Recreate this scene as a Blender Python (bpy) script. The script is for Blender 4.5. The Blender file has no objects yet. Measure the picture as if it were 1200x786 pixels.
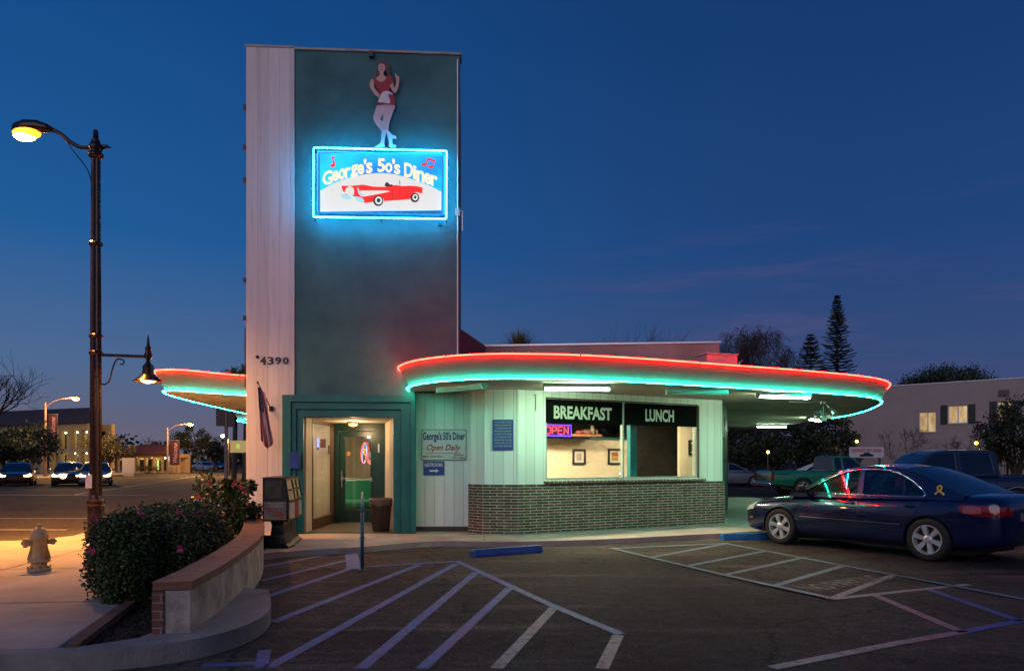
import bpy, bmesh, math, random
from mathutils import Vector, Matrix
from mathutils.geometry import tessellate_polygon
from mathutils.bvhtree import BVHTree
R = math.radians
rnd = random.Random(7)
SC = bpy.context.scene
COL = SC.collection

# ------------------------------------------------------------ camera, world, light, exposure
cam_d = bpy.data.cameras.new('camera'); cam = bpy.data.objects.new('camera', cam_d); COL.objects.link(cam)
cam.location = (0, 0, 1.55); cam.rotation_euler = (R(90), 0, 0)
cam_d.sensor_width = 36; cam_d.lens = 25.5; cam_d.shift_y = 0.1225
cam_d.clip_start = 0.05; cam_d.clip_end = 2000
SC.camera = cam
SC.view_settings.view_transform = 'Standard'; SC.view_settings.look = 'None'
SC.view_settings.exposure = 0.20; SC.view_settings.gamma = 1.0
SC.view_settings.use_curve_mapping = False
SC.render.engine = 'CYCLES'
SC.cycles.use_denoising = True
SC.cycles.sample_clamp_indirect = 4.0
SC.cycles.max_bounces = 7; SC.cycles.transparent_max_bounces = 12
SC.cycles.caustics_reflective = False; SC.cycles.caustics_refractive = False

def build_world():
    w = bpy.data.worlds.new("World"); SC.world = w; w.use_nodes = True
    nt = w.node_tree; N = nt.nodes; L = nt.links
    for n in list(N): N.remove(n)
    out = N.new('ShaderNodeOutputWorld'); bg = N.new('ShaderNodeBackground'); L.new(bg.outputs[0], out.inputs[0])
    tc = N.new('ShaderNodeTexCoord'); sep = N.new('ShaderNodeSeparateXYZ'); L.new(tc.outputs['Generated'], sep.inputs[0])
    def ramp(stops):
        r = N.new('ShaderNodeValToRGB'); e = r.color_ramp.elements
        while len(e) > 1: e.remove(e[-1])
        e[0].position = stops[0][0]; e[0].color = (*stops[0][1], 1)
        for p, c in stops[1:]:
            x = e.new(p); x.color = (*c, 1)
        L.new(sep.outputs['Z'], r.inputs[0]); return r
    lf = ramp([(0, (.140, .112, .155)), (.05, (.106, .112, .175)), (.12, (.065, .125, .250)), (.27, (.012, .092, .275)), (.5, (.005, .060, .215)), (1, (.006, .03, .12))])
    rt = ramp([(0, (.070, .060, .130)), (.06, (.048, .060, .150)), (.13, (.032, .062, .165)), (.27, (.012, .050, .172)), (.5, (.006, .036, .134)), (1, (.005, .02, .08))])
    mr = N.new('ShaderNodeMapRange'); mr.interpolation_type = 'SMOOTHSTEP'
    mr.inputs[1].default_value = -0.62; mr.inputs[2].default_value = 0.45
    L.new(sep.outputs['X'], mr.inputs[0])
    mx = N.new('ShaderNodeMix'); mx.data_type = 'RGBA'
    L.new(mr.outputs[0], mx.inputs[0]); L.new(lf.outputs[0], mx.inputs[6]); L.new(rt.outputs[0], mx.inputs[7])
    # thin streaks of high cloud, low in the right half of the sky
    mp = N.new('ShaderNodeMapping'); mp.inputs['Rotation'].default_value = (0, R(-14), 0); mp.inputs['Scale'].default_value = (1.6, 1.6, 16)
    L.new(tc.outputs['Generated'], mp.inputs[0])
    nz = N.new('ShaderNodeTexNoise'); nz.inputs['Scale'].default_value = 2.2; nz.inputs['Detail'].default_value = 6; nz.inputs['Roughness'].default_value = .6
    L.new(mp.outputs[0], nz.inputs[0])
    cr = N.new('ShaderNodeMapRange'); cr.interpolation_type = 'SMOOTHSTEP'; cr.inputs[1].default_value = .50; cr.inputs[2].default_value = .78; L.new(nz.outputs[0], cr.inputs[0])
    band = N.new('ShaderNodeMapRange'); band.interpolation_type = 'SMOOTHSTEP'; band.inputs[1].default_value = .36; band.inputs[2].default_value = .14; L.new(sep.outputs['Z'], band.inputs[0])
    bx = N.new('ShaderNodeMapRange'); bx.interpolation_type = 'SMOOTHSTEP'; bx.inputs[1].default_value = -.05; bx.inputs[2].default_value = .25; L.new(sep.outputs['X'], bx.inputs[0])
    m1 = N.new('ShaderNodeMath'); m1.operation = 'MULTIPLY'; L.new(cr.outputs[0], m1.inputs[0]); L.new(band.outputs[0], m1.inputs[1])
    m2 = N.new('ShaderNodeMath'); m2.operation = 'MULTIPLY'; L.new(m1.outputs[0], m2.inputs[0]); L.new(bx.outputs[0], m2.inputs[1])
    m3 = N.new('ShaderNodeMath'); m3.operation = 'MULTIPLY'; L.new(m2.outputs[0], m3.inputs[0]); m3.inputs[1].default_value = .75
    cm = N.new('ShaderNodeMix'); cm.data_type = 'RGBA'; L.new(m3.outputs[0], cm.inputs[0]); L.new(mx.outputs[2], cm.inputs[6]); cm.inputs[7].default_value = (.070, .068, .18, 1)
    # twilight glow low in the sky opposite (behind the camera)
    gy = N.new('ShaderNodeMapRange'); gy.interpolation_type = 'SMOOTHSTEP'; gy.inputs[1].default_value = -.1; gy.inputs[2].default_value = -.9; L.new(sep.outputs['Y'], gy.inputs[0])
    gz = N.new('ShaderNodeMapRange'); gz.interpolation_type = 'SMOOTHSTEP'; gz.inputs[1].default_value = .55; gz.inputs[2].default_value = .02; L.new(sep.outputs['Z'], gz.inputs[0])
    gm = N.new('ShaderNodeMath'); gm.operation = 'MULTIPLY'; L.new(gy.outputs[0], gm.inputs[0]); L.new(gz.outputs[0], gm.inputs[1])
    gl = N.new('ShaderNodeMix'); gl.data_type = 'RGBA'; L.new(gm.outputs[0], gl.inputs[0]); L.new(cm.outputs[2], gl.inputs[6]); gl.inputs[7].default_value = (.16, .12, .17, 1)
    sky = N.new('ShaderNodeTexSky'); sky.sky_type = 'NISHITA'; sky.sun_disc = False
    sky.sun_elevation = R(-4); sky.sun_rotation = R(200)
    sk = N.new('ShaderNodeMix'); sk.data_type = 'RGBA'; sk.blend_type = 'ADD'; sk.inputs[0].default_value = .06
    L.new(gl.outputs[2], sk.inputs[6]); L.new(sky.outputs[0], sk.inputs[7])
    L.new(sk.outputs[2], bg.inputs[0]); bg.inputs[1].default_value = 1.0
build_world()
sun_d = bpy.data.lights.new('twilight', 'SUN'); sun = bpy.data.objects.new('twilight', sun_d); COL.objects.link(sun)
sun_d.energy = 0.62; sun_d.angle = R(50); sun_d.color = (.96, .86, .98)
sun.rotation_euler = (R(72), 0, R(-20))      # soft afterglow from low behind the camera

# ------------------------------------------------------------ helpers
def P(px, py, Y):                       # photo pixel at depth Y -> point
    return Vector(((px - 600) / 850 * Y, Y, 1.55 + (540 - py) / 850 * Y))
def G(px, py, z=0.0):                   # photo pixel on a horizontal plane
    Y = (1.55 - z) * 850 / (py - 540)
    return Vector(((px - 600) / 850 * Y, Y, z))

def wmat(p):
    m = Matrix.Identity(4)
    while p is not None:
        m = Matrix.Translation(p.location) @ p.rotation_euler.to_matrix().to_4x4() @ Matrix.Diagonal((*p.scale, 1)) @ m
        p = p.parent
    return m

class Frame:                            # a vertical wall: origin, direction along it; n points outwards
    def __init__(s, a, b):
        s.o = Vector((a[0], a[1], 0)); d = Vector((b[0] - a[0], b[1] - a[1], 0)); s.len = d.length
        s.u = d.normalized(); s.n = Vector((s.u.y, -s.u.x, 0))
    def at(s, u, z, w=0): return s.o + s.u * u + s.n * w + Vector((0, 0, z))
    def upx(s, px, w=0):
        k = (px - 600) / 850; o = s.o + s.n * w
        return (k * o.y - o.x) / (s.u.x - k * s.u.y)
    def uz(s, px, py, w=0):
        u = s.upx(px, w); p = s.at(u, 0, w)
        return u, 1.55 + (540 - py) / 850 * p.y

class MB:
    def __init__(s): s.v = []; s.f = []; s.mi = []; s.uv = {}; s.cur = 0
    def add(s, vs, fs, uvs=None):
        b = len(s.v); s.v.extend([Vector(v) for v in vs])
        for k, f in enumerate(fs):
            s.f.append(tuple(b + i for i in f)); s.mi.append(s.cur)
            if uvs: s.uv[len(s.f) - 1] = [uvs[i] for i in f]
        return s
    def box(s, a, b):
        x0, y0, z0 = a; x1, y1, z1 = b
        vs = [(x, y, z) for z in (z0, z1) for x, y in ((x0, y0), (x1, y0), (x1, y1), (x0, y1))]
        return s.add(vs, [(3, 2, 1, 0), (4, 5, 6, 7), (0, 1, 5, 4), (1, 2, 6, 5), (2, 3, 7, 6), (3, 0, 4, 7)])
    def fbox(s, F, u0, u1, z0, z1, w0, w1):           # box in a wall frame, w0 back .. w1 front; UV = (u,z)
        c = [(u0, z0), (u1, z0), (u1, z1), (u0, z1)]
        vs = [F.at(u, z, w1) for u, z in c] + [F.at(u, z, w0) for u, z in c]
        uvs = c + [(u + (w1 - w0) * (1 if u == u1 else -1), z) for u, z in c]
        return s.add(vs, [(0, 1, 2, 3), (7, 6, 5, 4), (1, 0, 4, 5), (2, 1, 5, 6), (3, 2, 6, 7), (0, 3, 7, 4)], uvs)
    def fpoly(s, F, pts, w0, w1, holes=()):           # polygon (u,z) extruded between w0 and w1
        loops = [[Vector((p[0], p[1], 0)) for p in l] for l in (pts, *holes)]
        flat = [p for l in loops for p in l]
        tris = tessellate_polygon(loops)
        n = len(flat)
        vs = [F.at(p.x, p.y, w1) for p in flat] + [F.at(p.x, p.y, w0) for p in flat]
        uvs = [(p.x, p.y) for p in flat] * 2
        fs = []
        for t in tris:
            a, b, c = (flat[i] for i in t)
            if (b - a).cross(c - a).z < 0: t = (t[0], t[2], t[1])
            fs.append(tuple(t)); fs.append(tuple(n + i for i in reversed(t)))
        k = 0
        for l in loops:
            m = len(l); area = sum(l[i].x * l[(i + 1) % m].y - l[(i + 1) % m].x * l[i].y for i in range(m))
            ccw = area > 0
            if k: ccw = not ccw
            for i in range(m):
                a, b = k + i, k + (i + 1) % m
                fs.append((b, a, n + a, n + b) if ccw else (a, b, n + b, n + a))
            k += m
        return s.add(vs, fs, uvs)
    def slab(s, pts, z0, z1):                          # plan polygon with thickness
        loops = [[Vector((p[0], p[1], 0)) for p in pts]]; n = len(pts)
        tris = tessellate_polygon(loops); fl = loops[0]
        vs = [(p[0], p[1], z1) for p in pts] + [(p[0], p[1], z0) for p in pts]; fs = []
        for t in tris:
            a, b, c = (fl[i] for i in t)
            if (b - a).cross(c - a).z < 0: t = (t[0], t[2], t[1])
            fs.append(tuple(t)); fs.append(tuple(n + i for i in reversed(t)))
        area = sum(fl[i].x * fl[(i + 1) % n].y - fl[(i + 1) % n].x * fl[i].y for i in range(n))
        for i in range(n):
            a, b = i, (i + 1) % n
            fs.append((b, a, n + a, n + b) if area > 0 else (a, b, n + b, n + a))
        return s.add(vs, fs)
    def tube(s, pts, r, n=8, cap=True, closed=False):
        pts = [Vector(p) for p in pts]; m = len(pts); rs = r if isinstance(r, (list, tuple)) else [r] * m
        vs = []; up = None
        for i, p in enumerate(pts):
            if closed: d = pts[(i + 1) % m] - pts[i - 1]
            else: d = pts[min(i + 1, m - 1)] - pts[max(i - 1, 0)]
            d.normalize()
            if up is None: up = d.orthogonal().normalized()
            up = (up - d * up.dot(d))
            if up.length < 1e-5: up = d.orthogonal()
            up.normalize(); side = d.cross(up)
            for k in range(n):
                a = 2 * math.pi * k / n
                vs.append(p + (up * math.cos(a) + side * math.sin(a)) * rs[i])
        fs = []
        for i in range(m if closed else m - 1):
            j = (i + 1) % m
            for k in range(n): fs.append((i * n + k, i * n + (k + 1) % n, j * n + (k + 1) % n, j * n + k))
        if cap and not closed: fs.append(tuple(range(n - 1, -1, -1))); fs.append(tuple((m - 1) * n + k for k in range(n)))
        return s.add(vs, fs)
    def lathe(s, prof, c=(0, 0, 0), n=20, axis='z'):   # prof: (radius, height)
        c = Vector(c); vs = []
        for r, h in prof:
            for k in range(n):
                a = 2 * math.pi * k / n
                q = (r * math.cos(a), r * math.sin(a), h)
                if axis == 'y': q = (q[0], q[2], q[1])
                if axis == 'x': q = (q[2], q[0], q[1])
                vs.append(c + Vector(q))
        fs = []
        for i in range(len(prof) - 1):
            for k in range(n):
                f = (i * n + k, i * n + (k + 1) % n, (i + 1) * n + (k + 1) % n, (i + 1) * n + k)
                fs.append(f if axis != 'y' else f[::-1])
        fs.append(tuple(range(n))[::-1]); fs.append(tuple((len(prof) - 1) * n + k for k in range(n)))
        return s.add(vs, fs)
    def grid(s, rows):
        m = len(rows); n = len(rows[0]); vs = [p for r in rows for p in r]
        return s.add(vs, [(i * n + k, i * n + k + 1, (i + 1) * n + k + 1, (i + 1) * n + k) for i in range(m - 1) for k in range(n - 1)])
    def blob(s, c, r, n=10, m=7):
        c = Vector(c); rx, ry, rz = r if isinstance(r, (tuple, list)) else (r, r, r)
        rows = []
        vs = [c + Vector((0, 0, rz))]; fs = []
        for i in range(1, m):
            t = math.pi * i / m
            for k in range(n):
                a = 2 * math.pi * k / n
                vs.append(c + Vector((rx * math.sin(t) * math.cos(a), ry * math.sin(t) * math.sin(a), rz * math.cos(t))))
        vs.append(c - Vector((0, 0, rz)))
        for k in range(n): fs.append((0, 1 + k, 1 + (k + 1) % n))
        for i in range(m - 2):
            for k in range(n): fs.append((1 + i * n + k, 1 + (i + 1) * n + k, 1 + (i + 1) * n + (k + 1) % n, 1 + i * n + (k + 1) % n))
        l = len(vs) - 1; b = 1 + (m - 2) * n
        for k in range(n): fs.append((l, b + (k + 1) % n, b + k))
        return s.add(vs, fs)
    def mesh(s, name, mats):
        me = bpy.data.meshes.new(name); me.from_pydata([tuple(v) for v in s.v], [], s.f)
        for m in (mats if isinstance(mats, (list, tuple)) else [mats]): me.materials.append(m)
        if any(s.mi): me.polygons.foreach_set('material_index', s.mi)
        if s.uv:
            ul = me.uv_layers.new(name='UVMap')
            for fi, cs in s.uv.items():
                p = me.polygons[fi]
                for li, c in zip(p.loop_indices, cs): ul.data[li].uv = c
        me.update(); return me
    def build(s, name, mat, parent=None, local=False, smooth=False, bevel=0, fix=False):
        if parent is not None and not local:
            inv = wmat(parent).inverted(); s.v = [inv @ v for v in s.v]
        me = s.mesh(name, mat)
        if fix:
            bm = bmesh.new(); bm.from_mesh(me); bmesh.ops.recalc_face_normals(bm, faces=bm.faces); bm.to_mesh(me); bm.free()
        if smooth: me.shade_smooth()
        o = bpy.data.objects.new(name, me); COL.objects.link(o)
        if parent is not None: o.parent = parent
        if bevel:
            b = o.modifiers.new('bevel', 'BEVEL'); b.width = bevel; b.segments = 2; b.limit_method = 'ANGLE'; b.angle_limit = R(40)
        return o

def tag(o, label=None, cat=None, group=None, kind=None):
    if label: o['label'] = label
    if cat: o['category'] = cat
    if group: o['group'] = group
    if kind: o['kind'] = kind
    return o
def thing(name, label, cat, loc=(0, 0, 0), rz=0, group=None):
    o = bpy.data.objects.new(name, None); COL.objects.link(o); o.empty_display_size = .2
    o.location = loc; o.rotation_euler = (0, 0, rz)
    return tag(o, label, cat, group)
def dup(o, loc=None, rz=None, label=None, parent=None):
    c = o.copy(); COL.objects.link(c)
    if parent is not None: c.parent = parent
    if loc is not None: c.location = loc
    if rz is not None: c.rotation_euler = (0, 0, rz)
    if label: c['label'] = label
    for ch in list(o.children): dup(ch, parent=c)
    return c
def recolor(o, old, new):
    for x in [o] + list(o.children_recursive):
        if x.type == 'MESH':
            for i, sl in enumerate(x.material_slots):
                if sl.material == old: sl.link = 'OBJECT'; sl.material = new
def cr_curve(pts, n=8, closed=False):                  # Catmull-Rom
    pts = [Vector(p) for p in pts]; m = len(pts); out = []
    for i in range(m if closed else m - 1):
        g = (lambda k: pts[k % m]) if closed else (lambda k: pts[min(max(k, 0), m - 1)])
        p0, p1, p2, p3 = g(i - 1), g(i), g(i + 1), g(i + 2)
        for j in range(n):
            t = j / n
            out.append(.5 * ((2 * p1) + (p2 - p0) * t + (2 * p0 - 5 * p1 + 4 * p2 - p3) * t * t + (3 * p1 - p0 - 3 * p2 + p3) * t ** 3))
    if not closed: out.append(pts[-1].copy())
    return out

# ------------------------------------------------------------ text as mesh data
_tc = {}
def text_geo(s, offset=0.0, shear=0.0, space=1.0, extr=0.0):
    key = (s, offset, shear, space)
    if key in _tc: return _tc[key]
    c = bpy.data.curves.new('txt', 'FONT'); c.body = s; c.size = 1; c.offset = offset; c.shear = shear; c.space_character = space
    c.resolution_u = 3
    o = bpy.data.objects.new('txt', c); COL.objects.link(o)
    bpy.context.view_layer.update()
    me = bpy.data.meshes.new_from_object(o)
    vs = [tuple(v.co[:2]) for v in me.vertices]; fs = [tuple(p.vertices) for p in me.polygons]
    bpy.data.objects.remove(o); bpy.data.curves.remove(c); bpy.data.meshes.remove(me)
    _tc[key] = (vs, fs); return vs, fs
def text_on(mb, mapf, s, u0, u1, z0, z1, offset=0.0, shear=0.0, space=1.0):
    """fit the text in the rectangle and send each point through mapf(u,z)"""
    vs, fs = text_geo(s, offset, shear, space)
    if not vs: return
    xs = [v[0] for v in vs]; ys = [v[1] for v in vs]; a, b, c, d = min(xs), max(xs), min(ys), max(ys)
    out = [mapf(u0 + (x - a) / (b - a) * (u1 - u0), z0 + (y - c) / (d - c) * (z1 - z0)) for x, y in vs]
    mb.add(out, fs)

# ------------------------------------------------------------ materials
MATS = {}
def mat(name, col, rough=.7, metal=0, noise=0.0, nscale=6, bump=0.0, bscale=30, coat=0, spec=None, streak=False, col2=None, detail=6, coord='Object'):
    if name in MATS: return MATS[name]
    m = bpy.data.materials.new(name); m.use_nodes = True; nt = m.node_tree; N = nt.nodes; L = nt.links
    b = N['Principled BSDF']; b.inputs['Base Color'].default_value = (*col, 1); b.inputs['Roughness'].default_value = rough
    b.inputs['Metallic'].default_value = metal
    if coat: b.inputs['Coat Weight'].default_value = coat; b.inputs['Coat Roughness'].default_value = .03
    if spec is not None: b.inputs['Specular IOR Level'].default_value = spec
    if noise or bump or col2:
        tc = N.new('ShaderNodeTexCoord'); mp = N.new('ShaderNodeMapping'); L.new(tc.outputs[coord], mp.inputs[0])
        if streak: mp.inputs['Scale'].default_value = (1, 1, .08)
    if noise or col2:
        nz = N.new('ShaderNodeTexNoise'); nz.inputs['Scale'].default_value = nscale; nz.inputs['Detail'].default_value = detail; nz.inputs['Roughness'].default_value = .62
        L.new(mp.outputs[0], nz.inputs[0])
        r = N.new('ShaderNodeValToRGB'); r.color_ramp.elements[0].position = .32; r.color_ramp.elements[1].position = .68
        c2 = col2 or tuple(x * (1 - noise) for x in col)
        r.color_ramp.elements[0].color = (*c2, 1); r.color_ramp.elements[1].color = (*(col if col2 else tuple(min(1, x * (1 + noise * .5)) for x in col)), 1)
        L.new(nz.outputs[0], r.inputs[0]); L.new(r.outputs[0], b.inputs['Base Color'])
        rr = N.new('ShaderNodeMapRange'); rr.inputs[3].default_value = max(0, rough - .08); rr.inputs[4].default_value = min(1, rough + .08)
        L.new(nz.outputs[0], rr.inputs[0]); L.new(rr.outputs[0], b.inputs['Roughness'])
    if bump:
        n2 = N.new('ShaderNodeTexNoise'); n2.inputs['Scale'].default_value = bscale; n2.inputs['Detail'].default_value = 5
        L.new(tc.outputs[coord], n2.inputs[0])
        bp = N.new('ShaderNodeBump'); bp.inputs['Strength'].default_value = bump; bp.inputs['Distance'].default_value = .02
        L.new(n2.outputs[0], bp.inputs['Height']); L.new(bp.outputs[0], b.inputs['Normal'])
    MATS[name] = m; return m
def emit(name, col, s):
    if name in MATS: return MATS[name]
    m = bpy.data.materials.new(name); m.use_nodes = True; b = m.node_tree.nodes['Principled BSDF']
    b.inputs['Base Color'].default_value = (*[c * .25 for c in col], 1); b.inputs['Emission Color'].default_value = (*col, 1); b.inputs['Emission Strength'].default_value = s
    b.inputs['Roughness'].default_value = .4
    MATS[name] = m; return m
def glass(name, tint=(.8, .85, .85), rough=0.0, fac=.06, ior=1.5):
    if name in MATS: return MATS[name]
    m = bpy.data.materials.new(name); m.use_nodes = True; nt = m.node_tree; N = nt.nodes; L = nt.links
    for n in list(N): N.remove(n)
    out = N.new('ShaderNodeOutputMaterial'); mx = N.new('ShaderNodeMixShader'); tr = N.new('ShaderNodeBsdfTransparent'); gl = N.new('ShaderNodeBsdfGlossy')
    tr.inputs[0].default_value = (*tint, 1); gl.inputs['Roughness'].default_value = rough; gl.inputs['Color'].default_value = (.95, .97, 1, 1)
    fr = N.new('ShaderNodeFresnel'); ge = N.new('ShaderNodeNewGeometry'); im = N.new('ShaderNodeMapRange'); im.inputs[3].default_value = ior; im.inputs[4].default_value = 1 / ior; L.new(ge.outputs['Backfacing'], im.inputs[0]); L.new(im.outputs[0], fr.inputs[0])
    ma = N.new('ShaderNodeMath'); ma.operation = 'ADD'; ma.inputs[1].default_value = fac; ma.use_clamp = True
    L.new(fr.outputs[0], ma.inputs[0]); L.new(ma.outputs[0], mx.inputs[0]); L.new(tr.outputs[0], mx.inputs[1]); L.new(gl.outputs[0], mx.inputs[2]); L.new(mx.outputs[0], out.inputs[0])
    MATS[name] = m; return m

def mat_boards(name, col, pitch=.2, groove=.012, dirt=.15, stain=(.35, .28, .22), gd=.45):
    m = mat(name, col, .62); nt = m.node_tree; N = nt.nodes; L = nt.links; b = N['Principled BSDF']
    uv = N.new('ShaderNodeUVMap'); sep = N.new('ShaderNodeSeparateXYZ'); L.new(uv.outputs[0], sep.inputs[0])
    d = N.new('ShaderNodeMath'); d.operation = 'DIVIDE'; d.inputs[1].default_value = pitch; L.new(sep.outputs[0], d.inputs[0])
    fr = N.new('ShaderNodeMath'); fr.operation = 'FRACT'; L.new(d.outputs[0], fr.inputs[0])
    fl = N.new('ShaderNodeMath'); fl.operation = 'FLOOR'; L.new(d.outputs[0], fl.inputs[0])
    s1 = N.new('ShaderNodeMath'); s1.operation = 'SUBTRACT'; s1.inputs[1].default_value = .5; L.new(fr.outputs[0], s1.inputs[0])
    ab = N.new('ShaderNodeMath'); ab.operation = 'ABSOLUTE'; L.new(s1.outputs[0], ab.inputs[0])
    gr = N.new('ShaderNodeMapRange'); gr.inputs[1].default_value = .5 - groove / pitch; gr.inputs[2].default_value = .5; L.new(ab.outputs[0], gr.inputs[0])
    wn = N.new('ShaderNodeTexWhiteNoise'); wn.noise_dimensions = '1D'; L.new(fl.outputs[0], wn.inputs['W'])
    mp = N.new('ShaderNodeMapping'); mp.inputs['Scale'].default_value = (9, .35, 1); L.new(uv.outputs[0], mp.inputs[0])
    nz = N.new('ShaderNodeTexNoise'); nz.inputs['Scale'].default_value = 1.4; nz.inputs['Detail'].default_value = 8; nz.inputs['Roughness'].default_value = .7; L.new(mp.outputs[0], nz.inputs[0])
    st = N.new('ShaderNodeMapRange'); st.inputs[1].default_value = .5; st.inputs[2].default_value = .82; st.inputs[4].default_value = dirt * 2.2; L.new(nz.outputs[0], st.inputs[0])
    m1 = N.new('ShaderNodeMix'); m1.data_type = 'RGBA'; L.new(st.outputs[0], m1.inputs[0]); m1.inputs[6].default_value = (*col, 1); m1.inputs[7].default_value = (*stain, 1)
    v = N.new('ShaderNodeMapRange'); v.inputs[3].default_value = .9; v.inputs[4].default_value = 1.04; L.new(wn.outputs[0], v.inputs[0])
    hs = N.new('ShaderNodeHueSaturation'); L.new(m1.outputs[2], hs.inputs['Color']); L.new(v.outputs[0], hs.inputs['Value'])
    m2 = N.new('ShaderNodeMix'); m2.data_type = 'RGBA'; gs = N.new('ShaderNodeMath'); gs.operation = 'MULTIPLY'; gs.inputs[1].default_value = gd; L.new(gr.outputs[0], gs.inputs[0])
    L.new(gs.outputs[0], m2.inputs[0]); L.new(hs.outputs[0], m2.inputs[6]); m2.inputs[7].default_value = (*[c * .25 for c in col], 1)
    L.new(m2.outputs[2], b.inputs['Base Color'])
    h = N.new('ShaderNodeMath'); h.operation = 'MULTIPLY_ADD'; h.inputs[1].default_value = -1; L.new(gr.outputs[0], h.inputs[0])
    n3 = N.new('ShaderNodeMath'); n3.operation = 'MULTIPLY'; n3.inputs[1].default_value = .25; L.new(nz.outputs[0], n3.inputs[0]); L.new(n3.outputs[0], h.inputs[2])
    bp = N.new('ShaderNodeBump'); bp.inputs['Distance'].default_value = .006; bp.inputs['Strength'].default_value = .7; L.new(h.outputs[0], bp.inputs['Height']); L.new(bp.outputs[0], b.inputs['Normal'])
    return m
def mat_brick(name, c1, c2, mortar, bw, bh, ms=.008, rough=.75):
    m = mat(name, c1, rough); nt = m.node_tree; N = nt.nodes; L = nt.links; b = N['Principled BSDF']
    uv = N.new('ShaderNodeUVMap'); bt = N.new('ShaderNodeTexBrick'); L.new(uv.outputs[0], bt.inputs[0])
    bt.inputs['Color1'].default_value = (*c1, 1); bt.inputs['Color2'].default_value = (*c2, 1); bt.inputs['Mortar'].default_value = (*mortar, 1)
    bt.inputs['Scale'].default_value = 1; bt.inputs['Mortar Size'].default_value = ms; bt.inputs['Brick Width'].default_value = bw; bt.inputs['Row Height'].default_value = bh
    bt.inputs['Mortar Smooth'].default_value = .15; bt.inputs['Bias'].default_value = -.2
    nz = N.new('ShaderNodeTexNoise'); nz.inputs['Scale'].default_value = 5; nz.inputs['Detail'].default_value = 8; L.new(uv.outputs[0], nz.inputs[0])
    v = N.new('ShaderNodeMapRange'); v.inputs[1].default_value = .3; v.inputs[2].default_value = .7; v.inputs[3].default_value = .65; v.inputs[4].default_value = 1.2; L.new(nz.outputs[0], v.inputs[0])
    hs = N.new('ShaderNodeHueSaturation'); L.new(bt.outputs['Color'], hs.inputs['Color']); L.new(v.outputs[0], hs.inputs['Value']); L.new(hs.outputs[0], b.inputs['Base Color'])
    bp = N.new('ShaderNodeBump'); bp.invert = True; bp.inputs['Distance'].default_value = .008; bp.inputs['Strength'].default_value = .8; L.new(bt.outputs['Fac'], bp.inputs['Height']); L.new(bp.outputs[0], b.inputs['Normal'])
    return m
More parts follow.
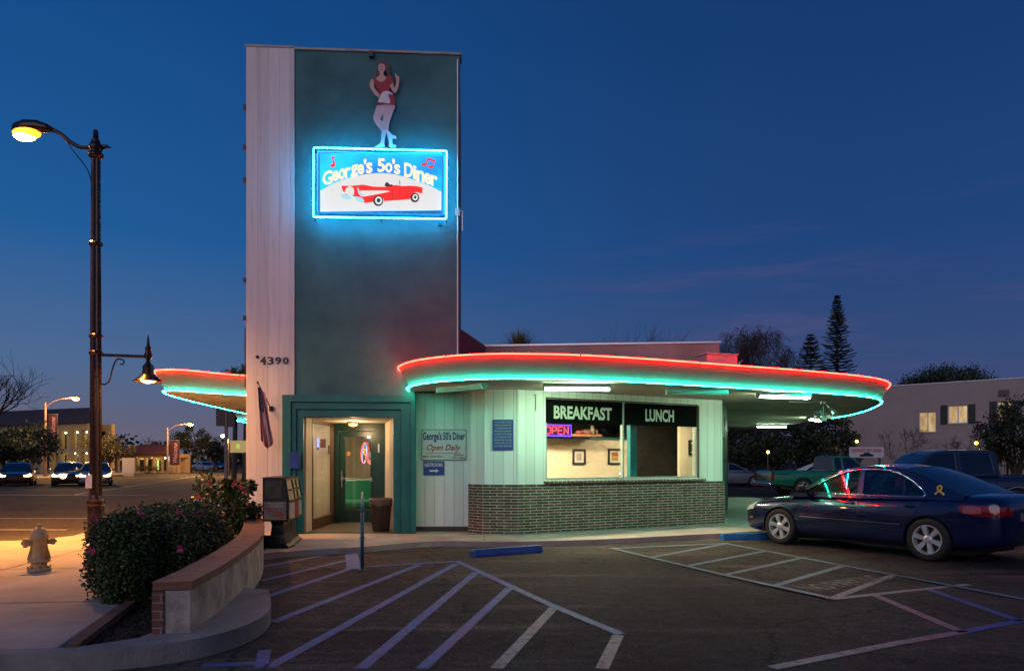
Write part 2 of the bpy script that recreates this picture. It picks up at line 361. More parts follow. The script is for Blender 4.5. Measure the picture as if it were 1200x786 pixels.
def mat_asphalt(name, base, dark, patch, rough=.62):
    m = mat(name, base, rough); nt = m.node_tree; N = nt.nodes; L = nt.links; b = N['Principled BSDF']; b.inputs['Specular IOR Level'].default_value = .12
    tc = N.new('ShaderNodeTexCoord')
    def noise(sc, det, mapping=None):
        n = N.new('ShaderNodeTexNoise'); n.inputs['Scale'].default_value = sc; n.inputs['Detail'].default_value = det; n.inputs['Roughness'].default_value = .65
        if mapping:
            mp = N.new('ShaderNodeMapping'); mp.inputs['Scale'].default_value = mapping[0]; mp.inputs['Rotation'].default_value = mapping[1]; L.new(tc.outputs['Object'], mp.inputs[0]); L.new(mp.outputs[0], n.inputs[0])
        else: L.new(tc.outputs['Object'], n.inputs[0])
        return n
    a = noise(.35, 6); f = noise(38, 5); t = noise(.8, 7, ((.35, 2.2, 1), (0, 0, R(-52)))); s = noise(2.6, 8)
    r1 = N.new('ShaderNodeMapRange'); r1.inputs[1].default_value = .38; r1.inputs[2].default_value = .66; L.new(a.outputs[0], r1.inputs[0])
    m1 = N.new('ShaderNodeMix'); m1.data_type = 'RGBA'; L.new(r1.outputs[0], m1.inputs[0]); m1.inputs[6].default_value = (*dark, 1); m1.inputs[7].default_value = (*base, 1)
    r2 = N.new('ShaderNodeMapRange'); r2.inputs[1].default_value = .54; r2.inputs[2].default_value = .72; r2.inputs[4].default_value = .85; L.new(t.outputs[0], r2.inputs[0])
    m2 = N.new('ShaderNodeMix'); m2.data_type = 'RGBA'; L.new(r2.outputs[0], m2.inputs[0]); L.new(m1.outputs[2], m2.inputs[6]); m2.inputs[7].default_value = (*patch, 1)
    r4 = N.new('ShaderNodeMapRange'); r4.inputs[1].default_value = .60; r4.inputs[2].default_value = .68; r4.inputs[4].default_value = .6; L.new(s.outputs[0], r4.inputs[0])
    m4 = N.new('ShaderNodeMix'); m4.data_type = 'RGBA'; L.new(r4.outputs[0], m4.inputs[0]); L.new(m2.outputs[2], m4.inputs[6]); m4.inputs[7].default_value = (*[c * .45 for c in dark], 1)
    r3 = N.new('ShaderNodeMapRange'); r3.inputs[1].default_value = .3; r3.inputs[2].default_value = .7; r3.inputs[3].default_value = .25; r3.inputs[4].default_value = 1.9; L.new(f.outputs[0], r3.inputs[0])
    hs = N.new('ShaderNodeHueSaturation'); L.new(m4.outputs[2], hs.inputs['Color'])
    vz = noise(1.3, 3); wv = N.new('ShaderNodeVectorMath'); wv.operation = 'MULTIPLY_ADD'; L.new(vz.outputs['Color'], wv.inputs[0]); wv.inputs[1].default_value = (.7, .7, 0); L.new(tc.outputs['Object'], wv.inputs[2])
    vo = N.new('ShaderNodeTexVoronoi'); vo.feature = 'DISTANCE_TO_EDGE'; vo.inputs['Scale'].default_value = .33; L.new(wv.outputs[0], vo.inputs['Vector'])
    ck = N.new('ShaderNodeMapRange'); ck.inputs[1].default_value = .0; ck.inputs[2].default_value = .0055; ck.inputs[3].default_value = .35; ck.inputs[4].default_value = 1; L.new(vo.outputs['Distance'], ck.inputs[0])
    g2 = noise(7, 9); r5 = N.new('ShaderNodeMapRange'); r5.inputs[1].default_value = .35; r5.inputs[2].default_value = .65; r5.inputs[3].default_value = .7; r5.inputs[4].default_value = 1.3; L.new(g2.outputs[0], r5.inputs[0])
    mA = N.new('ShaderNodeMath'); mA.operation = 'MULTIPLY'; L.new(r3.outputs[0], mA.inputs[0]); L.new(ck.outputs[0], mA.inputs[1])
    mB = N.new('ShaderNodeMath'); mB.operation = 'MULTIPLY'; L.new(mA.outputs[0], mB.inputs[0]); L.new(r5.outputs[0], mB.inputs[1]); L.new(mB.outputs[0], hs.inputs['Value']); L.new(hs.outputs[0], b.inputs['Base Color'])
    bp = N.new('ShaderNodeBump'); bp.inputs['Distance'].default_value = .008; bp.inputs['Strength'].default_value = .6; L.new(f.outputs[0], bp.inputs['Height']); L.new(bp.outputs[0], b.inputs['Normal'])
    return m
def mat_worn(name, paint, under, amt=.5):               # worn road paint: paint broken by the asphalt's colour
    m = mat(name, paint, .6); nt = m.node_tree; N = nt.nodes; L = nt.links; b = N['Principled BSDF']
    tc = N.new('ShaderNodeTexCoord'); nz = N.new('ShaderNodeTexNoise'); nz.inputs['Scale'].default_value = 9; nz.inputs['Detail'].default_value = 12; nz.inputs['Roughness'].default_value = .8; L.new(tc.outputs['Object'], nz.inputs[0])
    r = N.new('ShaderNodeMapRange'); r.inputs[1].default_value = .62 - amt * .35; r.inputs[2].default_value = .78 - amt * .2; L.new(nz.outputs[0], r.inputs[0])
    mx = N.new('ShaderNodeMix'); mx.data_type = 'RGBA'; L.new(r.outputs[0], mx.inputs[0]); mx.inputs[6].default_value = (*paint, 1); mx.inputs[7].default_value = (*under, 1); L.new(mx.outputs[2], b.inputs['Base Color'])
    return m

M_asph = mat_asphalt('asphalt', (.068, .059, .055), (.030, .026, .027), (.140, .118, .098), .85)
M_road = mat_asphalt('road_asphalt', (.095, .082, .055), (.062, .054, .038), (.115, .10, .066), .8)
M_conc = mat('concrete', (.34, .31, .28), .8, noise=.3, nscale=1.5, bump=.3, bscale=50, detail=9)
M_walk = mat('sidewalk_concrete', (.40, .36, .31), .8, noise=.25, nscale=1.1, bump=.25, bscale=60, detail=9)
M_curb = mat('curb_concrete', (.27, .25, .235), .85, noise=.35, nscale=2.5, bump=.4, bscale=40, detail=9)
M_stucco = mat('teal_grey_stucco', (.070, .195, .195), .85, col2=(.036, .118, .124), nscale=1.1, bump=.5, bscale=22, detail=10)
M_teal = mat('teal_paint', (.005, .135, .130), .42, noise=.25, nscale=2.2, bump=.12, bscale=12)
M_darkgreen = mat('dark_green_paint', (.006, .040, .032), .35, noise=.2, nscale=3)
M_boards = mat_boards('white_boards', (.68, .63, .64), .215, .010, .30, gd=.22)
M_siding = mat_boards('white_siding', (.80, .80, .76), .20, .012, .06)
M_cream = mat_boards('cream_boards', (.66, .58, .46), .16, .01, .05)
M_brick = mat_brick('roman_brick', (.075, .030, .022), (.175, .065, .042), (.42, .42, .36), .28, .0575, .008)
M_cap = mat_brick('cap_brick', (.25, .10, .06), (.17, .070, .048), (.17, .13, .11), .22, .32, .006)
M_rbrick = mat_brick('red_brick', (.20, .06, .04), (.14, .045, .03), (.22, .19, .17), .20, .068, .008)
M_fascia = mat('fascia_paint', (.15, .15, .15), .6, noise=.12, nscale=2.5, streak=True)
M_soffit = mat('soffit_plaster', (.60, .56, .44), .8, noise=.25, nscale=.8, bump=.15, bscale=14)
M_wallst = mat('pink_stucco', (.36, .29, .28), .9, noise=.12, nscale=.7, bump=.3, bscale=20)
M_roofst = mat('roof_stucco', (.34, .30, .28), .9, noise=.25, nscale=1.0, bump=.3, bscale=20, streak=True)
M_lowst = mat('low_wall_stucco', (.48, .43, .35), .9, noise=.55, nscale=3.5, bump=.8, bscale=30, detail=10)
M_black = mat('black_metal', (.014, .013, .013), .35, metal=.3, noise=.3, nscale=8)
M_bronze = mat('bronze_pole', (.035, .017, .014), .28, metal=.4, noise=.3, nscale=5)
M_rubber = mat('rubber', (.012, .012, .012), .75, noise=.2, nscale=20)
M_chrome = mat('chrome', (.75, .75, .75), .12, metal=1)
M_alu = mat('aluminium', (.55, .55, .56), .35, metal=.9, noise=.15, nscale=10)
M_rim = mat('alloy_rim', (.62, .62, .64), .32, metal=.5, noise=.1, nscale=20)
M_white = mat('white_paint', (.75, .75, .72), .5, noise=.08, nscale=4)
M_blue = mat('blue_paint', (.012, .075, .30), .5, noise=.35, nscale=7, bump=.2)
M_signblue = mat('sign_blue', (.010, .055, .28), .4, noise=.08, nscale=4)
M_red = mat('red_letters', (.45, .02, .02), .4, noise=.05, nscale=4)
M_navy = mat('navy_letters', (.015, .03, .16), .4, noise=.05, nscale=4)
M_cream_l = mat('pale_letters', (.60, .62, .52), .5, noise=.05, nscale=4)
M_wood = mat('brown_wood', (.10, .055, .03), .5, noise=.4, nscale=6, streak=True)
M_soil = mat('planter_soil', (.030, .022, .016), .95, noise=.5, nscale=12, bump=1, bscale=40)
M_tile = mat_brick('brown_tile', (.24, .13, .07), (.20, .11, .06), (.10, .07, .05), .30, .30, .006, .35)
M_glass = glass('window_glass', (.86, .90, .88))
M_carglass = glass('car_glass', (.30, .33, .33), fac=.05)
N_red = emit('neon_red', (1.0, .0060, .003), 150)
N_green = emit('neon_green', (.014, .92, .55), 54)
N_blue = emit('neon_blue', (.012, .46, 1.0), 80)
N_violet = emit('neon_violet', (.14, .04, 1.0), 7)
N_redsm = emit('neon_red_small', (1.0, .06, .05), 5)
N_fluo = emit('fluorescent_tube', (.62, 1.0, .62), 110)
N_sodium = emit('sodium_lens', (1.0, .42, .07), 60)
N_warm = emit('warm_lamp', (1.0, .66, .12), 5)
# ------------------------------------------------------------ the ground
def ground():
    m = MB(); S = 600
    m.add([(-S, -S, 0), (S, -S, 0), (S, S, 0), (-S, S, 0)], [(0, 1, 2, 3)])
    tag(m.build('ground', M_asph), kind='structure')
    m = MB(); m.add([(-150, 13, .004), (-7.9, 13, .004), (-9.2, 18.5, .004), (-11.4, 26, .004), (-17, 46, .004), (-30, 92, .004), (-64, 230, .004), (-150, 230, .004)], [tuple(range(8))])
    tag(m.build('road', M_road), kind='structure')
    # near sidewalk at the corner
    m = MB(); m.slab([(-3.27, 5.36), (-30, 4.9), (-30, 12.3), (-9.6, 12.55), (-8.5, 12.85), (-8.25, 13.6), (-9.3, 18.5), (-11.5, 26), (-17.2, 46), (-16.0, 46), (-9.8, 26), (-7.4, 18.5), (-5.7, 14.6), (-5.35, 13), (-3.79, 6.96), (-3.41, 5.42)], -.2, .15)
    tag(m.build('sidewalk', M_walk, bevel=.02), kind='structure')
    m = MB()                                                       # expansion joints and the old red kerb stripe
    for a, b in (((-3.85, 7.3), (-11, 6.3)), ((-4.4, 9.6), (-14, 8.6)), ((-4.9, 11.4), (-14, 10.9)), ((-6.1, 5.2), (-6.9, 12.5)), ((-8.6, 5.1), (-9.5, 12.4))):
        a = Vector((*a, .154)); b = Vector((*b, .154)); s = (b - a).normalized().cross(Vector((0, 0, 1))) * .008
        m.add([a - s, a + s, b + s, b - s], [(0, 1, 2, 3)])
    tag(m.build('sidewalk_joint', mat('joint_dirt', (.07, .055, .05), .9)), kind='structure')
    m = MB(); a = [(-9.7, 12.5), (-30, 12.25), (-30, 12.33), (-9.65, 12.58), (-8.45, 12.88), (-8.2, 13.6), (-8.32, 13.6), (-8.55, 12.95)]
    # planter strip
    m = MB(); m.slab([(-2.95, 5.62), (-3.28, 5.40), (-3.38, 5.46), (-3.76, 6.96), (-5.32, 13), (-5.5, 14.2), (-4.2, 14.2), (-4.1, 12.2), (-2.98, 6.2)], -.1, .10)
    tag(m.build('planter_bed', M_soil), kind='structure')
    m = MB(); pts = [(-3.30, 5.45, .13), (-3.70, 6.96, .13), (-5.26, 13, .13)]
    for i in range(2):
        a, b = Vector(pts[i]), Vector(pts[i + 1]); s = (b - a).normalized().cross(Vector((0, 0, 1))) * .045
        m.add([a - s, a + s, b + s, b - s, *[q + Vector((0, 0, .05)) for q in (a - s, a + s, b + s, b - s)]], [(0, 1, 2, 3), (7, 6, 5, 4), (0, 4, 5, 1), (1, 5, 6, 2), (2, 6, 7, 3), (3, 7, 4, 0)])
    tag(m.build('planter_edging', mat('edging', (.16, .09, .05), .9, noise=.4)), kind='structure')
    # driveway kerb with the rounded concrete end
    front = cr_curve([(-30, 5.0, 0), (-9, 5.12, 0), (-5, 5.18, 0), (-3.6, 5.24, 0), (-2.95, 5.38, 0), (-2.55, 5.62, 0), (-2.33, 5.95, 0), (-2.24, 6.4, 0), (-2.30, 6.9, 0), (-2.52, 7.55, 0), (-2.64, 7.86, 0)], 6)
    back = [(-3.30, 8.15), (-3.03, 7.3), (-2.86, 6.3), (-2.95, 5.72), (-3.27, 5.44), (-3.6, 5.39), (-9, 5.28), (-30, 5.15)]
    m = MB(); m.slab([(p.x, p.y) for p in front] + back, -.2, .157)
    tag(m.build('driveway_kerb', M_curb, bevel=.025), kind='structure')
    # raised walk round the diner
    fr = cr_curve([(-4.25, 11.1, 0), (-3.38, 11.85, 0), (-2.57, 12.26, 0), (-1.45, 13.15, 0), (-.62, 13.12, 0), (.11, 13.1, 0), (1.6, 13.45, 0), (4.2, 14.6, 0), (5.8, 15.5, 0), (7.2, 16.6, 0), (8.2, 18.2, 0), (9.0, 21, 0), (9.5, 25, 0), (9.6, 29, 0)], 6)
    m = MB(); m.slab([(p.x, p.y) for p in fr] + [(-3.0, 29), (-3.0, 16), (-5.3, 16), (-5.3, 14.3), (-4.35, 12.5)], -.2, .10)
    tag(m.build('diner_walk', M_conc, bevel=.02), kind='structure')
    m = MB()
    for u in ((-.5, 13.2, -.6, 15), (1.2, 13.4, .6, 15), (2.6, 13.95, 2.0, 15.5), (3.9, 14.55, 3.3, 16)):
        a, b = Vector((u[0], u[1], .104)), Vector((u[2], u[3], .104)); s = Vector((.006, 0, 0))
        m.add([a - s, a + s, b + s, b - s], [(0, 1, 2, 3)])
    tag(m.build('walk_joint', mat('joint_dirt', (.07, .055, .05), .9)), kind='structure')
    # painted strips on the lot
    A = .102 / 2
    WB = mat_worn('worn_blue_paint', (.035, .10, .42), (.03, .028, .035), .58)
    WW = mat_worn('worn_pale_paint', (.27, .27, .29), (.06, .055, .05), .5)
    WT = mat_worn('worn_teal_lit_paint', (.09, .19, .30), (.05, .05, .05), .55)  # right-hand blue stripes, the pale teal light on them mixed into the colour
    WC = mat_worn('worn_deep_blue_paint', (.03, .07, .33), (.045, .04, .05), .45)
    WP = mat_worn('worn_pinkish_paint', (.30, .17, .22), (.055, .045, .05), .55)
    strips = [((298, 652), (362, 644), WC), ((291, 667), (406, 646), WB), ((308, 680), (408, 656), WB), ((312, 699), (414, 665), WB),
              ((322, 728), (490, 662), WB), ((317, 781), (534, 661), WB), ((424, 782), (557, 671), WB), ((496, 782), (597, 689), WB),
              ((583, 782), (649, 712), WW), ((706, 782), (724, 745), WW), ((242, 780), (306, 777), WC), ((310, 763), (306, 782), WB),
              ((762, 653), (850, 637), WT), ((806, 663), (894, 646), WT), ((848, 674), (942, 653), WT), ((908, 686), (987, 663), WT),
              ((973, 702), (1046, 674), WW), ((973, 702), (1133, 685), WW), ((1025, 697), (1127, 740), WP), ((1087, 690), (1194, 727), WC), ((908, 782), (1060, 752), WW), ((1060, 752), (1135, 739), WP), ((1135, 739), (1215, 724), WC)]
    pl = [([(410, 640), (415, 667)], WB, 2.0), ([(417, 665), (536, 658), (649, 711), (726, 743)], WB, 1),
          ([(717, 643), (850, 637), (987, 663), (1046, 674), (1200, 703)], WT, 1), ([(717, 643), (846, 674), (904, 687), (973, 702)], WT, 1)]
    by = {}
    def strip(a, b, m_, lv, wd=1.0):
        a, b = G(*a), G(*b); a.z = b.z = .004 * lv; d = (b - a).normalized(); s = d.cross(Vector((0, 0, 1))) * A * wd; a -= d * .03; b += d * .03
        mb = by.setdefault(m_.name, (MB(), m_))[0]; mb.add([a - s, a + s, b + s, b - s], [(0, 1, 2, 3)])
    for i, (a, b, m_) in enumerate(strips): strip(a, b, m_, 1.0 + .25 * (i % 3))
    k = 2
    for pts, m_, wd in pl:
        for i in range(len(pts) - 1): strip(pts[i], pts[i + 1], m_, k, wd); k += .3
    for nm, (mb, m_) in by.items(): tag(mb.build('parking_line', m_), kind='structure')
    m = MB()                                                       # faded stencil on the lot
    o = G(968, 700); uu = (G(1065, 683) - o); e = uu.normalized(); f = Vector((-e.y, e.x, 0))
    text_on(m, lambda u, v: o + e * u + f * v + Vector((0, 0, .012)), 'NO PARKING', .28, 1.9, .25, .62, .02)
    tag(m.build('parking_stencil', mat_worn('stencil_paint', (.20, .19, .18), (.06, .05, .05), 1.0)), kind='structure')
    m = MB()                                                       # lines on the road
    def rl(a, b, w):
        a = Vector((*a, .009)); b = Vector((*b, .009)); s = (b - a).normalized().cross(Vector((0, 0, 1))) * w; m.add([a - s, a + s, b + s, b - s], [(0, 1, 2, 3)])
    rl((-10.0, 16.3), (-60, 16.6), .07); rl((-11.2, 19.5), (-60, 20.0), .06); rl((-13, 30), (-29, 86), .07); rl((-20, 33), (-34, 80), .07); rl((-16.5, 33), (-60, 33.8), .15)
    tag(m.build('road_line', mat_worn('road_line_paint', (.55, .50, .42), (.06, .055, .05), .35)), kind='structure')
    m = MB()                                                       # gutter kerb face strip along the corner
    # far sidewalk and lawn across the street
    m = MB(); m.slab([(-37, 47), (-39.5, 60), (-46, 88), (-56, 120), (-64, 120), (-54, 88), (-48, 62), (-90, 60), (-90, 56), (-44, 56.5), (-43, 47)], -.1, .14)
    tag(m.build('far_sidewalk', M_walk), kind='structure')
    m = MB(); m.slab([(-48.2, 62.2), (-54.2, 88), (-64, 119), (-95, 119), (-95, 60.3)], -.1, .17)
    tag(m.build('lawn', mat('grass', (.05, .065, .02), .95, noise=.5, nscale=3, bump=1, bscale=20)), kind='structure')
ground()

# ------------------------------------------------------------ the diner
D = thing('diner', 'streamline diner with a tall teal-grey tower, white siding and a curved neon canopy', 'diner', (0, 16, 0))
T = Frame((-5.294, 14.47), (-1.056, 14.72))
M = Frame((.117, 14.17), (4.93, 16.8))
ZT = 9.77; SOF = 2.96; TOPZ = 3.335
U346 = T.upx(346); UR = T.len
# portal opening in the tower frame
uo0, uo1 = T.upx(356.6), T.upx(461.3); zo = 2.43
U487 = T.upx(487)
def tower():
    m = MB()
    m.fpoly(T, [(U346, .1), (uo0 - .06, .1), (uo0 - .06, zo + .03), (uo1 + .06, zo + .03), (uo1 + .06, .1), (U487 - .02, .1), (U487 - .02, SOF), (UR, SOF), (UR, ZT), (U346, ZT)], -.3, 0)
    bl = (-4.9, 17.3); br = (-1.22, 17.6)
    for a, b in (((-1.08, 15.03), (-1.24, 17.6)), ((-1.24, 17.6), (-4.9, 17.3)), ((-4.9, 17.3), (-5.27, 14.78))):
        F = Frame(a, b); m.fbox(F, 0, F.len, SOF + .2, ZT - .01, -.2, 0)
    m.slab([(-5.2, 14.8), (-1.15, 15.0), (-1.3, 17.5), (-4.85, 17.2)], ZT - .35, ZT - .2)
    t = m.build('tower_wall', M_stucco, D)
    m = MB(); m.fbox(T, .0, U346 - .012, .1, ZT + .02, -.32, .03); m.build('board_panel', M_boards, t)
    m = MB(); m.fbox(T, -.02, U346 - .02, ZT + .023, ZT + .06, -.34, .05); m.fbox(T, U346 - .017, UR + .03, ZT + .003, ZT + .045, -.34, .04)
    m.build('parapet_cap', mat('cap_metal', (.30, .27, .26), .5, metal=.3, noise=.4, nscale=5), t)
    m = MB(); m.tube([T.at(UR - .045, SOF + .55, .03), T.at(UR - .045, ZT - .1, .03)], .018, 6); m.tube([T.at(UR - .045, 6.6, .03), T.at(UR + .05, 6.6, .06), T.at(UR + .05, 6.2, .06)], .02, 6)
    m.fbox(T, UR - .10, UR - .0, 6.5, 6.65, .003, .06)
    m.build('conduit', mat('conduit_metal', (.45, .45, .47), .4, metal=.8, noise=.2), t)
    for z in (8.55, 7.75, 7.1, 5.1, 4.35): m = MB(); m.fbox(T, -.06, .0, z, z + .09, -.05, .04); m.build('wall_bracket', M_black, t)
    m = MB(); m.tube([T.at(-.03, 4.2, 0), T.at(-.03, 3.0, 0)], .012, 5); m.build('wall_cable', M_black, t)
    m = MB(); m.fbox(T, T.upx(433) , T.upx(438), ZT - .12, ZT - .01, .003, .10); m.build('floodlight_box', M_black, t)
    # stepped portal
    p = None
    x0, x1 = T.upx(330.5, .18), T.upx(487, .14)
    m = MB()
    steps = [(x0, x1, 2.86, .13, .18), (T.upx(344, .12), T.upx(479, .12), 2.68, .10, .13), (T.upx(350, .08), T.upx(468, .08), 2.56, .03, .09)]
    def ring(o0, o1, ot, i0, i1, it, w1):
        m.fpoly(T, [(o0, .1), (o0, ot), (o1, ot), (o1, .1), (i1, .1), (i1, it), (i0, it), (i0, .1)], .004, w1)
    ring(x0, x1, 2.86, x0 + .17, x1 - .10, 2.72, .18)
    ring(x0 + .172, x1 - .102, 2.718, x0 + .26, x1 - .29, 2.58, .13)
    ring(x0 + .262, x1 - .292, 2.578, uo0, uo1, zo, .08)
    m.build('portal_frame', M_teal, D, bevel=.008)
tower()

def entrance():
    # recess box behind the portal: left wall X=-4.15, right wall slanting to the door
    LX = -4.15; DY = 16.9; DX1 = -2.96; F0 = 14.62
    d = Frame((LX, DY), (DX1, DY))                    # door wall
    rw = Frame((DX1, DY), (T.at(uo1, 0).x, F0 + .0)); # right reveal, faces -x
    m = MB(); m.fbox(rw, 0, rw.len, .1, 2.42, -.05, 0); m.build('entrance_wall', M_cream, D)
    m = MB(); m.slab([(LX - .02, F0 - .02), (T.at(uo1, 0).x + .03, F0 + .0), (DX1 + .03, DY + .3), (LX - .02, DY + .3)], .05, .115); m.build('entrance_floor', M_tile, D)
    m = MB(); m.slab([(LX - .05, F0), (T.at(uo1, 0).x + .03, F0), (DX1 + .03, DY + .3), (LX - .05, DY + .3)], 2.425, 2.47); m.build('entrance_ceiling', mat('ceiling_paint', (.45, .42, .34), .8, noise=.1), D)
    lw = Frame((LX, F0), (LX, DY))                    # left side: faces +x
    # n of this frame points to +x (u=+y -> n=(1,0))
    m = MB(); m.fbox(lw, 0, .42, .1, 2.425, -.10, 0); m.build('entrance_wall', M_cream, D)
    sw = MB(); sw.fbox(lw, .42, lw.len, .1, .34, -.10, .01); sw.fbox(lw, .42, lw.len, 2.36, 2.425, -.08, .01); sw.fbox(lw, .42, .50, .34, 2.36, -.08, .01); sw.fbox(lw, lw.len - .06, lw.len, .34, 2.36, -.08, .01)
    w = sw.build('side_window', M_wood, D); m = MB(); m.fbox(lw, .50, lw.len - .06, .34, 2.36, -.04, -.03); m.build('window_pane', glass('thin_glass', (.9, .9, .9), ior=1.12, fac=.02), w)
    # door with its frame
    fr = MB(); W = d.len
    fr.fpoly(d, [(0, .115), (0, 2.425), (W, 2.425), (W, .115), (W - .28, .115), (W - .28, 2.25), (.12, 2.25), (.12, .115)], -.10, 0)
    fo = fr.build('door_frame', M_darkgreen, D, bevel=.005)
    a0, a1 = .125, W - .285
    dr = MB(); dr.fpoly(d, [(a0, .13), (a1, .13), (a1, 2.24), (a0, 2.24)], -.07, -.02, holes=[[(a0 + .13, .42), (a1 - .05, .42), (a1 - .05, 2.12), (a0 + .13, 2.12)]])
    do = dr.build('door', M_darkgreen, D, bevel=.004)
    m = MB(); m.fbox(d, a0 + .13, a1 - .05, .42, 2.12, -.05, -.04); m.build('door_glass', M_glass, do)
    m = MB(); m.tube([d.at(a0 + .06, 1.14, .03), d.at(a1 - .03, 1.12, .03)], .014, 6); m.fbox(d, a0 + .04, a0 + .09, 1.09, 1.19, -.02, .03); m.fbox(d, a1 - .05, a1 - .01, 1.07, 1.17, -.02, .03); m.build('push_bar', M_alu, do)
    m = MB(); m.tube([d.at(a0 + .07, .95, 0), d.at(a0 + .07, .95, .05), d.at(a0 + .07, 1.32, .05), d.at(a0 + .07, 1.32, 0)], .012, 6); m.build('door_handle', M_alu, do)
    m = MB(); m.fbox(d, a1 + .12, a1 + .16, 1.75, 1.95, .003, .02); m.build('door_bell', M_alu, D)
    # decal on the glass
    m = MB(); c = d.at(a0 + .21, 1.72, -.03); m.lathe([(.045, 0), (.045, .004)], (c.x, c.y, c.z), 14, axis='y'); m.build('door_decal', mat('decal_orange', (.5, .22, .06), .5, noise=.3, nscale=60), do)
    # threshold lamp
    global ENT; ENT = d
    # lobby behind: room shell
    Y1 = 20.2
    m = MB()
    fb = Frame((-5.15, Y1), (-1.3, Y1)); m.fbox(fb, 0, fb.len, .1, 2.75, -.1, 0)
    fl = Frame((-5.15, 14.85), (-5.15, Y1)); m.fbox(fl, 0, fl.len, .1, 2.75, -.1, 0)
    fr2 = Frame((-1.3, Y1), (-1.3, 15.15)); m.fbox(fr2, 0, fr2.len, .1, 2.75, -.1, 0)
    f4 = Frame((-5.05, 17.6), (-3.95, 18.6)); m.fbox(f4, 0, .9, .1, 2.75, -.08, 0)
    m.build('lobby_wall', M_cream, D)
    m = MB(); m.slab([(-5.15, 14.85), (-1.3, 15.15), (-1.3, Y1), (-5.15, Y1)], .06, .112); m.build('lobby_floor', M_tile, D)
    m = MB(); m.slab([(-5.15, 14.85), (-1.3, 15.15), (-1.3, Y1), (-5.15, Y1)], 2.75, 2.85); m.build('lobby_ceiling', M_soffit, D)
    for (x, y, e, c) in ((-3.4, 18.4, 60, (1, .74, .42)), (-4.7, 16.4, 40, (1, .78, .5))):
        l = bpy.data.lights.new('lobby_lamp', 'AREA'); l.energy = e; l.color = c; l.size = .8; o = bpy.data.objects.new('lobby_lamp', l); COL.objects.link(o); o.location = (x, y, 2.72)
entrance()

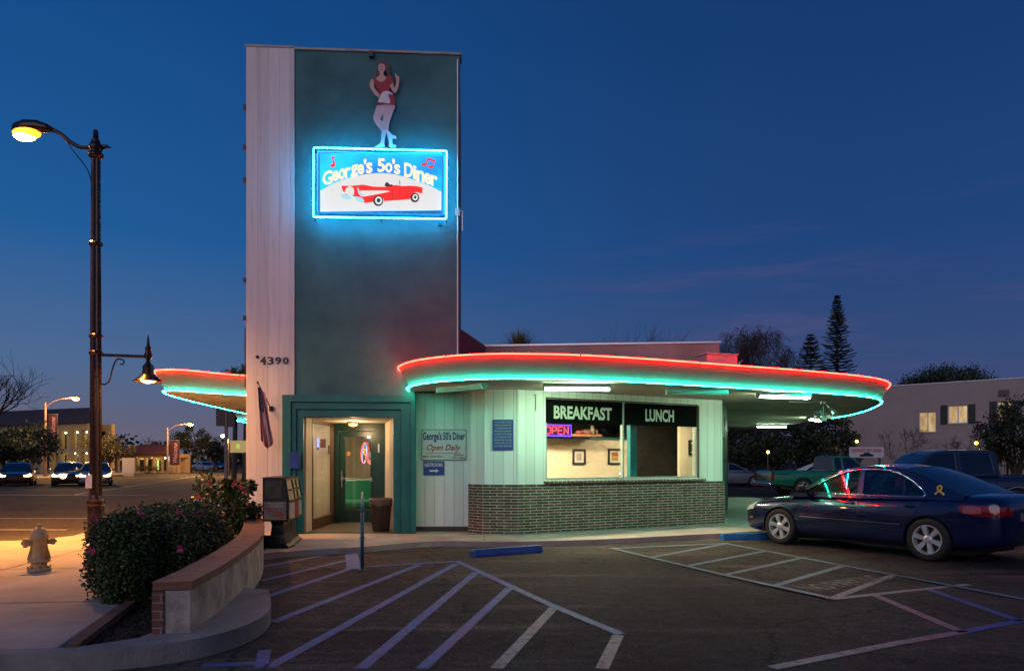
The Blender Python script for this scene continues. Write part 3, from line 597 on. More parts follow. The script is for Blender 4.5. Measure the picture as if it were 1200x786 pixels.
def front_walls():
    # white wall with signs
    W1 = Frame((-2.0, 15.0), (-.90, 15.0))
    m = MB(); m.fbox(W1, 0, W1.len + .22, .20, SOF - .004, -.15, 0); m.build('white_wall', M_siding, D)
    m = MB(); m.fbox(W1, 0, W1.len, .10, .20, -.15, -.02); m.build('wall_footing', mat('footing', (.10, .06, .045), .9, noise=.5, nscale=14, bump=.6), D)
    # bay: brick skirt and white siding above
    pts = [(-.895, 14.97), (-.88, 14.55), (-.573, 14.25), (.117, 14.17)]
    ins = .05
    for a, b in zip(pts[:-1], pts[1:]):
        F = Frame(a, b)
        m = MB(); m.fbox(F, 0, F.len, .10, 1.09, -.14, 0); m.build('brick_skirt', M_brick, D)
        m = MB(); m.fbox(F, .0, F.len + .01, 1.09, SOF - .004, -.2, -ins); m.build('white_wall', M_siding, D)
    # main wall with the window
    u0, z1a = M.uz(639.5, 467.6, -ins); u1, z1b = M.uz(817, 475, -ins); zt = (z1a + z1b) / 2; zb = 1.175
    m = MB(); m.fbox(M, 0, M.len, .10, 1.09, -.14, 0); m.build('brick_skirt', M_brick, D)
    m = MB(); m.fpoly(M, [(.0, 1.09), (M.len - .03, 1.09), (M.len - .03, SOF - .004), (.0, SOF - .004)], -.2, -ins, holes=[[(u0, zb), (u1, zb), (u1, zt), (u0, zt)]])
    m.build('white_wall', M_siding, D)
    m = MB()
    for F, a in ((M, 0),): m.fbox(F, u0 - .05, u1 + .18, 1.10, 1.15, -.045, .05)
    m.build('window_sill', mat_brick('sill_brick', (.16, .08, .055), (.12, .06, .045), (.38, .36, .31), .10, .30, .01), D, bevel=.006)
    um = M.upx(732.5)
    m = MB(); fw = .035
    m.fpoly(M, [(u0, zb), (u1, zb), (u1, zt), (u0, zt)], -.14, -.06, holes=[[(u0 + fw, zb + fw), (um - .02, zb + fw), (um - .02, zt - fw), (u0 + fw, zt - fw)], [(um + .02, zb + fw), (u1 - fw, zb + fw), (u1 - fw, zt - fw), (um + .02, zt - fw)]])
    wf = m.build('window_frame', mat('pale_frame', (.42, .48, .44), .4, metal=.2, noise=.1), D)
    for a, b in ((u0 + fw, um - .02), (um + .02, u1 - fw)):
        m = MB(); m.fbox(M, a, b, zb + fw, zt - fw, -.115, -.108); m.build('window_pane', M_glass, wf)
    m = MB(); m.fbox(M, u1 + .003, u1 + .04, zb, zt, -.10, -.02); m.fbox(M, u0, u1, zt + .002, zt + .03, -.07, -.03); m.build('window_trim', M_wood, D)
    # black valances with letters
    zv = M.uz(733, 497.5)[1]
    for a, b, s, pa, pb in ((u0 + .003, um - .03, 'BREAKFAST', (650.5, 476, 492), (718.5, 476, 491)), (um + .03, u1 - .003, 'LUNCH', (758, 480, 493), (791.5, 480, 494))):
        m = MB(); m.fbox(M, a, b, zv, zt - .002, -.10, -.052); v = m.build('window_valance', mat('black_valance', (.003, .003, .003), .9, spec=.08), D)
        m = MB(); ua, ub = M.upx(pa[0]), M.upx(pb[0]); zc = (M.uz(pa[0], (pa[1] + pa[2]) / 2)[1] + M.uz(pb[0], (pb[1] + pb[2]) / 2)[1]) / 2
        text_on(m, lambda u, z: M.at(u, z, -.048), s, ua, ub, zc - .135, zc + .135, .034); m.build('lettering', M_cream_l, v)
    # drain hook on the wall
    m = MB(); uh = M.upx(629); m.tube([M.at(uh - .05, 2.86, -.04), M.at(uh, 2.87, -.04), M.at(uh, 2.55, -.04)], .008, 5); m.build('hose_hook', M_wood, D)
    # side wall going back on the right
    S = Frame((4.90, 16.86), (5.75, 19.4)); m = MB(); m.fbox(S, 0, S.len, .10, SOF - .004, -.15, .0); m.build('side_wall', M_teal, D)
    S2 = Frame((5.75, 19.4), (7.6, 29)); m = MB(); m.fbox(S2, 0, S2.len, .10, SOF - .004, -.15, -.01); m.build('side_wall', M_teal, D)
    m = MB()
    for k in range(4): m.fbox(S, .12, 2.5, .55 + .5 * k, .60 + .5 * k, .003, .02)
    for u in (.3, 1.2, 2.1): m.fbox(S, u, u + .05, .3, 2.6, .021, .04)
    m.build('wall_lattice', M_darkgreen, D)
    S3 = Frame((7.6, 29), (-3, 29)); m = MB(); m.fbox(S3, 0, S3.len, .10, SOF - .004, -.15, .0); S4 = Frame((-5.2, 29), (-5.25, 17)); m.fbox(S4, 0, S4.len, .1, SOF - .004, -.15, 0); m.build('rear_wall', M_roofst, D)
    # dining room seen through the window
    w = -2.7
    uc = M.upx(741, w); zc = 2.10
    m = MB(); m.fbox(M, -1.0, uc, .12, zc, w - .1, w); m.build('room_wall', mat('cream_wall', (.66, .55, .40), .7, noise=.05, nscale=3), D)
    m = MB(); m.fbox(M, -1.0, uc + .05, zc + .002, zc + .045, w - .12, w + .06); m.build('wall_trim', M_teal, D)
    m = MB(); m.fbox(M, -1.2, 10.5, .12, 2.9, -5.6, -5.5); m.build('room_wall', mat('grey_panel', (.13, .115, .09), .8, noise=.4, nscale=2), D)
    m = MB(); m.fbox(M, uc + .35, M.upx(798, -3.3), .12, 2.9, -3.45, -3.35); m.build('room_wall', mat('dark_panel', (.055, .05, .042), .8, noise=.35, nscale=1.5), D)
    ua = M.upx(797, -1.6)
    m = MB(); m.fbox(M, ua, 7.0, .12, 2.9, -1.7, -1.6); m.build('room_wall', mat('cream_wall', (.66, .55, .40), .7), D)
    m = MB(); c = M.upx(740.5, -.3); m.fbox(M, c - .09, c + .09, .12, 2.9, -.36, -.24); m.build('room_post', mat('bright_teal', (.01, .22, .26), .4, noise=.1), D)
    m = MB(); m.slab([tuple(M.at(-.2, 0, -.22)[:2]), tuple(M.at(5.45, 0, -.22)[:2]), tuple(M.at(10.5, 0, -5.5)[:2]), tuple(M.at(-1, 0, -5.5)[:2])], .105, .13); m.build('room_floor', M_tile, D)
    m = MB(); m.slab([tuple(M.at(-.2, 0, -.22)[:2]), tuple(M.at(5.45, 0, -.22)[:2]), tuple(M.at(10.5, 0, -5.5)[:2]), tuple(M.at(-1, 0, -5.5)[:2])], 2.86, 2.90); m.build('room_ceiling', mat('brown_ceiling', (.16, .12, .085), .8, noise=.2), D)
    for a, b in ((-.58, -.50),): m = MB(); m.fbox(M, a, b, .12, 2.9, -5.5, -1.6); m.build('room_wall', M_cream, D)
    # shelf with jars over the cream wall
    zs = M.uz(690, 511, w + .5)[1]
    m = MB(); m.fbox(M, M.upx(640, w + .5), M.upx(705, w + .5), zs, zs + .05, w + .03, w + .5); m.build('wall_shelf', mat('orange_lit_shelf', (.42, .15, .05), .5, noise=.3), D)  # brown shelf, its orange glow put into the base colour
    for (u, dz, z, e, c) in ((1.6, 0, 2.82, 300, (1, .80, .52)), (4.6, 0, 2.8, 140, (1, .80, .52))):
        l = bpy.data.lights.new('room_lamp', 'AREA'); l.energy = e; l.color = c; l.shape = 'RECTANGLE'; l.size = 1.6 if u < 3 else .5; l.size_y = .3; o = bpy.data.objects.new('room_lamp', l); COL.objects.link(o)
        o.location = M.at(u, z, -1.25 if u < 3 else -.75); o.rotation_euler = (0, 0, math.atan2(M.u.y, M.u.x))
    return u0, u1, zb, zt
WU0, WU1, WZB, WZT = front_walls()

def offset_curve(pts, d):
    out = []; n = len(pts)
    for i, p in enumerate(pts):
        t = (pts[min(i + 1, n - 1)] - pts[max(i - 1, 0)]).normalized(); out.append(p + Vector((t.y, -t.x, 0)) * d)
    return out
def canopy(outline, closing, right=True):
    c = cr_curve([(*p, 0) for p in outline], 8)
    zz = Vector((0, 0, 1)); top = offset_curve(c, .17); mid = offset_curve(c, .10); lip = offset_curve(c, .0)
    h = TOPZ + .06 - SOF
    prof = [(0, SOF - .002), (0.02, SOF + .04), (.06, SOF + .12), (.16, TOPZ - .05), (.185, TOPZ), (.19, TOPZ + .034), (.12, TOPZ + .038)]
    rows = [[q + zz * z for q in offset_curve(c, d)] for d, z in prof]
    m = MB(); m.grid(rows); f = m.build('canopy_fascia', M_fascia, D, smooth=True)
    m = MB()
    m.slab([tuple(p[:2]) for p in offset_curve(c, -.006)] + closing, SOF, SOF + .03); m.build('canopy_soffit', M_soffit, D)
    m = MB(); m.slab([tuple(p[:2]) for p in offset_curve(c, .13)] + closing, TOPZ - .03, TOPZ + .02); m.build('canopy_roof', mat('roof_gravel', (.10, .09, .085), .9, noise=.3), D)
    tr = [p + zz * (TOPZ + .03) for p in offset_curve(c, .225)]; tg = [p + zz * (SOF + .008) for p in offset_curve(c, .055)]
    # neon broken into glass lengths, each bent back at its ends
    if right: tr = [q for q in tr if q.y < 24.5 or q.x < 0]; tg = [q for q in tg if q.y < 24.5 or q.x < 0]
    for pts, mt, nm in ((tr, N_red, 'red_neon_tube'), (tg, N_green, 'green_neon_tube')):
        m = MB(); L = 0; seg = [pts[0]]
        off = offset_curve(pts, -.03)
        for i in range(1, len(pts)):
            L += (pts[i] - pts[i - 1]).length; seg.append(pts[i])
            if L > 2.35 or i == len(pts) - 1:
                m.tube(seg, .0095, 8); seg = [pts[i] + (pts[min(i + 1, len(pts) - 1)] - pts[i]).normalized() * .03 - zz * .004]; L = 0
        m.build(nm, mt, D, smooth=True)
        for i in range(3, len(pts), 8):
            t = (pts[i] - pts[i - 1]).normalized(); s = Vector((t.y, -t.x, 0)); q = pts[i] - s * .05
            m = MB(); m.tube([q, pts[i] - s * .012], .010, 5); m.build('tube_support', M_white, D)
                                                                   # sheet seams on the fascia
    for i in range(6, len(c) - 4, 9):
        t = (c[i] - c[i - 1]).normalized(); s = Vector((t.y, -t.x, 0)); e = t * .006
        a = [c[i] + s * (d + .003) + zz * z for d, z in prof[1:6]]
        m = MB(); m.grid([[q - e for q in a], [q + e for q in a]]); m.build('fascia_seam', mat('seam', (.16, .16, .16), .7), f)
canopy([(-2.03, 14.64), (-1.97, 14.05), (-1.64, 13.35), (-1.05, 12.8), (-.3, 12.52), (.75, 12.58), (1.7, 12.86), (2.9, 13.38), (4.17, 14.0), (5.44, 14.6), (6.8, 15.35), (7.8, 16.05), (8.5, 16.85), (9.05, 17.9), (9.6, 19.4), (10.15, 21.3), (10.5, 23.6), (10.7, 28), (10.6, 33)],
       [(6, 33), (5.0, 20), (-1.1, 15.2), (-2.0, 15.1)])
canopy([(-7.95, 34), (-9.6, 31), (-9.7, 26.2), (-9.3, 25.1), (-8.5, 24.9), (-8.05, 24.2), (-7.9, 21.5), (-7.68, 18.5), (-7.4, 16.0), (-7.18, 15.1), (-7.0, 14.72), (-6.7, 14.66), (-6.25, 15.2), (-5.7, 15.66), (-5.2, 15.95)],
       [(-5.25, 17), (-5.25, 29), (-5.2, 34)])

def roofs():
    m = MB()
    A = [(-.62, 17.0), (4.72, 16.5), (6.0, 28), (-.9, 28)]
    for a, b in ((A[0], A[1]), (A[1], A[2]), (A[3], A[0])): F = Frame(a, b); m.fbox(F, 0, F.len, TOPZ + .02, 4.23, -.2, 0)
    m.slab([(-.6, 17.1), (4.65, 16.6), (5.9, 27.9), (-.85, 27.9)], 3.9, 4.0)
    o = m.build('upper_wall', M_roofst, D)
    m = MB()
    for a, b in ((A[0], A[1]), (A[1], A[2])): F = Frame(a, b); m.fbox(F, -.03, F.len + .03, 4.232, 4.27, -.24, .03)
    m.build('coping', M_alu, o)
    m = MB(); F = Frame((-1.0, 15.05), (-.60, 16.99)); F = Frame((-1.02, 14.9), (-.62, 16.98)); m.fbox(F, 0, F.len, TOPZ + .02, 4.24, -.15, 0); F2 = Frame((-1.04, 14.75), (-.6, 17.0))
    m.build('upper_wall', mat('dark_stucco', (.12, .10, .11), .9, noise=.2), D)
    m = MB(); F = Frame((3.93, 14.62), (4.65, 14.85)); m.fbox(F, 0, .72, 3.38, 3.70, -.4, 0); m.fbox(F, -.02, .74, 3.702, 3.74, -.42, .02)
    rb = m.build('roof_unit', mat('unit_metal', (.42, .38, .38), .55, noise=.2), D, bevel=.01)
    m = MB(); m.tube([F.at(.9, 3.36, -.2), F.at(.9, 3.6, -.2), F.at(.95, 3.64, -.15)], .02, 6); m.build('roof_pipe', M_alu, D)
roofs()
# ------------------------------------------------------------ signs and fittings on the diner
def flat(mb, mapf, pts, th=.004):                      # a flat painted shape with a little thickness
    P0 = [mapf(x, y, 0) for x, y in pts]; P1 = [mapf(x, y, th) for x, y in pts]
    tris = tessellate_polygon([[Vector((x, -y, 0)) for x, y in pts]]); n = len(pts); fs = []
    for t in tris:
        a, b, c = (Vector((pts[i][0], -pts[i][1], 0)) for i in t)
        if (b - a).cross(c - a).z < 0: t = (t[0], t[2], t[1])
        fs.append(tuple(n + i for i in t))
    for i in range(n): fs.append((i, (i + 1) % n, n + (i + 1) % n, n + i))
    mb.add(P0 + P1, fs)
def sm(pts, n=5, closed=True): return [(p.x, p.y) for p in cr_curve([(a, b, 0) for a, b in pts], n, closed)]
def ell(cx, cy, rx, ry, n=20, rot=0):
    return [(cx + rx * math.cos(t) * math.cos(rot) - ry * math.sin(t) * math.sin(rot), cy + rx * math.cos(t) * math.sin(rot) + ry * math.sin(t) * math.cos(rot)) for t in [2 * math.pi * i / n for i in range(n)]]

def pt_on(F, px, py, w):
    u, z = F.uz(px, py, w); return F.at(u, z, w)

def big_sign():
    S = thing('neon_diner_sign', 'backlit rectangular diner sign with red convertible and blue neon border on the tower', 'sign', tuple(T.at(T.upx(446), 5.6, 0)))
    W = .24
    ul, zt = T.uz(371.5, 177.5, W); ur, zb = T.uz(521.5, 250.5, W); _, zt2 = T.uz(521.5, 180, W); _, zb2 = T.uz(371.5, 249.5, W)
    zt = (zt + zt2) / 2; zb = (zb + zb2) / 2
    m = MB(); m.fbox(T, ul, ur, zb, zt, .04, W); b = m.build('sign_box', mat('sign_box_metal', (.05, .16, .22), .4, metal=.3, noise=.2), S, bevel=.01)
    def mp(off):
        def f(cx, cy, w=0):
            px = 375 + cx / 8.276; py = 175 + cy / 8.276 - (px - 446) * .012 + .3
            u, z = T.uz(px, py, W); return T.at(u, z, W + off + w)
        return f
    E_sky = emit('sign_sky', (.0, .43, .92), .95); E_w = emit('sign_white', (.80, .80, .76), .80); E_l = emit('sign_letter', (1.0, .84, .48), .95)
    E_r = emit('sign_red', (.88, .012, .008), 1.0); E_k = emit('sign_dark', (.02, .035, .03), .5); E_c = emit('sign_chrome', (.35, .68, .82), .9); E_o = emit('sign_outline', (.85, .80, .78), .9)
    # graded lightbox blue
    nt = E_sky.node_tree; bs = nt.nodes['Principled BSDF']; tc = nt.nodes.new('ShaderNodeTexCoord'); nz = nt.nodes.new('ShaderNodeTexNoise'); nz.inputs['Scale'].default_value = .9; rr = nt.nodes.new('ShaderNodeValToRGB')
    rr.color_ramp.elements[0].position = .38; rr.color_ramp.elements[1].position = .62; rr.color_ramp.elements[0].color = (.0, .22, .85, 1); rr.color_ramp.elements[1].color = (.0, .62, .95, 1)
    nt.links.new(tc.outputs['Object'], nz.inputs[0]); nt.links.new(nz.outputs[0], rr.inputs[0]); nt.links.new(rr.outputs[0], bs.inputs['Emission Color'])
    m = MB(); f = mp(.003); x0, x1, y0, y1 = 0, 1180, 32, 600
    flat(m, f, [(x0, y0), (x1, y0), (x1, y1), (x0, y1)]); face = m.build('sign_face', E_sky, S)
    m = MB(); arc = [(4, 395)] + sm([(4, 395), (150, 318), (300, 268), (450, 240), (580, 232), (720, 244), (880, 290), (1030, 345), (1176, 418)], 5, False) + [(1176, 596), (4, 596)]
    flat(m, mp(.008), arc); m.build('sign_mound', E_w, face)
    # arched letters, one by one
    chars = [("G", 28, 118, 205, 335), ("e", 122, 178, 205, 300), ("o", 184, 240, 185, 285), ("r", 246, 292, 175, 268), ("g", 300, 366, 150, 272), ("e", 368, 424, 145, 238), ("'", 428, 446, 95, 140), ("s", 450, 505, 130, 228),
             ("5", 560, 628, 92, 218), ("o", 636, 698, 135, 225), ("'", 704, 722, 98, 142), ("s", 722, 774, 150, 240),
             ("D", 820, 898, 140, 272), ("i", 904, 932, 165, 290), ("n", 940, 1010, 215, 318), ("e", 1016, 1072, 238, 340), ("r", 1078, 1136, 262, 362)]
    m = MB(); o = MB()
    for ch, a, b_, t, bt in chars:
        sl = ((a + b_) / 2 - 580) / 560 * 22
        def fn(u, z, off, a=a, b_=b_, sl=sl): return mp(off)(u, -z + (u - (a + b_) / 2) / (b_ - a) * sl)
        text_on(o, lambda u, z: fn(u, z, .012), ch, a - 3, b_ + 5, -bt - 4, -t + 3, .030)
        text_on(m, lambda u, z: fn(u, z, .015), ch, a, b_, -bt, -t, .018)
    o.build('lettering_outline', E_o, face); m.build('lettering', E_l, face)
    # music notes
    for k, (pl, out) in enumerate((([sm(ell(122, 155, 20, 15, 14)), [(130, 155), (122, 100), (112, 66), (150, 72), (152, 84), (130, 84), (146, 128), (146, 160), (140, 166)]], 0),
                                   ([sm(ell(1008, 155, 26, 14, 14)), sm(ell(1075, 178, 26, 14, 14)), [(1024, 155), (1042, 88), (1120, 112), (1098, 182), (1088, 178), (1104, 126), (1050, 112), (1036, 160)]], 0))):
        m = MB()
        for q in pl: flat(m, mp(.014), q)
        m.build('music_note', E_r, face)
    m = MB()                                                       # the convertible: body
    body = [(208, 350), (300, 352), (420, 342), (520, 362), (640, 366), (690, 352), (740, 350), (800, 360), (870, 358), (935, 362), (996, 378), (994, 432), (970, 432), (955, 424), (925, 422), (890, 445), (872, 488), (760, 495), (620, 504), (616, 480), (580, 462), (530, 478), (510, 512), (432, 520), (405, 488), (360, 470), (335, 440), (262, 430), (225, 405)]
    flat(m, mp(.014), body); m.build('painted_car', E_r, face)
    m = MB(); flat(m, mp(.019), sm([(290, 358), (325, 375), (332, 420), (318, 455), (262, 450), (244, 420), (252, 380)])); flat(m, mp(.019), [(395, 400), (640, 402), (680, 412), (600, 428), (420, 460), (385, 430)])
    m.build('painted_trim', E_w, face)
    m = MB(); flat(m, mp(.022), [(200, 432), (250, 440), (300, 455), (312, 472), (270, 488), (215, 470)]); flat(m, mp(.022), [(330, 452), (410, 470), (432, 500), (420, 520), (370, 508)]); flat(m, mp(.022), [(360, 372), (372, 372), (392, 420), (440, 446), (400, 458), (376, 430)]); flat(m, mp(.022), [(535, 318), (545, 312), (530, 352), (520, 352)])
    m.build('painted_chrome', E_c, face)
    m = MB(); flat(m, mp(.019), sm([(636, 362), (634, 335), (655, 322), (678, 345), (700, 345), (705, 362)])); flat(m, mp(.019), [(770, 305), (776, 305), (780, 352), (774, 352)])
    for cx, cy, r in ((566, 500, 52), (920, 474, 46)): flat(m, mp(.019), ell(cx, cy, r * .95, r))
    for q in ([(700, 372), (703, 372), (706, 486), (702, 486)], [(858, 366), (861, 366), (852, 470), (848, 470)], [(246, 432), (278, 434), (276, 446), (248, 444)], [(320, 440), (346, 446), (344, 458), (318, 450)]): flat(m, mp(.019), q)
    m.build('painted_wheel', E_k, face)
    for cx, cy, r in ((570, 498, 38), (924, 472, 30)): m = MB(); flat(m, mp(.024), ell(cx, cy, r * .9, r)); m.build('painted_whitewall', E_w, face)
    m = MB()
    for cx, cy, r in ((570, 498, 20), (924, 472, 14)): flat(m, mp(.029), ell(cx, cy, r * .9, r))
    m.build('painted_hub', E_k, face)
    # neon border
    w = .27; c = [pt_on(T, *q, w) for q in ((367.6, 173), (523.6, 177), (523.0, 256.5), (367.2, 254.3))]
    def rr_path(cs, d=.04):
        out = []
        for i in range(4):
            a, b, e = cs[i - 1], cs[i], cs[(i + 1) % 4]; p = b + (a - b).normalized() * d; q = b + (e - b).normalized() * d
            out += [p, b * .6 + (p + q) * .2, q]
        return out
    m = MB(); m.tube(rr_path(c), .012, 8, closed=True)
    i = [q + (sum(c, Vector()) / 4 - q).normalized() * .05 - T.n * .10 for q in c]
    m.build('blue_neon_tube', N_blue, S, smooth=True)
    m = MB(); m.tube(rr_path(i), .010, 6, closed=True); 
    m = MB()
    for q in c: m.tube([q - T.n * .24, q - T.n * .01], .014, 6)
    for q in ((c[0] + c[1]) / 2, (c[2] + c[3]) / 2, (c[1] + c[2]) / 2, (c[0] + c[3]) / 2): m.tube([q - T.n * .24, q - T.n * .01], .010, 6)
    m.fbox(T, T.upx(513, .1), T.upx(518, .1), zb - .16, zb - .12, .004, .06); m.build('tube_bracket', M_black, S)
big_sign()

def waitress():
    S = thing('waitress_cutout', 'flat painted cutout of a waitress in red dress above the neon sign', 'cutout sign', tuple(T.at(T.upx(451), 8, .1)))
    def mp(off):
        def f(cx, cy, w=0):
            u, z = T.uz(420 + cx / 6.83, 60 + cy / 6.83, .12); return T.at(u, z, .08 + off + w)
        return f
    skin = mat('painted_skin', (.62, .36, .30), .6, noise=.15, nscale=6); red = mat('painted_dress', (.36, .02, .035), .6, noise=.4, nscale=9); hair = mat('painted_hair', (.13, .05, .03), .6, noise=.5, nscale=14)
    wht = mat('painted_apron', (.66, .62, .64), .6, noise=.2, nscale=9); hose = mat('painted_legs', (.62, .42, .42), .6, noise=.18, nscale=6); boot = mat('painted_boot', (.55, .70, .74), .6, noise=.15, nscale=8)
    m = MB()
    L1 = [(160, 425), (285, 428), (280, 470), (262, 520), (245, 570), (238, 620), (232, 650), (195, 650), (165, 610), (130, 565), (118, 530), (132, 480)]
    flat(m, mp(0), sm(L1, 3), .02); legs = m.build('legs', hose, S)
    m = MB(); flat(m, mp(.021), sm([(196, 505), (194, 555), (176, 545), (180, 528)], 4)); m.build('leg_gap', mat('gap_paint', (.03, .10, .13), .8), legs)
    m = MB(); flat(m, mp(0.004), sm([(192, 630), (225, 632), (214, 680), (206, 730), (208, 762), (150, 768), (128, 764), (160, 745), (178, 720), (184, 670)], 3), .02)
    flat(m, mp(0.006), sm([(228, 630), (250, 645), (272, 668), (300, 680), (298, 698), (276, 694), (270, 715), (278, 745), (298, 748), (296, 768), (250, 766), (244, 720), (232, 680)], 3), .02); m.build('boots', boot, S)
    m = MB(); flat(m, mp(.01), sm([(150, 84), (185, 78), (222, 86), (240, 110), (250, 150), (262, 205), (240, 215), (225, 170), (215, 150), (175, 160), (160, 190), (140, 215), (136, 185), (150, 140), (148, 110)], 3), .02); m.build('hair', hair, S)
    m = MB(); flat(m, mp(.032), sm([(160, 112), (185, 100), (210, 112), (214, 145), (200, 170), (205, 195), (225, 215), (200, 245), (150, 240), (130, 220), (165, 200), (172, 178), (160, 150)], 3), .006)
    flat(m, mp(.02), sm([(105, 225), (128, 235), (122, 270), (132, 300), (160, 335), (176, 350), (170, 375), (150, 362), (120, 335), (96, 290), (90, 262)], 3), .02)
    flat(m, mp(.02), sm([(250, 235), (272, 240), (282, 280), (292, 290), (304, 250), (300, 215), (292, 180), (298, 176), (308, 198), (326, 205), (326, 235), (320, 280), (302, 325), (285, 330), (262, 300), (248, 270)], 3), .02)
    hd = m.build('upper_body', skin, S)
    m = MB(); flat(m, mp(.03), sm([(132, 205), (120, 230), (132, 262), (150, 300), (172, 330), (165, 370), (152, 420), (165, 432), (225, 424), (290, 428), (292, 390), (272, 350), (246, 325), (252, 280), (274, 250), (268, 208), (232, 200), (215, 232), (180, 250), (152, 235)], 3), .012); m.build('dress', red, S)
    m = MB(); flat(m, mp(.044), sm([(196, 328), (235, 322), (272, 338), (270, 352), (240, 346), (256, 412), (226, 418), (192, 412), (160, 408), (172, 370)], 3), .004); m.build('apron', wht, S)
    m = MB()
    for q in (ell(172, 128, 4, 2.5), ell(192, 126, 4, 2.5)): flat(m, mp(.040), q)
    m.build('eyes', hair, hd); m = MB(); flat(m, mp(.040), ell(184, 152, 8, 3)); m.build('lips', red, hd)
    m = MB(); m.tube([mp(-.08)(200, 100), mp(0)(200, 100)], .015, 6); m.tube([mp(-.08)(220, 740), mp(0)(220, 740)], .015, 6); m.tube([mp(-.08)(220, 380), mp(0)(220, 380)], .015, 6); m.build('wall_bracket', M_black, S)
waitress()

def numbers():
    S = thing('address_number', 'dark metal house number 4390 on the white boards of the tower', 'house number', tuple(T.at(T.upx(320), 3.5, .03)))
    for i, ch in enumerate('4390'):
        a = 304.6 + i * 8.9; b = a + 6.8
        u0, z1 = T.uz(a, 417.6 + .3 * i, .05); u1, z0 = T.uz(b, 427.2 - .2 * i, .05)
        m = MB(); text_on(m, lambda u, z: T.at(u, z, .05), ch, u0, u1, z0, z1, .02)
        text_on(m, lambda u, z: T.at(u, z, .034), ch, u0, u1, z0, z1, .02)
        m.build('digit', mat('digit_metal', (.035, .04, .04), .45, metal=.4, noise=.3), S)
    m = MB(); q = pt_on(T, 301.5, 418, .04); m.blob(q, .035, 8, 5); m.build('round_stud', mat('digit_metal', (.035, .04, .04), .45), S)
numbers()

def flag():
    S = thing('american_flag', 'limp American flag on an angled pole fixed to the white tower boards', 'flag', tuple(T.at(T.upx(318), 2.6, .03)))
    a = pt_on(T, 318.5, 480, .05); b = pt_on(T, 302, 448, .62)
    m = MB(); m.tube([a, b], .011, 6); m.blob(b, .025, 8, 5); m.build('flag_pole', M_black, S)
    m = MB(); m.fbox(T, T.upx(316.5), T.upx(320.5), T.uz(318, 482)[1], T.uz(318, 476)[1], .032, .07); m.build('pole_bracket', M_black, S)
    # cloth hangs from the upper 2/3 of the pole, gathered
    rows = []; uvs = []; nx, nz = 26, 26; top0 = b + (a - b) * .03; top1 = b + (a - b) * .34
    for j in range(nz + 1):
        t = j / nz; row = []
        for i in range(nx + 1):
            s = i / nx
            tp = top0.lerp(top1, s); g = .50 + .5 * (1 - t) ** 1.5
            mid = top0.lerp(top1, .55); x = mid + (tp - mid) * (g + .2 * t)
            fold = math.sin(s * 19 + t * 2.2) * .035 * (.35 + t)
            L = 1.16 - .08 * math.cos(s * 6)
            pos = Vector((x.x, x.y, 0)) + T.u * (s - .5) * (.06 + .12 * t) + T.n * fold + T.u * (math.cos(s * 13 + t) * .018 + t * .13); z = tp.z - L * t * (1 - .12 * s) - .02
            row.append(Vector((pos.x, pos.y, z)))
        rows.append(row)
    m = MB(); vs = [p for r in rows for p in r]; n = nx + 1
    m.add(vs, [(i * n + k, i * n + k + 1, (i + 1) * n + k + 1, (i + 1) * n + k) for i in range(nz) for k in range(nx)], [(k / nx, j / nz) for j in range(nz + 1) for k in range(nx + 1)])
    fm = mat('flag_cloth', (.6, .6, .6), .8); nt = fm.node_tree; N = nt.nodes; L = nt.links; bs = N['Principled BSDF']
    uv = N.new('ShaderNodeUVMap'); sp = N.new('ShaderNodeSeparateXYZ'); L.new(uv.outputs[0], sp.inputs[0])
    def mth(op, a, b=None):
        x = N.new('ShaderNodeMath'); x.operation = op
        for k, v in enumerate((a, b)):
            if v is None: continue
            if isinstance(v, (int, float)): x.inputs[k].default_value = v
            else: L.new(v, x.inputs[k])
        return x.outputs[0]
    st = mth('LESS_THAN', mth('FRACT', mth('MULTIPLY', sp.outputs[0], 6.5)), .5)
    ca = mth('MULTIPLY', mth('LESS_THAN', sp.outputs[0], .54), mth('LESS_THAN', sp.outputs[1], .40))
    vx = N.new('ShaderNodeTexVoronoi'); vx.inputs['Scale'].default_value = 1; vx.inputs['Randomness'].default_value = 0; mpp = N.new('ShaderNodeMapping'); mpp.inputs['Scale'].default_value = (14, 22, 1); L.new(uv.outputs[0], mpp.inputs[0]); L.new(mpp.outputs[0], vx.inputs[0])
    star = mth('LESS_THAN', vx.outputs[0], .22)
    m1 = N.new('ShaderNodeMix'); m1.data_type = 'RGBA'; L.new(st, m1.inputs[0]); m1.inputs[6].default_value = (.62, .52, .50, 1); m1.inputs[7].default_value = (.42, .045, .05, 1)
    m0 = N.new('ShaderNodeMix'); m0.data_type = 'RGBA'; L.new(star, m0.inputs[0]); m0.inputs[6].default_value = (.02, .025, .08, 1); m0.inputs[7].default_value = (.45, .42, .45, 1)
    m2 = N.new('ShaderNodeMix'); m2.data_type = 'RGBA'; L.new(ca, m2.inputs[0]); L.new(m1.outputs[2], m2.inputs[6]); L.new(m0.outputs[2], m2.inputs[7]); L.new(m2.outputs[2], bs.inputs['Base Color'])
    o = m.build('flag_cloth', fm, S, smooth=True); s = o.modifiers.new('s', 'SOLIDIFY'); s.thickness = .004
flag()

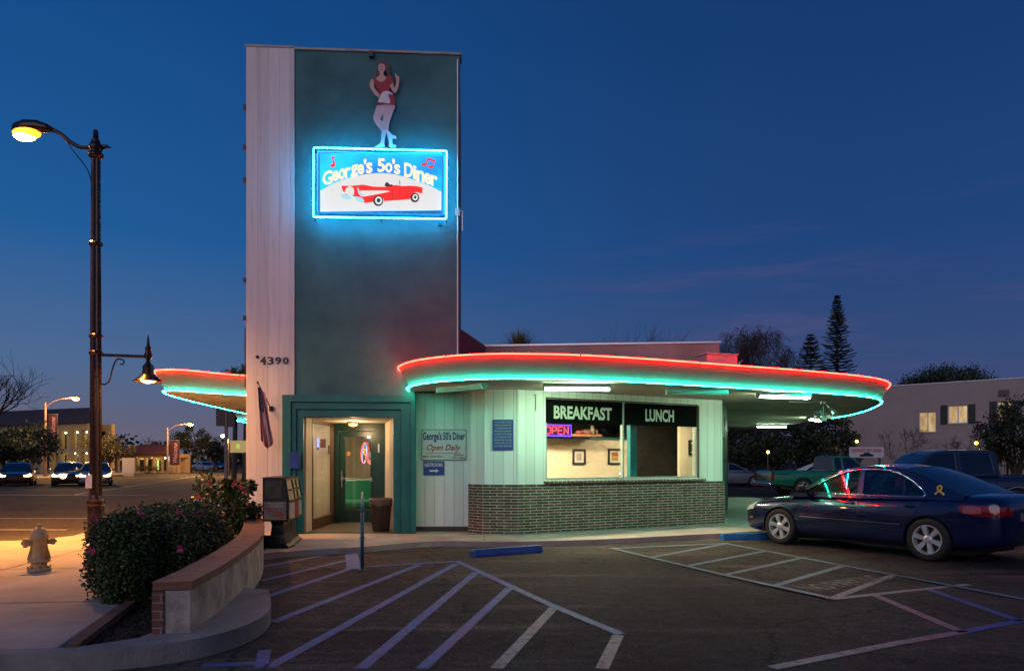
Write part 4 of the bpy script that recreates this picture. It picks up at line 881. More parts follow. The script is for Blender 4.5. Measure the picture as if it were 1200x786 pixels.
W1 = Frame((-2.0, 15.0), (-.90, 15.0)); FB = Frame((-.573, 14.25), (.117, 14.17))
def wall_sign(name, F, px0, px1, py0, py1, label, bm, w=.0, border=None, parts=()):
    w1 = w + .03
    u0, za = F.uz(px0, py0, w1); u1, zb_ = F.uz(px1, py1, w1)
    S = thing(name, label, 'sign', tuple(F.at((u0 + u1) / 2, zb_, w)))
    m = MB(); m.fbox(F, u0, u1, zb_, za, w + .003, w1 - .006); bd = m.build('sign_board', bm, S, bevel=.004)
    def R_(fx0, fx1, fy0, fy1): return (u0 + (u1 - u0) * fx0, u0 + (u1 - u0) * fx1, zb_ + (za - zb_) * (1 - fy1), zb_ + (za - zb_) * (1 - fy0))
    if border:
        m = MB(); a, b, c, d = R_(0, 1, 0, 1); t = .012
        m.fpoly(F, [(a, c), (b, c), (b, d), (a, d)], w1 - .005, w1, holes=[[(a + t, c + t), (b - t, c + t), (b - t, d - t), (a + t, d - t)]]); m.build('sign_border', border, S)
    for pm, items in parts:
        m = MB()
        for it in items:
            if it[0] == 't':
                _, s, r, off, sh = it; a, b, c, d = R_(*r); text_on(m, lambda u, z: F.at(u, z, w1 + .001), s, a, b, c, d, off, sh)
            elif it[0] == 'b':
                a, b, c, d = R_(*it[1]); m.fbox(F, a, b, c, d, w1 - .004, w1)
            elif it[0] == 'p':
                pts = [(u0 + (u1 - u0) * x, za - (za - zb_) * y) for x, y in it[1]]; m.fpoly(F, pts, w1 - .004, w1)
        m.build('lettering', pm, bd)
    return S
wall_sign('wall_sign', W1, 494, 546.5, 503, 539, 'white wall sign in blue and red lettering reading open daily, left of the brick bay', mat('sign_white_board', (.66, .66, .62), .4, noise=.06), 0, mat('sign_frame', (.12, .10, .09), .5),
          [(M_navy, [('t', "George's 50's Diner", (.03, .97, .08, .42), .028, 0)]),
           (M_red, [('t', 'Open Daily', (.12, .88, .48, .74), .012, .35), ('b', (.1, .88, .755, .77))]),
           (M_black, [('t', 'M-F  7am-9pm', (.04, .46, .84, .93), .01, 0), ('t', 'Sat-Sun', (.72, .95, .79, .86), .01, 0), ('t', '7am-9pm', (.70, .97, .88, .96), .01, 0)])])
wall_sign('restroom_sign', W1, 496, 520.5, 540.5, 556.5, 'small blue restrooms sign with a white arrow, below the open daily sign', M_signblue, 0, None,
          [(M_white, [('t', 'RESTROOMS', (.07, .93, .12, .38), .02, 0), ('p', [(.30, .62), (.60, .62), (.60, .53), (.74, .68), (.60, .83), (.60, .74), (.30, .74)])])])
tow = ['UNAUTHORIZED VEHICLES', 'PARKED IN DESIGNATED', 'ACCESSIBLE SPACES NOT', 'DISPLAYING PLACARDS OR', 'LICENSE PLATES ISSUED', 'FOR PERSONS WITH', 'DISABILITIES WILL BE', 'TOWED AWAY AT THE', "OWNER'S EXPENSE"]
wall_sign('tow_away_sign', FB, 577, 601.5, 491.5, 527, 'blue notice board with small pale lines of text beside the breakfast window', M_signblue, -.05, None,
          [(mat('notice_letters', (.45, .50, .30), .5), [('t', s, (.08 + .02 * (i % 3), .92 - .02 * (i % 2), .06 + i * .098, .112 + i * .098), .004, 0) for i, s in enumerate(tow)])])
u, z = T.uz(344.5, 540, .2)
def blue_box():
    F = T; w = .185; u0, za = F.uz(338.5, 530, .26); u1, zb_ = F.uz(351, 549, .26)
    S = thing('blue_mailbox', 'small blue metal box fixed to the left jamb of the teal portal', 'box', tuple(F.at((u0 + u1) / 2, zb_, w)))
    m = MB(); m.fbox(F, u0, u1, zb_, za, w, .27); m.build('box_body', M_signblue, S, bevel=.01)
    m = MB(); m.fbox(F, u0 + .02, u1 - .02, za - .06, za - .035, .272, .285); m.build('box_flap', M_blue, S)
blue_box()

def neon_open():
    w = -.16; F = M
    S = thing('neon_open_sign', 'red neon OPEN sign with a violet border inside the breakfast window', 'neon sign', tuple(F.at(F.upx(654, w), 2.1, w)))
    u0, za = F.uz(637, 495.8, w); u1, zb_ = F.uz(670.5, 511, w); _, zb2 = F.uz(640, 513.2, w); zb_ = (zb_ + zb2) / 2 + .01; za -= .01
    m = MB(); m.fbox(F, u0 + .0, u1, zb_, za, w - .05, w - .03); m.build('backing_board', mat('open_back', (.10, .03, .20), .5), S)
    m = MB(); t = .018; m.tube([F.at(u0 + t, zb_ + t, w - .01), F.at(u1 - t, zb_ + t, w - .01), F.at(u1 - t, za - t, w - .01), F.at(u0 + t, za - t, w - .01)], .009, 6, closed=True); m.build('violet_tube', N_violet, S)
    m = MB(); cw = (u1 - u0 - .12) / 4; zc0, zc1 = zb_ + .055, za - .055
    gl = {'O': [[(.1, .2), (.1, .8), (.3, 1), (.6, 1), (.8, .8), (.8, .2), (.6, 0), (.3, 0), (.1, .2)]], 'P': [[(.1, 0), (.1, 1), (.55, 1), (.8, .85), (.8, .6), (.55, .45), (.1, .45)]],
          'E': [[(.8, 1), (.1, 1), (.1, 0), (.8, 0)], [(.1, .5), (.65, .5)]], 'N': [[(.1, 0), (.1, 1), (.8, 0), (.8, 1)]]}
    for i, ch in enumerate('OPEN'):
        for st in gl[ch]: m.tube([F.at(u0 + .06 + cw * (i + x), zc0 + (zc1 - zc0) * y, w - .012) for x, y in st], .0085, 6)
    m.build('letter_tube', N_redsm, S)
neon_open()

def door_neon():
    F = ENT; w = -.35
    def q(cx, cy): return pt_on(F, 350 + cx / 4.914, 480 + cy / 4.914, w)
    S = thing('script_neon_sign', 'small script neon sign in red and pale blue hanging inside the entrance door', 'neon sign', tuple(q(380, 310)))
    m = MB(); m.tube(cr_curve([q(*p) for p in ((400, 195), (378, 190), (364, 220), (360, 265), (370, 305), (386, 285), (394, 240), (398, 205), (396, 260), (402, 300), (416, 312))], 4), .010, 6); m.build('red_tube', N_redsm, S)
    m = MB(); m.tube(cr_curve([q(*p) for p in ((378, 205), (366, 250), (368, 300), (382, 300), (390, 250), (388, 205), (376, 195))], 4), .006, 6); m.build('blue_tube', emit('neon_pale_blue', (.15, .5, 1), 4), S)
    m = MB(); m.tube(cr_curve([q(*p) for p in ((372, 225), (384, 230), (374, 245), (384, 260))], 4), .008, 6); m.build('orange_tube', emit('neon_orange', (1, .3, .02), 5), S)
    m = MB(); a = q(360, 185); m.tube([q(362, 188), q(362, 150)], .003, 4); m.tube([q(400, 190), q(400, 150)], .003, 4); m.build('hanging_chain', M_black, S)
    S = thing('bar_neon_light', 'short vertical blue neon light beside a dark red box inside the left entrance window', 'neon light', (-4.75, 17.3, 1.9))
    def r(cx, cy, Y=17.6): return P(350 + cx / 4.914, 480 + cy / 4.914, Y)
    m = MB(); m.tube([r(112, 165), r(112, 225)], .016, 6); m.build('blue_tube', emit('neon_deep_blue', (.05, .10, 1), 10), S)
    a, b = r(124, 218), r(152, 168); m = MB(); m.box((a.x, a.y, a.z), (b.x, a.y + .08, b.z)); m.build('red_panel', mat('dark_red_panel', (.13, .02, .04), .5), S)
    m = MB(); m.tube([r(112, 230), r(112, 215)], .02, 6); m.tube([r(130, 195), r(112, 195)], .008, 5); m.build('mounting_arm', M_black, S)
    S = thing('wall_frame', 'small pale picture frame on the lobby wall beside the blue neon bar', 'picture', (-4.6, 18, 1.7))
    a, b = r(170, 252, 17.9), r(204, 205, 17.9); m = MB(); m.box((a.x, a.y, a.z), (b.x, a.y + .03, b.z)); m.build('picture_frame', M_wood, S); m = MB(); m.box((a.x + .03, a.y - .004, a.z + .03), (b.x - .03, a.y, b.z - .03)); m.build('picture', mat('picture_pale', (.45, .36, .25), .6, noise=.5, nscale=18), S)
door_neon()

def picture(F, w, px0, px1, py0, py1, label, art, cols):
    u0, za = F.uz(px0, py0, w + .03); u1, zb_ = F.uz(px1, py1, w + .03)
    S = thing('framed_picture', label, 'picture', tuple(F.at((u0 + u1) / 2, zb_, w)), group='framed pictures in the dining room'); t = .045
    m = MB(); m.fpoly(F, [(u0, zb_), (u1, zb_), (u1, za), (u0, za)], w + .003, w + .035, holes=[[(u0 + t, zb_ + t), (u1 - t, zb_ + t), (u1 - t, za - t), (u0 + t, za - t)]]); m.build('picture_frame', M_black, S)
    m = MB(); m.fbox(F, u0 + t, u1 - t, zb_ + t, za - t, w + .003, w + .012); m.build('picture_mat', mat('picture_mat', (.62, .55, .45), .7), S)
    for (x0, x1, y0, y1, c) in cols:
        m = MB(); m.fbox(F, u0 + t + (u1 - u0 - 2 * t) * x0, u0 + t + (u1 - u0 - 2 * t) * x1, zb_ + t + (za - zb_ - 2 * t) * y0, zb_ + t + (za - zb_ - 2 * t) * y1, w + .013, w + .016); m.build('picture_print', c, S)
pr = mat('print_red', (.40, .10, .05), .6, noise=.5, nscale=30); py_ = mat('print_yellow', (.45, .28, .04), .6, noise=.6, nscale=30); pg = mat('print_grey', (.40, .33, .28), .6, noise=.6, nscale=25); pd = mat('print_green', (.10, .12, .06), .6, noise=.6, nscale=25)
picture(M, -2.7, 671.5, 686.5, 526, 544, 'left framed picture with a faint pencil sketch on the cream dining room wall', 0, [(.25, .75, .2, .8, pg)])
picture(M, -2.7, 713, 729, 525.5, 544, 'framed picture with red and yellow print on the cream dining room wall', 0, [(.2, .8, .52, .85, pr), (.2, .8, .15, .48, py_)])
picture(M, -1.6, 807.5, 814.5, 515.5, 533, 'narrow framed picture on the cream strip of wall at the right of the lunch window', 0, [(.2, .8, .15, .85, pd)])

def room_things():
    w = -2.2
    def q(px, py, w=w):
        u, z = M.uz(px, py, w); return M.at(u, z, w)
    S = thing('wall_vent', 'pair of dark louvred vents high on the back of the dining room', 'vent', tuple(q(735, 504, -5.4)))
    for a, b in ((720, 732), (737, 750)):
        m = MB(); u0, z1 = M.uz(a, 500.5, -5.4); u1, z0 = M.uz(b, 508.5, -5.4)
        for k in range(5): m.fbox(M, u0, u1, z0 + (z1 - z0) * k / 5, z0 + (z1 - z0) * (k + .7) / 5, -5.49, -5.44)
        m.build('louvre', M_black, S)
    zs = M.uz(690, 511, -2.2)[1] + .051
    for i, (px, r, h, c) in enumerate(((678, .09, .10, (.30, .06, .05)), (687, .14, .13, (.24, .10, .09)), (694, .06, .22, (.35, .28, .20)), (699, .05, .14, (.10, .07, .05)))):
        p = q(px, 510, -2.42); m = MB(); m.lathe([(r * .7, 0), (r, h * .3), (r * .9, h * .7), (r * .4, h)], (p.x, p.y, zs), 12); o = m.build('shelf_bowl' if r > .08 else 'shelf_jar', mat('ware%d' % i, c, .4), smooth=True)
        tag(o, ['small dark red bowl on the shelf next to the OPEN sign', 'widest brown bowl in the middle of the shelf above the cream wall', 'tall cream jar on the dining room shelf', 'short brown jar at the right end of the dining room shelf'][i], 'bowl' if r > .08 else 'jar')
    # booth backs just showing over the sill and a napkin holder
    p = M.at(M.upx(641, -.6), 0, -.6)
    S = thing('booth_seat', 'black booth back rising at the left corner of the breakfast window', 'booth', (p.x, p.y, .13), rz=math.atan2(M.u.y, M.u.x))
    m = MB(); m.box((-.9, -.06, 0), (.22, .06, .98)); m.build('backrest', M_black, S, local=True, bevel=.05); m = MB(); m.box((-.9, .06, .1), (.22, .5, .45)); m.build('seat', M_black, S, local=True, bevel=.05)
    p = M.at(M.upx(728, -.35), 1.16, -.35)
    S = thing('counter', 'low counter inside the dining room along the window', 'counter', tuple(M.at(2, .13, -.45)))
    m = MB(); m.fbox(M, M.upx(690, -.4), M.upx(814, -.4), 1.08, 1.125, -.62, -.24); m.build('counter_top', M_wood, S, bevel=.01); m = MB(); m.fbox(M, M.upx(694, -.4), M.upx(812, -.4), .13, 1.078, -.5, -.3); m.build('counter_base', M_darkgreen, S)
    S = thing('napkin_holder', 'round chrome napkin holder on the counter beside the window mullion', 'napkin holder', tuple(M.at(M.upx(728, -.35), 1.127, -.35)))
    m = MB(); m.lathe([(.05, 0), (.055, .02), (.03, .03), (.03, .05), (.06, .08), (.065, .12), (.045, .16), (.02, .17)], (0, 0, 0), 14); m.build('holder_body', M_chrome, S, local=True, smooth=True); m = MB(); m.box((-.03, -.004, .15), (.03, .004, .21)); m.build('napkin', M_white, S, local=True)
    # turquoise booth behind the door
    S = thing('turquoise_booth', 'turquoise booth seat glimpsed through the entrance door glass', 'booth', (-3.85, 18.0, .112))
    tq = mat('turquoise_vinyl', (.03, .26, .18), .3, noise=.1)
    m = MB(); m.box((-.45, .25, .35), (.45, .45, 1.0)); m.build('backrest', tq, S, local=True, bevel=.06); m = MB(); m.box((-.55, -.3, .28), (.45, .26, .48)); m.build('seat', tq, S, local=True, bevel=.06); m = MB(); m.box((-.5, -.2, 0), (.4, .4, .27)); m.build('booth_base', M_black, S, local=True)
    # recess lamp
    S = thing('entrance_lamp', 'small glowing orange lamp over the entrance door', 'lamp', (-3.55, 16.2, 2.42))
    m = MB(); m.lathe([(.13, 0), (.13, -.03), (.10, -.04)], (0, 0, 0), 16); m.build('lamp_base', M_wood, S, local=True); m = MB(); m.lathe([(.10, -.041), (.09, -.075), (.04, -.095)], (0, 0, 0), 16); m.build('lamp_glass', emit('orange_glow', (1, .42, .08), 6), S, local=True, smooth=True)
    l = bpy.data.lights.new('entrance_bulb', 'POINT'); l.energy = 30; l.color = (1, .66, .34); l.shadow_soft_size = .08; o = bpy.data.objects.new('entrance_bulb', l); COL.objects.link(o); o.location = (-3.5, 16.1, 2.2)
room_things()

# ------------------------------------------------------------ lights under the canopy
def fixture(c, ang, lit, label, L=1.24):
    S = thing('ceiling_light', label, 'ceiling light', (c[0], c[1], SOF - .002), rz=ang, group='fluorescent lights under the canopy')
    m = MB(); m.box((-L / 2, -.075, -.07), (L / 2, .075, 0)); m.build('light_housing', M_white, S, local=True, bevel=.008)
    m = MB()
    for y in (-.035, .035): m.tube([(-L / 2 + .03, y, -.092), (L / 2 - .03, y, -.092)], .019, 8)
    m.build('light_tube', N_fluo if lit else mat('dead_tube', (.55, .58, .55), .3), S, local=True)
    m = MB()
    for x in (-L / 2 + .012, L / 2 - .012): m.box((x - .012, -.06, -.115), (x + .012, .06, -.071))
    m.build('tube_socket', M_white, S, local=True)
a0 = math.atan2(.35, 1)
fixture((1.19, 13.3), R(6), True, 'lit fluorescent ceiling light under the canopy above the breakfast window')
fixture((5.62, 15.0), R(16), True, 'lit fluorescent ceiling light under the right curve of the canopy')
fixture((9.75, 23.4), R(52), True, 'slanting lit fluorescent ceiling light near the far edge of the canopy', 1.3)
fixture((10.0, 28.0), R(8), True, 'smallest and farthest lit fluorescent ceiling light under the canopy')
fixture((-.95, 13.45), R(-42), False, 'unlit slanting fluorescent ceiling light at the left end of the canopy')
fixture((3.62, 14.2), R(6), False, 'unlit fluorescent ceiling light under the canopy above the word lunch')
def floodlights():
    c = (7.4, 17.2)
    S = thing('security_floodlight', 'cluster of unlit twin floodlights with a junction box under the right canopy', 'floodlight', (*c, SOF))
    m = MB(); m.lathe([(.09, 0), (.09, -.06), (.05, -.07)], (0, 0, 0), 12); m.tube([(0, 0, 0), (-.5, -.12, -.02), (-.9, -.2, -.02)], .015, 6); m.build('junction_box', M_white, S, local=True)
    for s in (-1, 1):
        m = MB(); d = Vector((.5 * s, -.3, -.75)).normalized(); p = Vector((.05 * s, 0, -.07)); m.tube([p, p + d * .1, p + d * .12, p + d * .22, p + d * .30], [.03, .035, .05, .085, .09], 12); m.build('lamp_head', M_alu, S, local=True)
    m = MB(); m.tube([(-.02, .0, -.06), (-.02, 0, -.38)], .018, 6); m.box((-.08, -.06, -.46), (.04, .06, -.36)); m.build('sensor', M_white, S, local=True)
floodlights()

# ------------------------------------------------------------ things round the entrance
def news_rack(loc, label, poster):
    S = thing('newspaper_rack', label, 'newspaper rack', loc, group='newspaper racks beside the entrance')
    m = MB(); rows = []
    prof = [(.24, 0), (.24, .03), (.19, .07), (.13, .22), (.11, .38), (.13, .46)]
    for r, h in prof: m_ = [Vector((x * r, y * r * .95, h)) for x, y in ((-1, -1), (1, -1), (1, 1), (-1, 1), (-1, -1))]; rows.append(m_)
    m.grid(rows); m.build('pedestal', M_black, S, local=True, fix=True)
    m = MB(); m.fpoly(Frame((-.24, -.24), (.24, -.24)), [(0, .46), (.48, .46), (.48, .80), (.40, 1.20), (0, 1.20)], -.48, 0); b = m.build('rack_body', M_black, S, local=True, bevel=.006)
    m = MB()                                            # end window (glazed display) frame & papers
    m.fbox(Frame((-.22, -.245), (.22, -.245)), 0.03, .34, .86, 1.16, 0, .004); m.build('end_window', mat('dusty_glass', (.10, .095, .07), .08, noise=.4, nscale=5, coat=.6), S, local=True)
    F = Frame((.245, -.21), (.245, .21)); m = MB()
    m.add([(.243, -.20, .82), (.243, .20, .82), (.176, .20, 1.17), (.176, -.20, 1.17)], [(0, 1, 2, 3)]); m.build('door_glass', mat('dusty_glass', (.10, .095, .07), .08), S, local=True)
    m = MB(); m.tube([(.245, -.2, .82), (.245, .2, .82), (.18, .2, 1.17), (.18, -.2, 1.17)], .012, 6, closed=True); m.tube([(.22, -.1, 1.0), (.27, -.1, 1.0), (.27, .1, 1.0), (.22, .1, 1.0)], .011, 6); m.build('door_frame', M_alu if False else M_black, S, local=True)
    m = MB(); m.box((.242, -.17, .50), (.250, .17, .77)); m.build('front_card', poster[1], S, local=True)
    if poster[0]:
        m = MB(); m.fbox(Frame((-.21, -.243), (.21, -.243)), 0, .42, .49, .80, 0, .008); ad = m.build('advert', mat('advert_sky', (.20, .16, .14), .5, noise=.4, nscale=9, coat=.3), S, local=True)
        Fp = Frame((-.21, -.252), (.21, -.252))
        m = MB(); m.fpoly(Fp, [(.01, .72), (.12, .67), (.24, .63), (.36, .60), (.37, .55), (.30, .55), (.20, .60), (.08, .65), (.01, .68)], 0, .002); m.fpoly(Fp, [(.30, .51), (.38, .51), (.36, .60), (.33, .62)], .003, .005); m.build('advert_plane', mat('advert_red', (.38, .05, .03), .5, noise=.3), ad, local=True)
        m = MB(); m.fbox(Fp, .01, .41, .50, .535, 0, .002); m.build('advert_field', mat('advert_gold', (.35, .22, .05), .5, noise=.5, nscale=20), ad, local=True)
        m = MB()
        for i, (s, a, b_) in enumerate((('AIR AND SPACE', .08, .36), ('MUSEUM', .12, .36))): text_on(m, lambda u, z: Fp.at(u, z, .003), s, a, b_, .755 - i * .045, .785 - i * .045, .01)
        m.build('advert_words', mat('advert_words', (.5, .42, .36), .5), ad, local=True)
    m = MB(); m.box((-.25, -.25, 1.20), (.17, .25, 1.215)); m.build('rack_lid', M_black, S, local=True)
    S.scale = (.88, .88, .97)
    return S
news_rack((-3.93, 12.25, .10), 'nearest black newspaper rack with a red aeroplane advert on its end', (True, mat('card_white', (.50, .48, .45), .6, noise=.4, nscale=25)))
news_rack((-4.02, 12.74, .10), 'middle newspaper rack of three, with a red front card, left of the portal', (False, mat('card_red', (.40, .05, .04), .6, noise=.3, nscale=20)))
news_rack((-4.10, 13.23, .10), 'newspaper rack nearest the teal portal, with a pale blue front card', (False, mat('card_blue', (.30, .36, .42), .6, noise=.4, nscale=20)))

S = thing('trash_can', 'dark plastic trash can with a bin liner just inside the portal', 'trash can', (-2.70, 14.95, .116))
m = MB(); m.lathe([(.17, 0), (.18, .02), (.215, .60), (.235, .62), (.235, .66), (.215, .66), (.19, .2), (.0, .2)], (0, 0, 0), 24); m.build('can_body', mat('dark_plastic', (.035, .028, .026), .4, noise=.2), S, local=True, smooth=True)
rows = []
for h, r in ((.665, .232), (.672, .240), (.64, .245), (.56, .236 ), (.53, .234)):
    rows.append([Vector(((r + .006 * math.sin(k * 2.6 + h * 60)) * math.cos(k * math.pi / 12), (r + .006 * math.sin(k * 2.6 + h * 60)) * math.sin(k * math.pi / 12), h + (.03 * math.sin(k * 1.3) if h < .6 else 0))) for k in range(25)])
m = MB(); m.grid(rows); m.build('bin_liner', mat('liner', (.10, .085, .075), .3, noise=.3), S, local=True, smooth=True)

S = thing('handrail', 'teal blue pipe handrail seen end-on at the edge of the hatched access aisle', 'handrail', (-2.13, 10.35, 0))
def hr(Y): return Vector(((424.5 - 600) / 850 * Y, Y, 0))
hm = mat('rail_paint', (.015, .10, .16), .4, noise=.3, nscale=9)
m = MB(); m.tube([hr(10.3) + Vector((0, 0, .80)), hr(10.3) + Vector((0, .02, .885)), hr(10.42) + Vector((0, 0, .92)), hr(13.6) + Vector((0, 0, .955)), hr(13.8) + Vector((0, 0, .93))], .024, 8); m.build('top_rail', hm, S, smooth=True)
for Y, zb_ in ((10.3, 0), (12.0, 0), (13.7, .1)): m = MB(); m.tube([hr(Y) + Vector((0, 0, zb_)), hr(Y) + Vector((0, 0, .94 if Y > 11 else .82))], .026, 8); m.lathe([(.06, 0), (.06, .012), (.03, .02)], tuple(hr(Y) + Vector((0, 0, zb_))), 12); m.build('post', hm, S, smooth=True)
m = MB(); m.tube([hr(10.3) + Vector((0, 0, .45)), hr(13.7) + Vector((0, 0, .50))], .018, 8); m.build('mid_rail', hm, S)

def wheel_stop(a, b, label, mt, w=.16, h=.125):
    a = Vector(a); b = Vector(b); d = b - a; L = d.length
    S = thing('wheel_stop', label, 'wheel stop', tuple((a + b) / 2), rz=math.atan2(d.y, d.x), group='concrete wheel stops')
    m = MB(); n = 6; rows = []
    for x in (-L / 2, -L / 2 + .03, -.45, -.44, .44, .45, L / 2 - .03, L / 2):
        e = .75 if abs(x) > L / 2 - .01 else 1
        rows.append([Vector((x, y * e, z * (e if z > .05 else 1))) for y, z in ((-w / 2, 0), (-w / 2, .035), (-w * .34, h), (w * .34, h), (w / 2, .035), (w / 2, 0))])
    m.grid(rows); k = len(m.v); m.add([tuple(p) for p in rows[0]], [(5, 4, 3, 2, 1, 0)]); m.add([tuple(p) for p in rows[-1]], [(0, 1, 2, 3, 4, 5)]); m.build('stop_body', mt, S, local=True, bevel=.006, fix=True)
    for x in (-.5 * L + .28, .5 * L - .28): m = MB(); m.lathe([(.018, h - .01), (.018, h + .006), (.008, h + .012)], (x, 0, 0), 8); m.build('steel_pin', mat('rust', (.10, .05, .03), .8, noise=.3), S, local=True)
a, b = G(552.5, 653.5), G(634, 647.5)
wheel_stop(a + Vector((0, .1, 0)), b + Vector((0, .1, 0)), 'blue wheel stop in front of the brick bay left of the window', M_blue)
a = G(846, 633); wheel_stop(a + Vector((0, .08, 0)), a + Vector((1.35, .33, 0)), 'brighter blue wheel stop under the front of the dark blue car', mat('light_blue_paint', (.012, .14, .40), .5, noise=.35, nscale=7))
wheel_stop((8.75, 24.0, .1), (9.55, 24.1, .1), 'yellow wheel stop by the far end of the canopy', mat('yellow_paint', (.42, .30, .02), .5, noise=.3, nscale=7))

# ------------------------------------------------------------ low wall, hydrant, street lamp
def low_wall():
    S = thing('planter_wall', 'low curving stucco planter wall with a brick cap and a broken near end', 'wall', (-3.3, 8, 0))
    cl = cr_curve([(-2.74, 5.88, 0), (-2.86, 6.8, 0), (-3.08, 8.0, 0), (-3.42, 9.5, 0), (-3.90, 11.0, 0), (-4.35, 12.2, 0), (-4.7, 13.0, 0)], 8)
    R_, L_ = offset_curve(cl, .125), offset_curve(cl, -.125)
    def wallstrip(l, r, z0, z1, name, mt, uvs=True):
        m = MB(); n = len(l); d = [0]
        for i in range(1, n): d.append(d[-1] + (l[i] - l[i - 1]).length)
        rows = [(r[i] + Vector((0, 0, z0)), r[i] + Vector((0, 0, z1)), l[i] + Vector((0, 0, z1)), l[i] + Vector((0, 0, z0))) for i in range(n)]
        w = (l[0] - r[0]).length; vv = (0, z1 - z0, z1 - z0 + w, 2 * (z1 - z0) + w)
        for i in range(n - 1):
            for k in range(3): m.add([rows[i][k], rows[i + 1][k], rows[i + 1][k + 1], rows[i][k + 1]], [(0, 1, 2, 3)], [(d[i], vv[k]), (d[i + 1], vv[k]), (d[i + 1], vv[k + 1]), (d[i], vv[k + 1])])
            m.add([rows[i][3], rows[i + 1][3], rows[i + 1][0], rows[i][0]], [(0, 1, 2, 3)], [(0, 0)] * 4)
        for i, rev in ((0, True), (n - 1, False)): m.add(list(rows[i]), [(0, 1, 2, 3) if rev else (3, 2, 1, 0)], [(0, 0), (0, .5), (.25, .5), (.25, 0)])
        return m.build(name, mt, S, fix=True)
    wallstrip(offset_curve(cl, -.10), R_, .02, .50, 'stucco_face', M_lowst)
    wallstrip(offset_curve(cl, -.165), offset_curve(cl, .14), .505, .575, 'brick_cap', M_cap)
    m = MB(); p = cl[0]; m.box((p.x - .165, p.y - .03, .02), (p.x - .072, p.y + .20, .50))
    for f in range(len(m.f)): m.uv[f] = [(m.v[i].x * .9 + m.v[i].y, m.v[i].z) for i in m.f[f]]
    m.build('brick_pier', M_rbrick, S)
    m = MB(); fe = Frame((p.x - .068, p.y - .002), (p.x + .125, p.y - .002)); m.fpoly(fe, [(.01, .49), (.01, .30), (.04, .27), (.05, .33), (.08, .31), (.10, .24), (.13, .28), (.15, .26), (.175, .33), (.185, .30), (.188, .49)], .018, .026)
    if False: m.grid([[p + Vector((-.055 + .045 * i + rnd.uniform(-.01, .01), -.004 - rnd.uniform(0, .012), .27 + .058 * j)) for i in range(4)] for j in range(4)][::-1]); m.build('broken_patch', mat('dark_patch', (.11, .12, .135), .9, noise=.7, nscale=14, bump=1), S)
low_wall()

def hydrant():
    S = thing('fire_hydrant', 'stubby pale painted fire hydrant on the sidewalk left of the hedge', 'fire hydrant', (-6.03, 9.25, .15), rz=R(38)); S.scale = (.86, .86, 1.0)
    hm = mat('hydrant_paint', (.55, .37, .17), .55, noise=.25, nscale=9, bump=.2, bscale=20)
    m = MB(); m.lathe([(.155, 0), (.155, .045), (.115, .05), (.105, .07), (.105, .11), (.145, .115), (.145, .15), (.11, .155), (.095, .2), (.098, .40), (.115, .41), (.12, .44), (.11, .455), (.10, .49), (.08, .53), (.05, .555), (.03, .56)], (0, 0, 0), 20); m.build('barrel', hm, S, local=True, smooth=True)
    m = MB(); m.lathe([(.03, .555), (.03, .60), (.022, .605)], (0, 0, 0), 5); m.build('top_nut', hm, S, local=True)
    for d, r in (((-1, -.15, 0), .062), ((1, .1, 0), .045)):
        d = Vector(d).normalized(); c = Vector((0, 0, .37)); m = MB(); m.tube([c + d * .08, c + d * .15, c + d * .152, c + d * .20, c + d * .202, c + d * .225], [r * .8, r * .8, r, r, r * .45, r * .4], 12); m.build('outlet_cap', hm, S, local=True)
    m = MB()
    for k in range(8): a = k * math.pi / 4; m.lathe([(.012, .05), (.012, .065)], (.14 * math.cos(a), .14 * math.sin(a), 0), 6)
    m.build('flange_bolt', M_black, S, local=True)
    for s in (-1, 1):
        m = MB(); m.add([(s * .095, -.02, .36), (s * .15, -.02, .155), (s * .095, -.02, .155), (s * .095, .02, .36), (s * .15, .02, .155), (s * .095, .02, .155)], [(0, 1, 2), (5, 4, 3), (0, 3, 4, 1), (1, 4, 5, 2), (2, 5, 3, 0)]); m.build('side_rib', hm, S, local=True, fix=True)
hydrant()

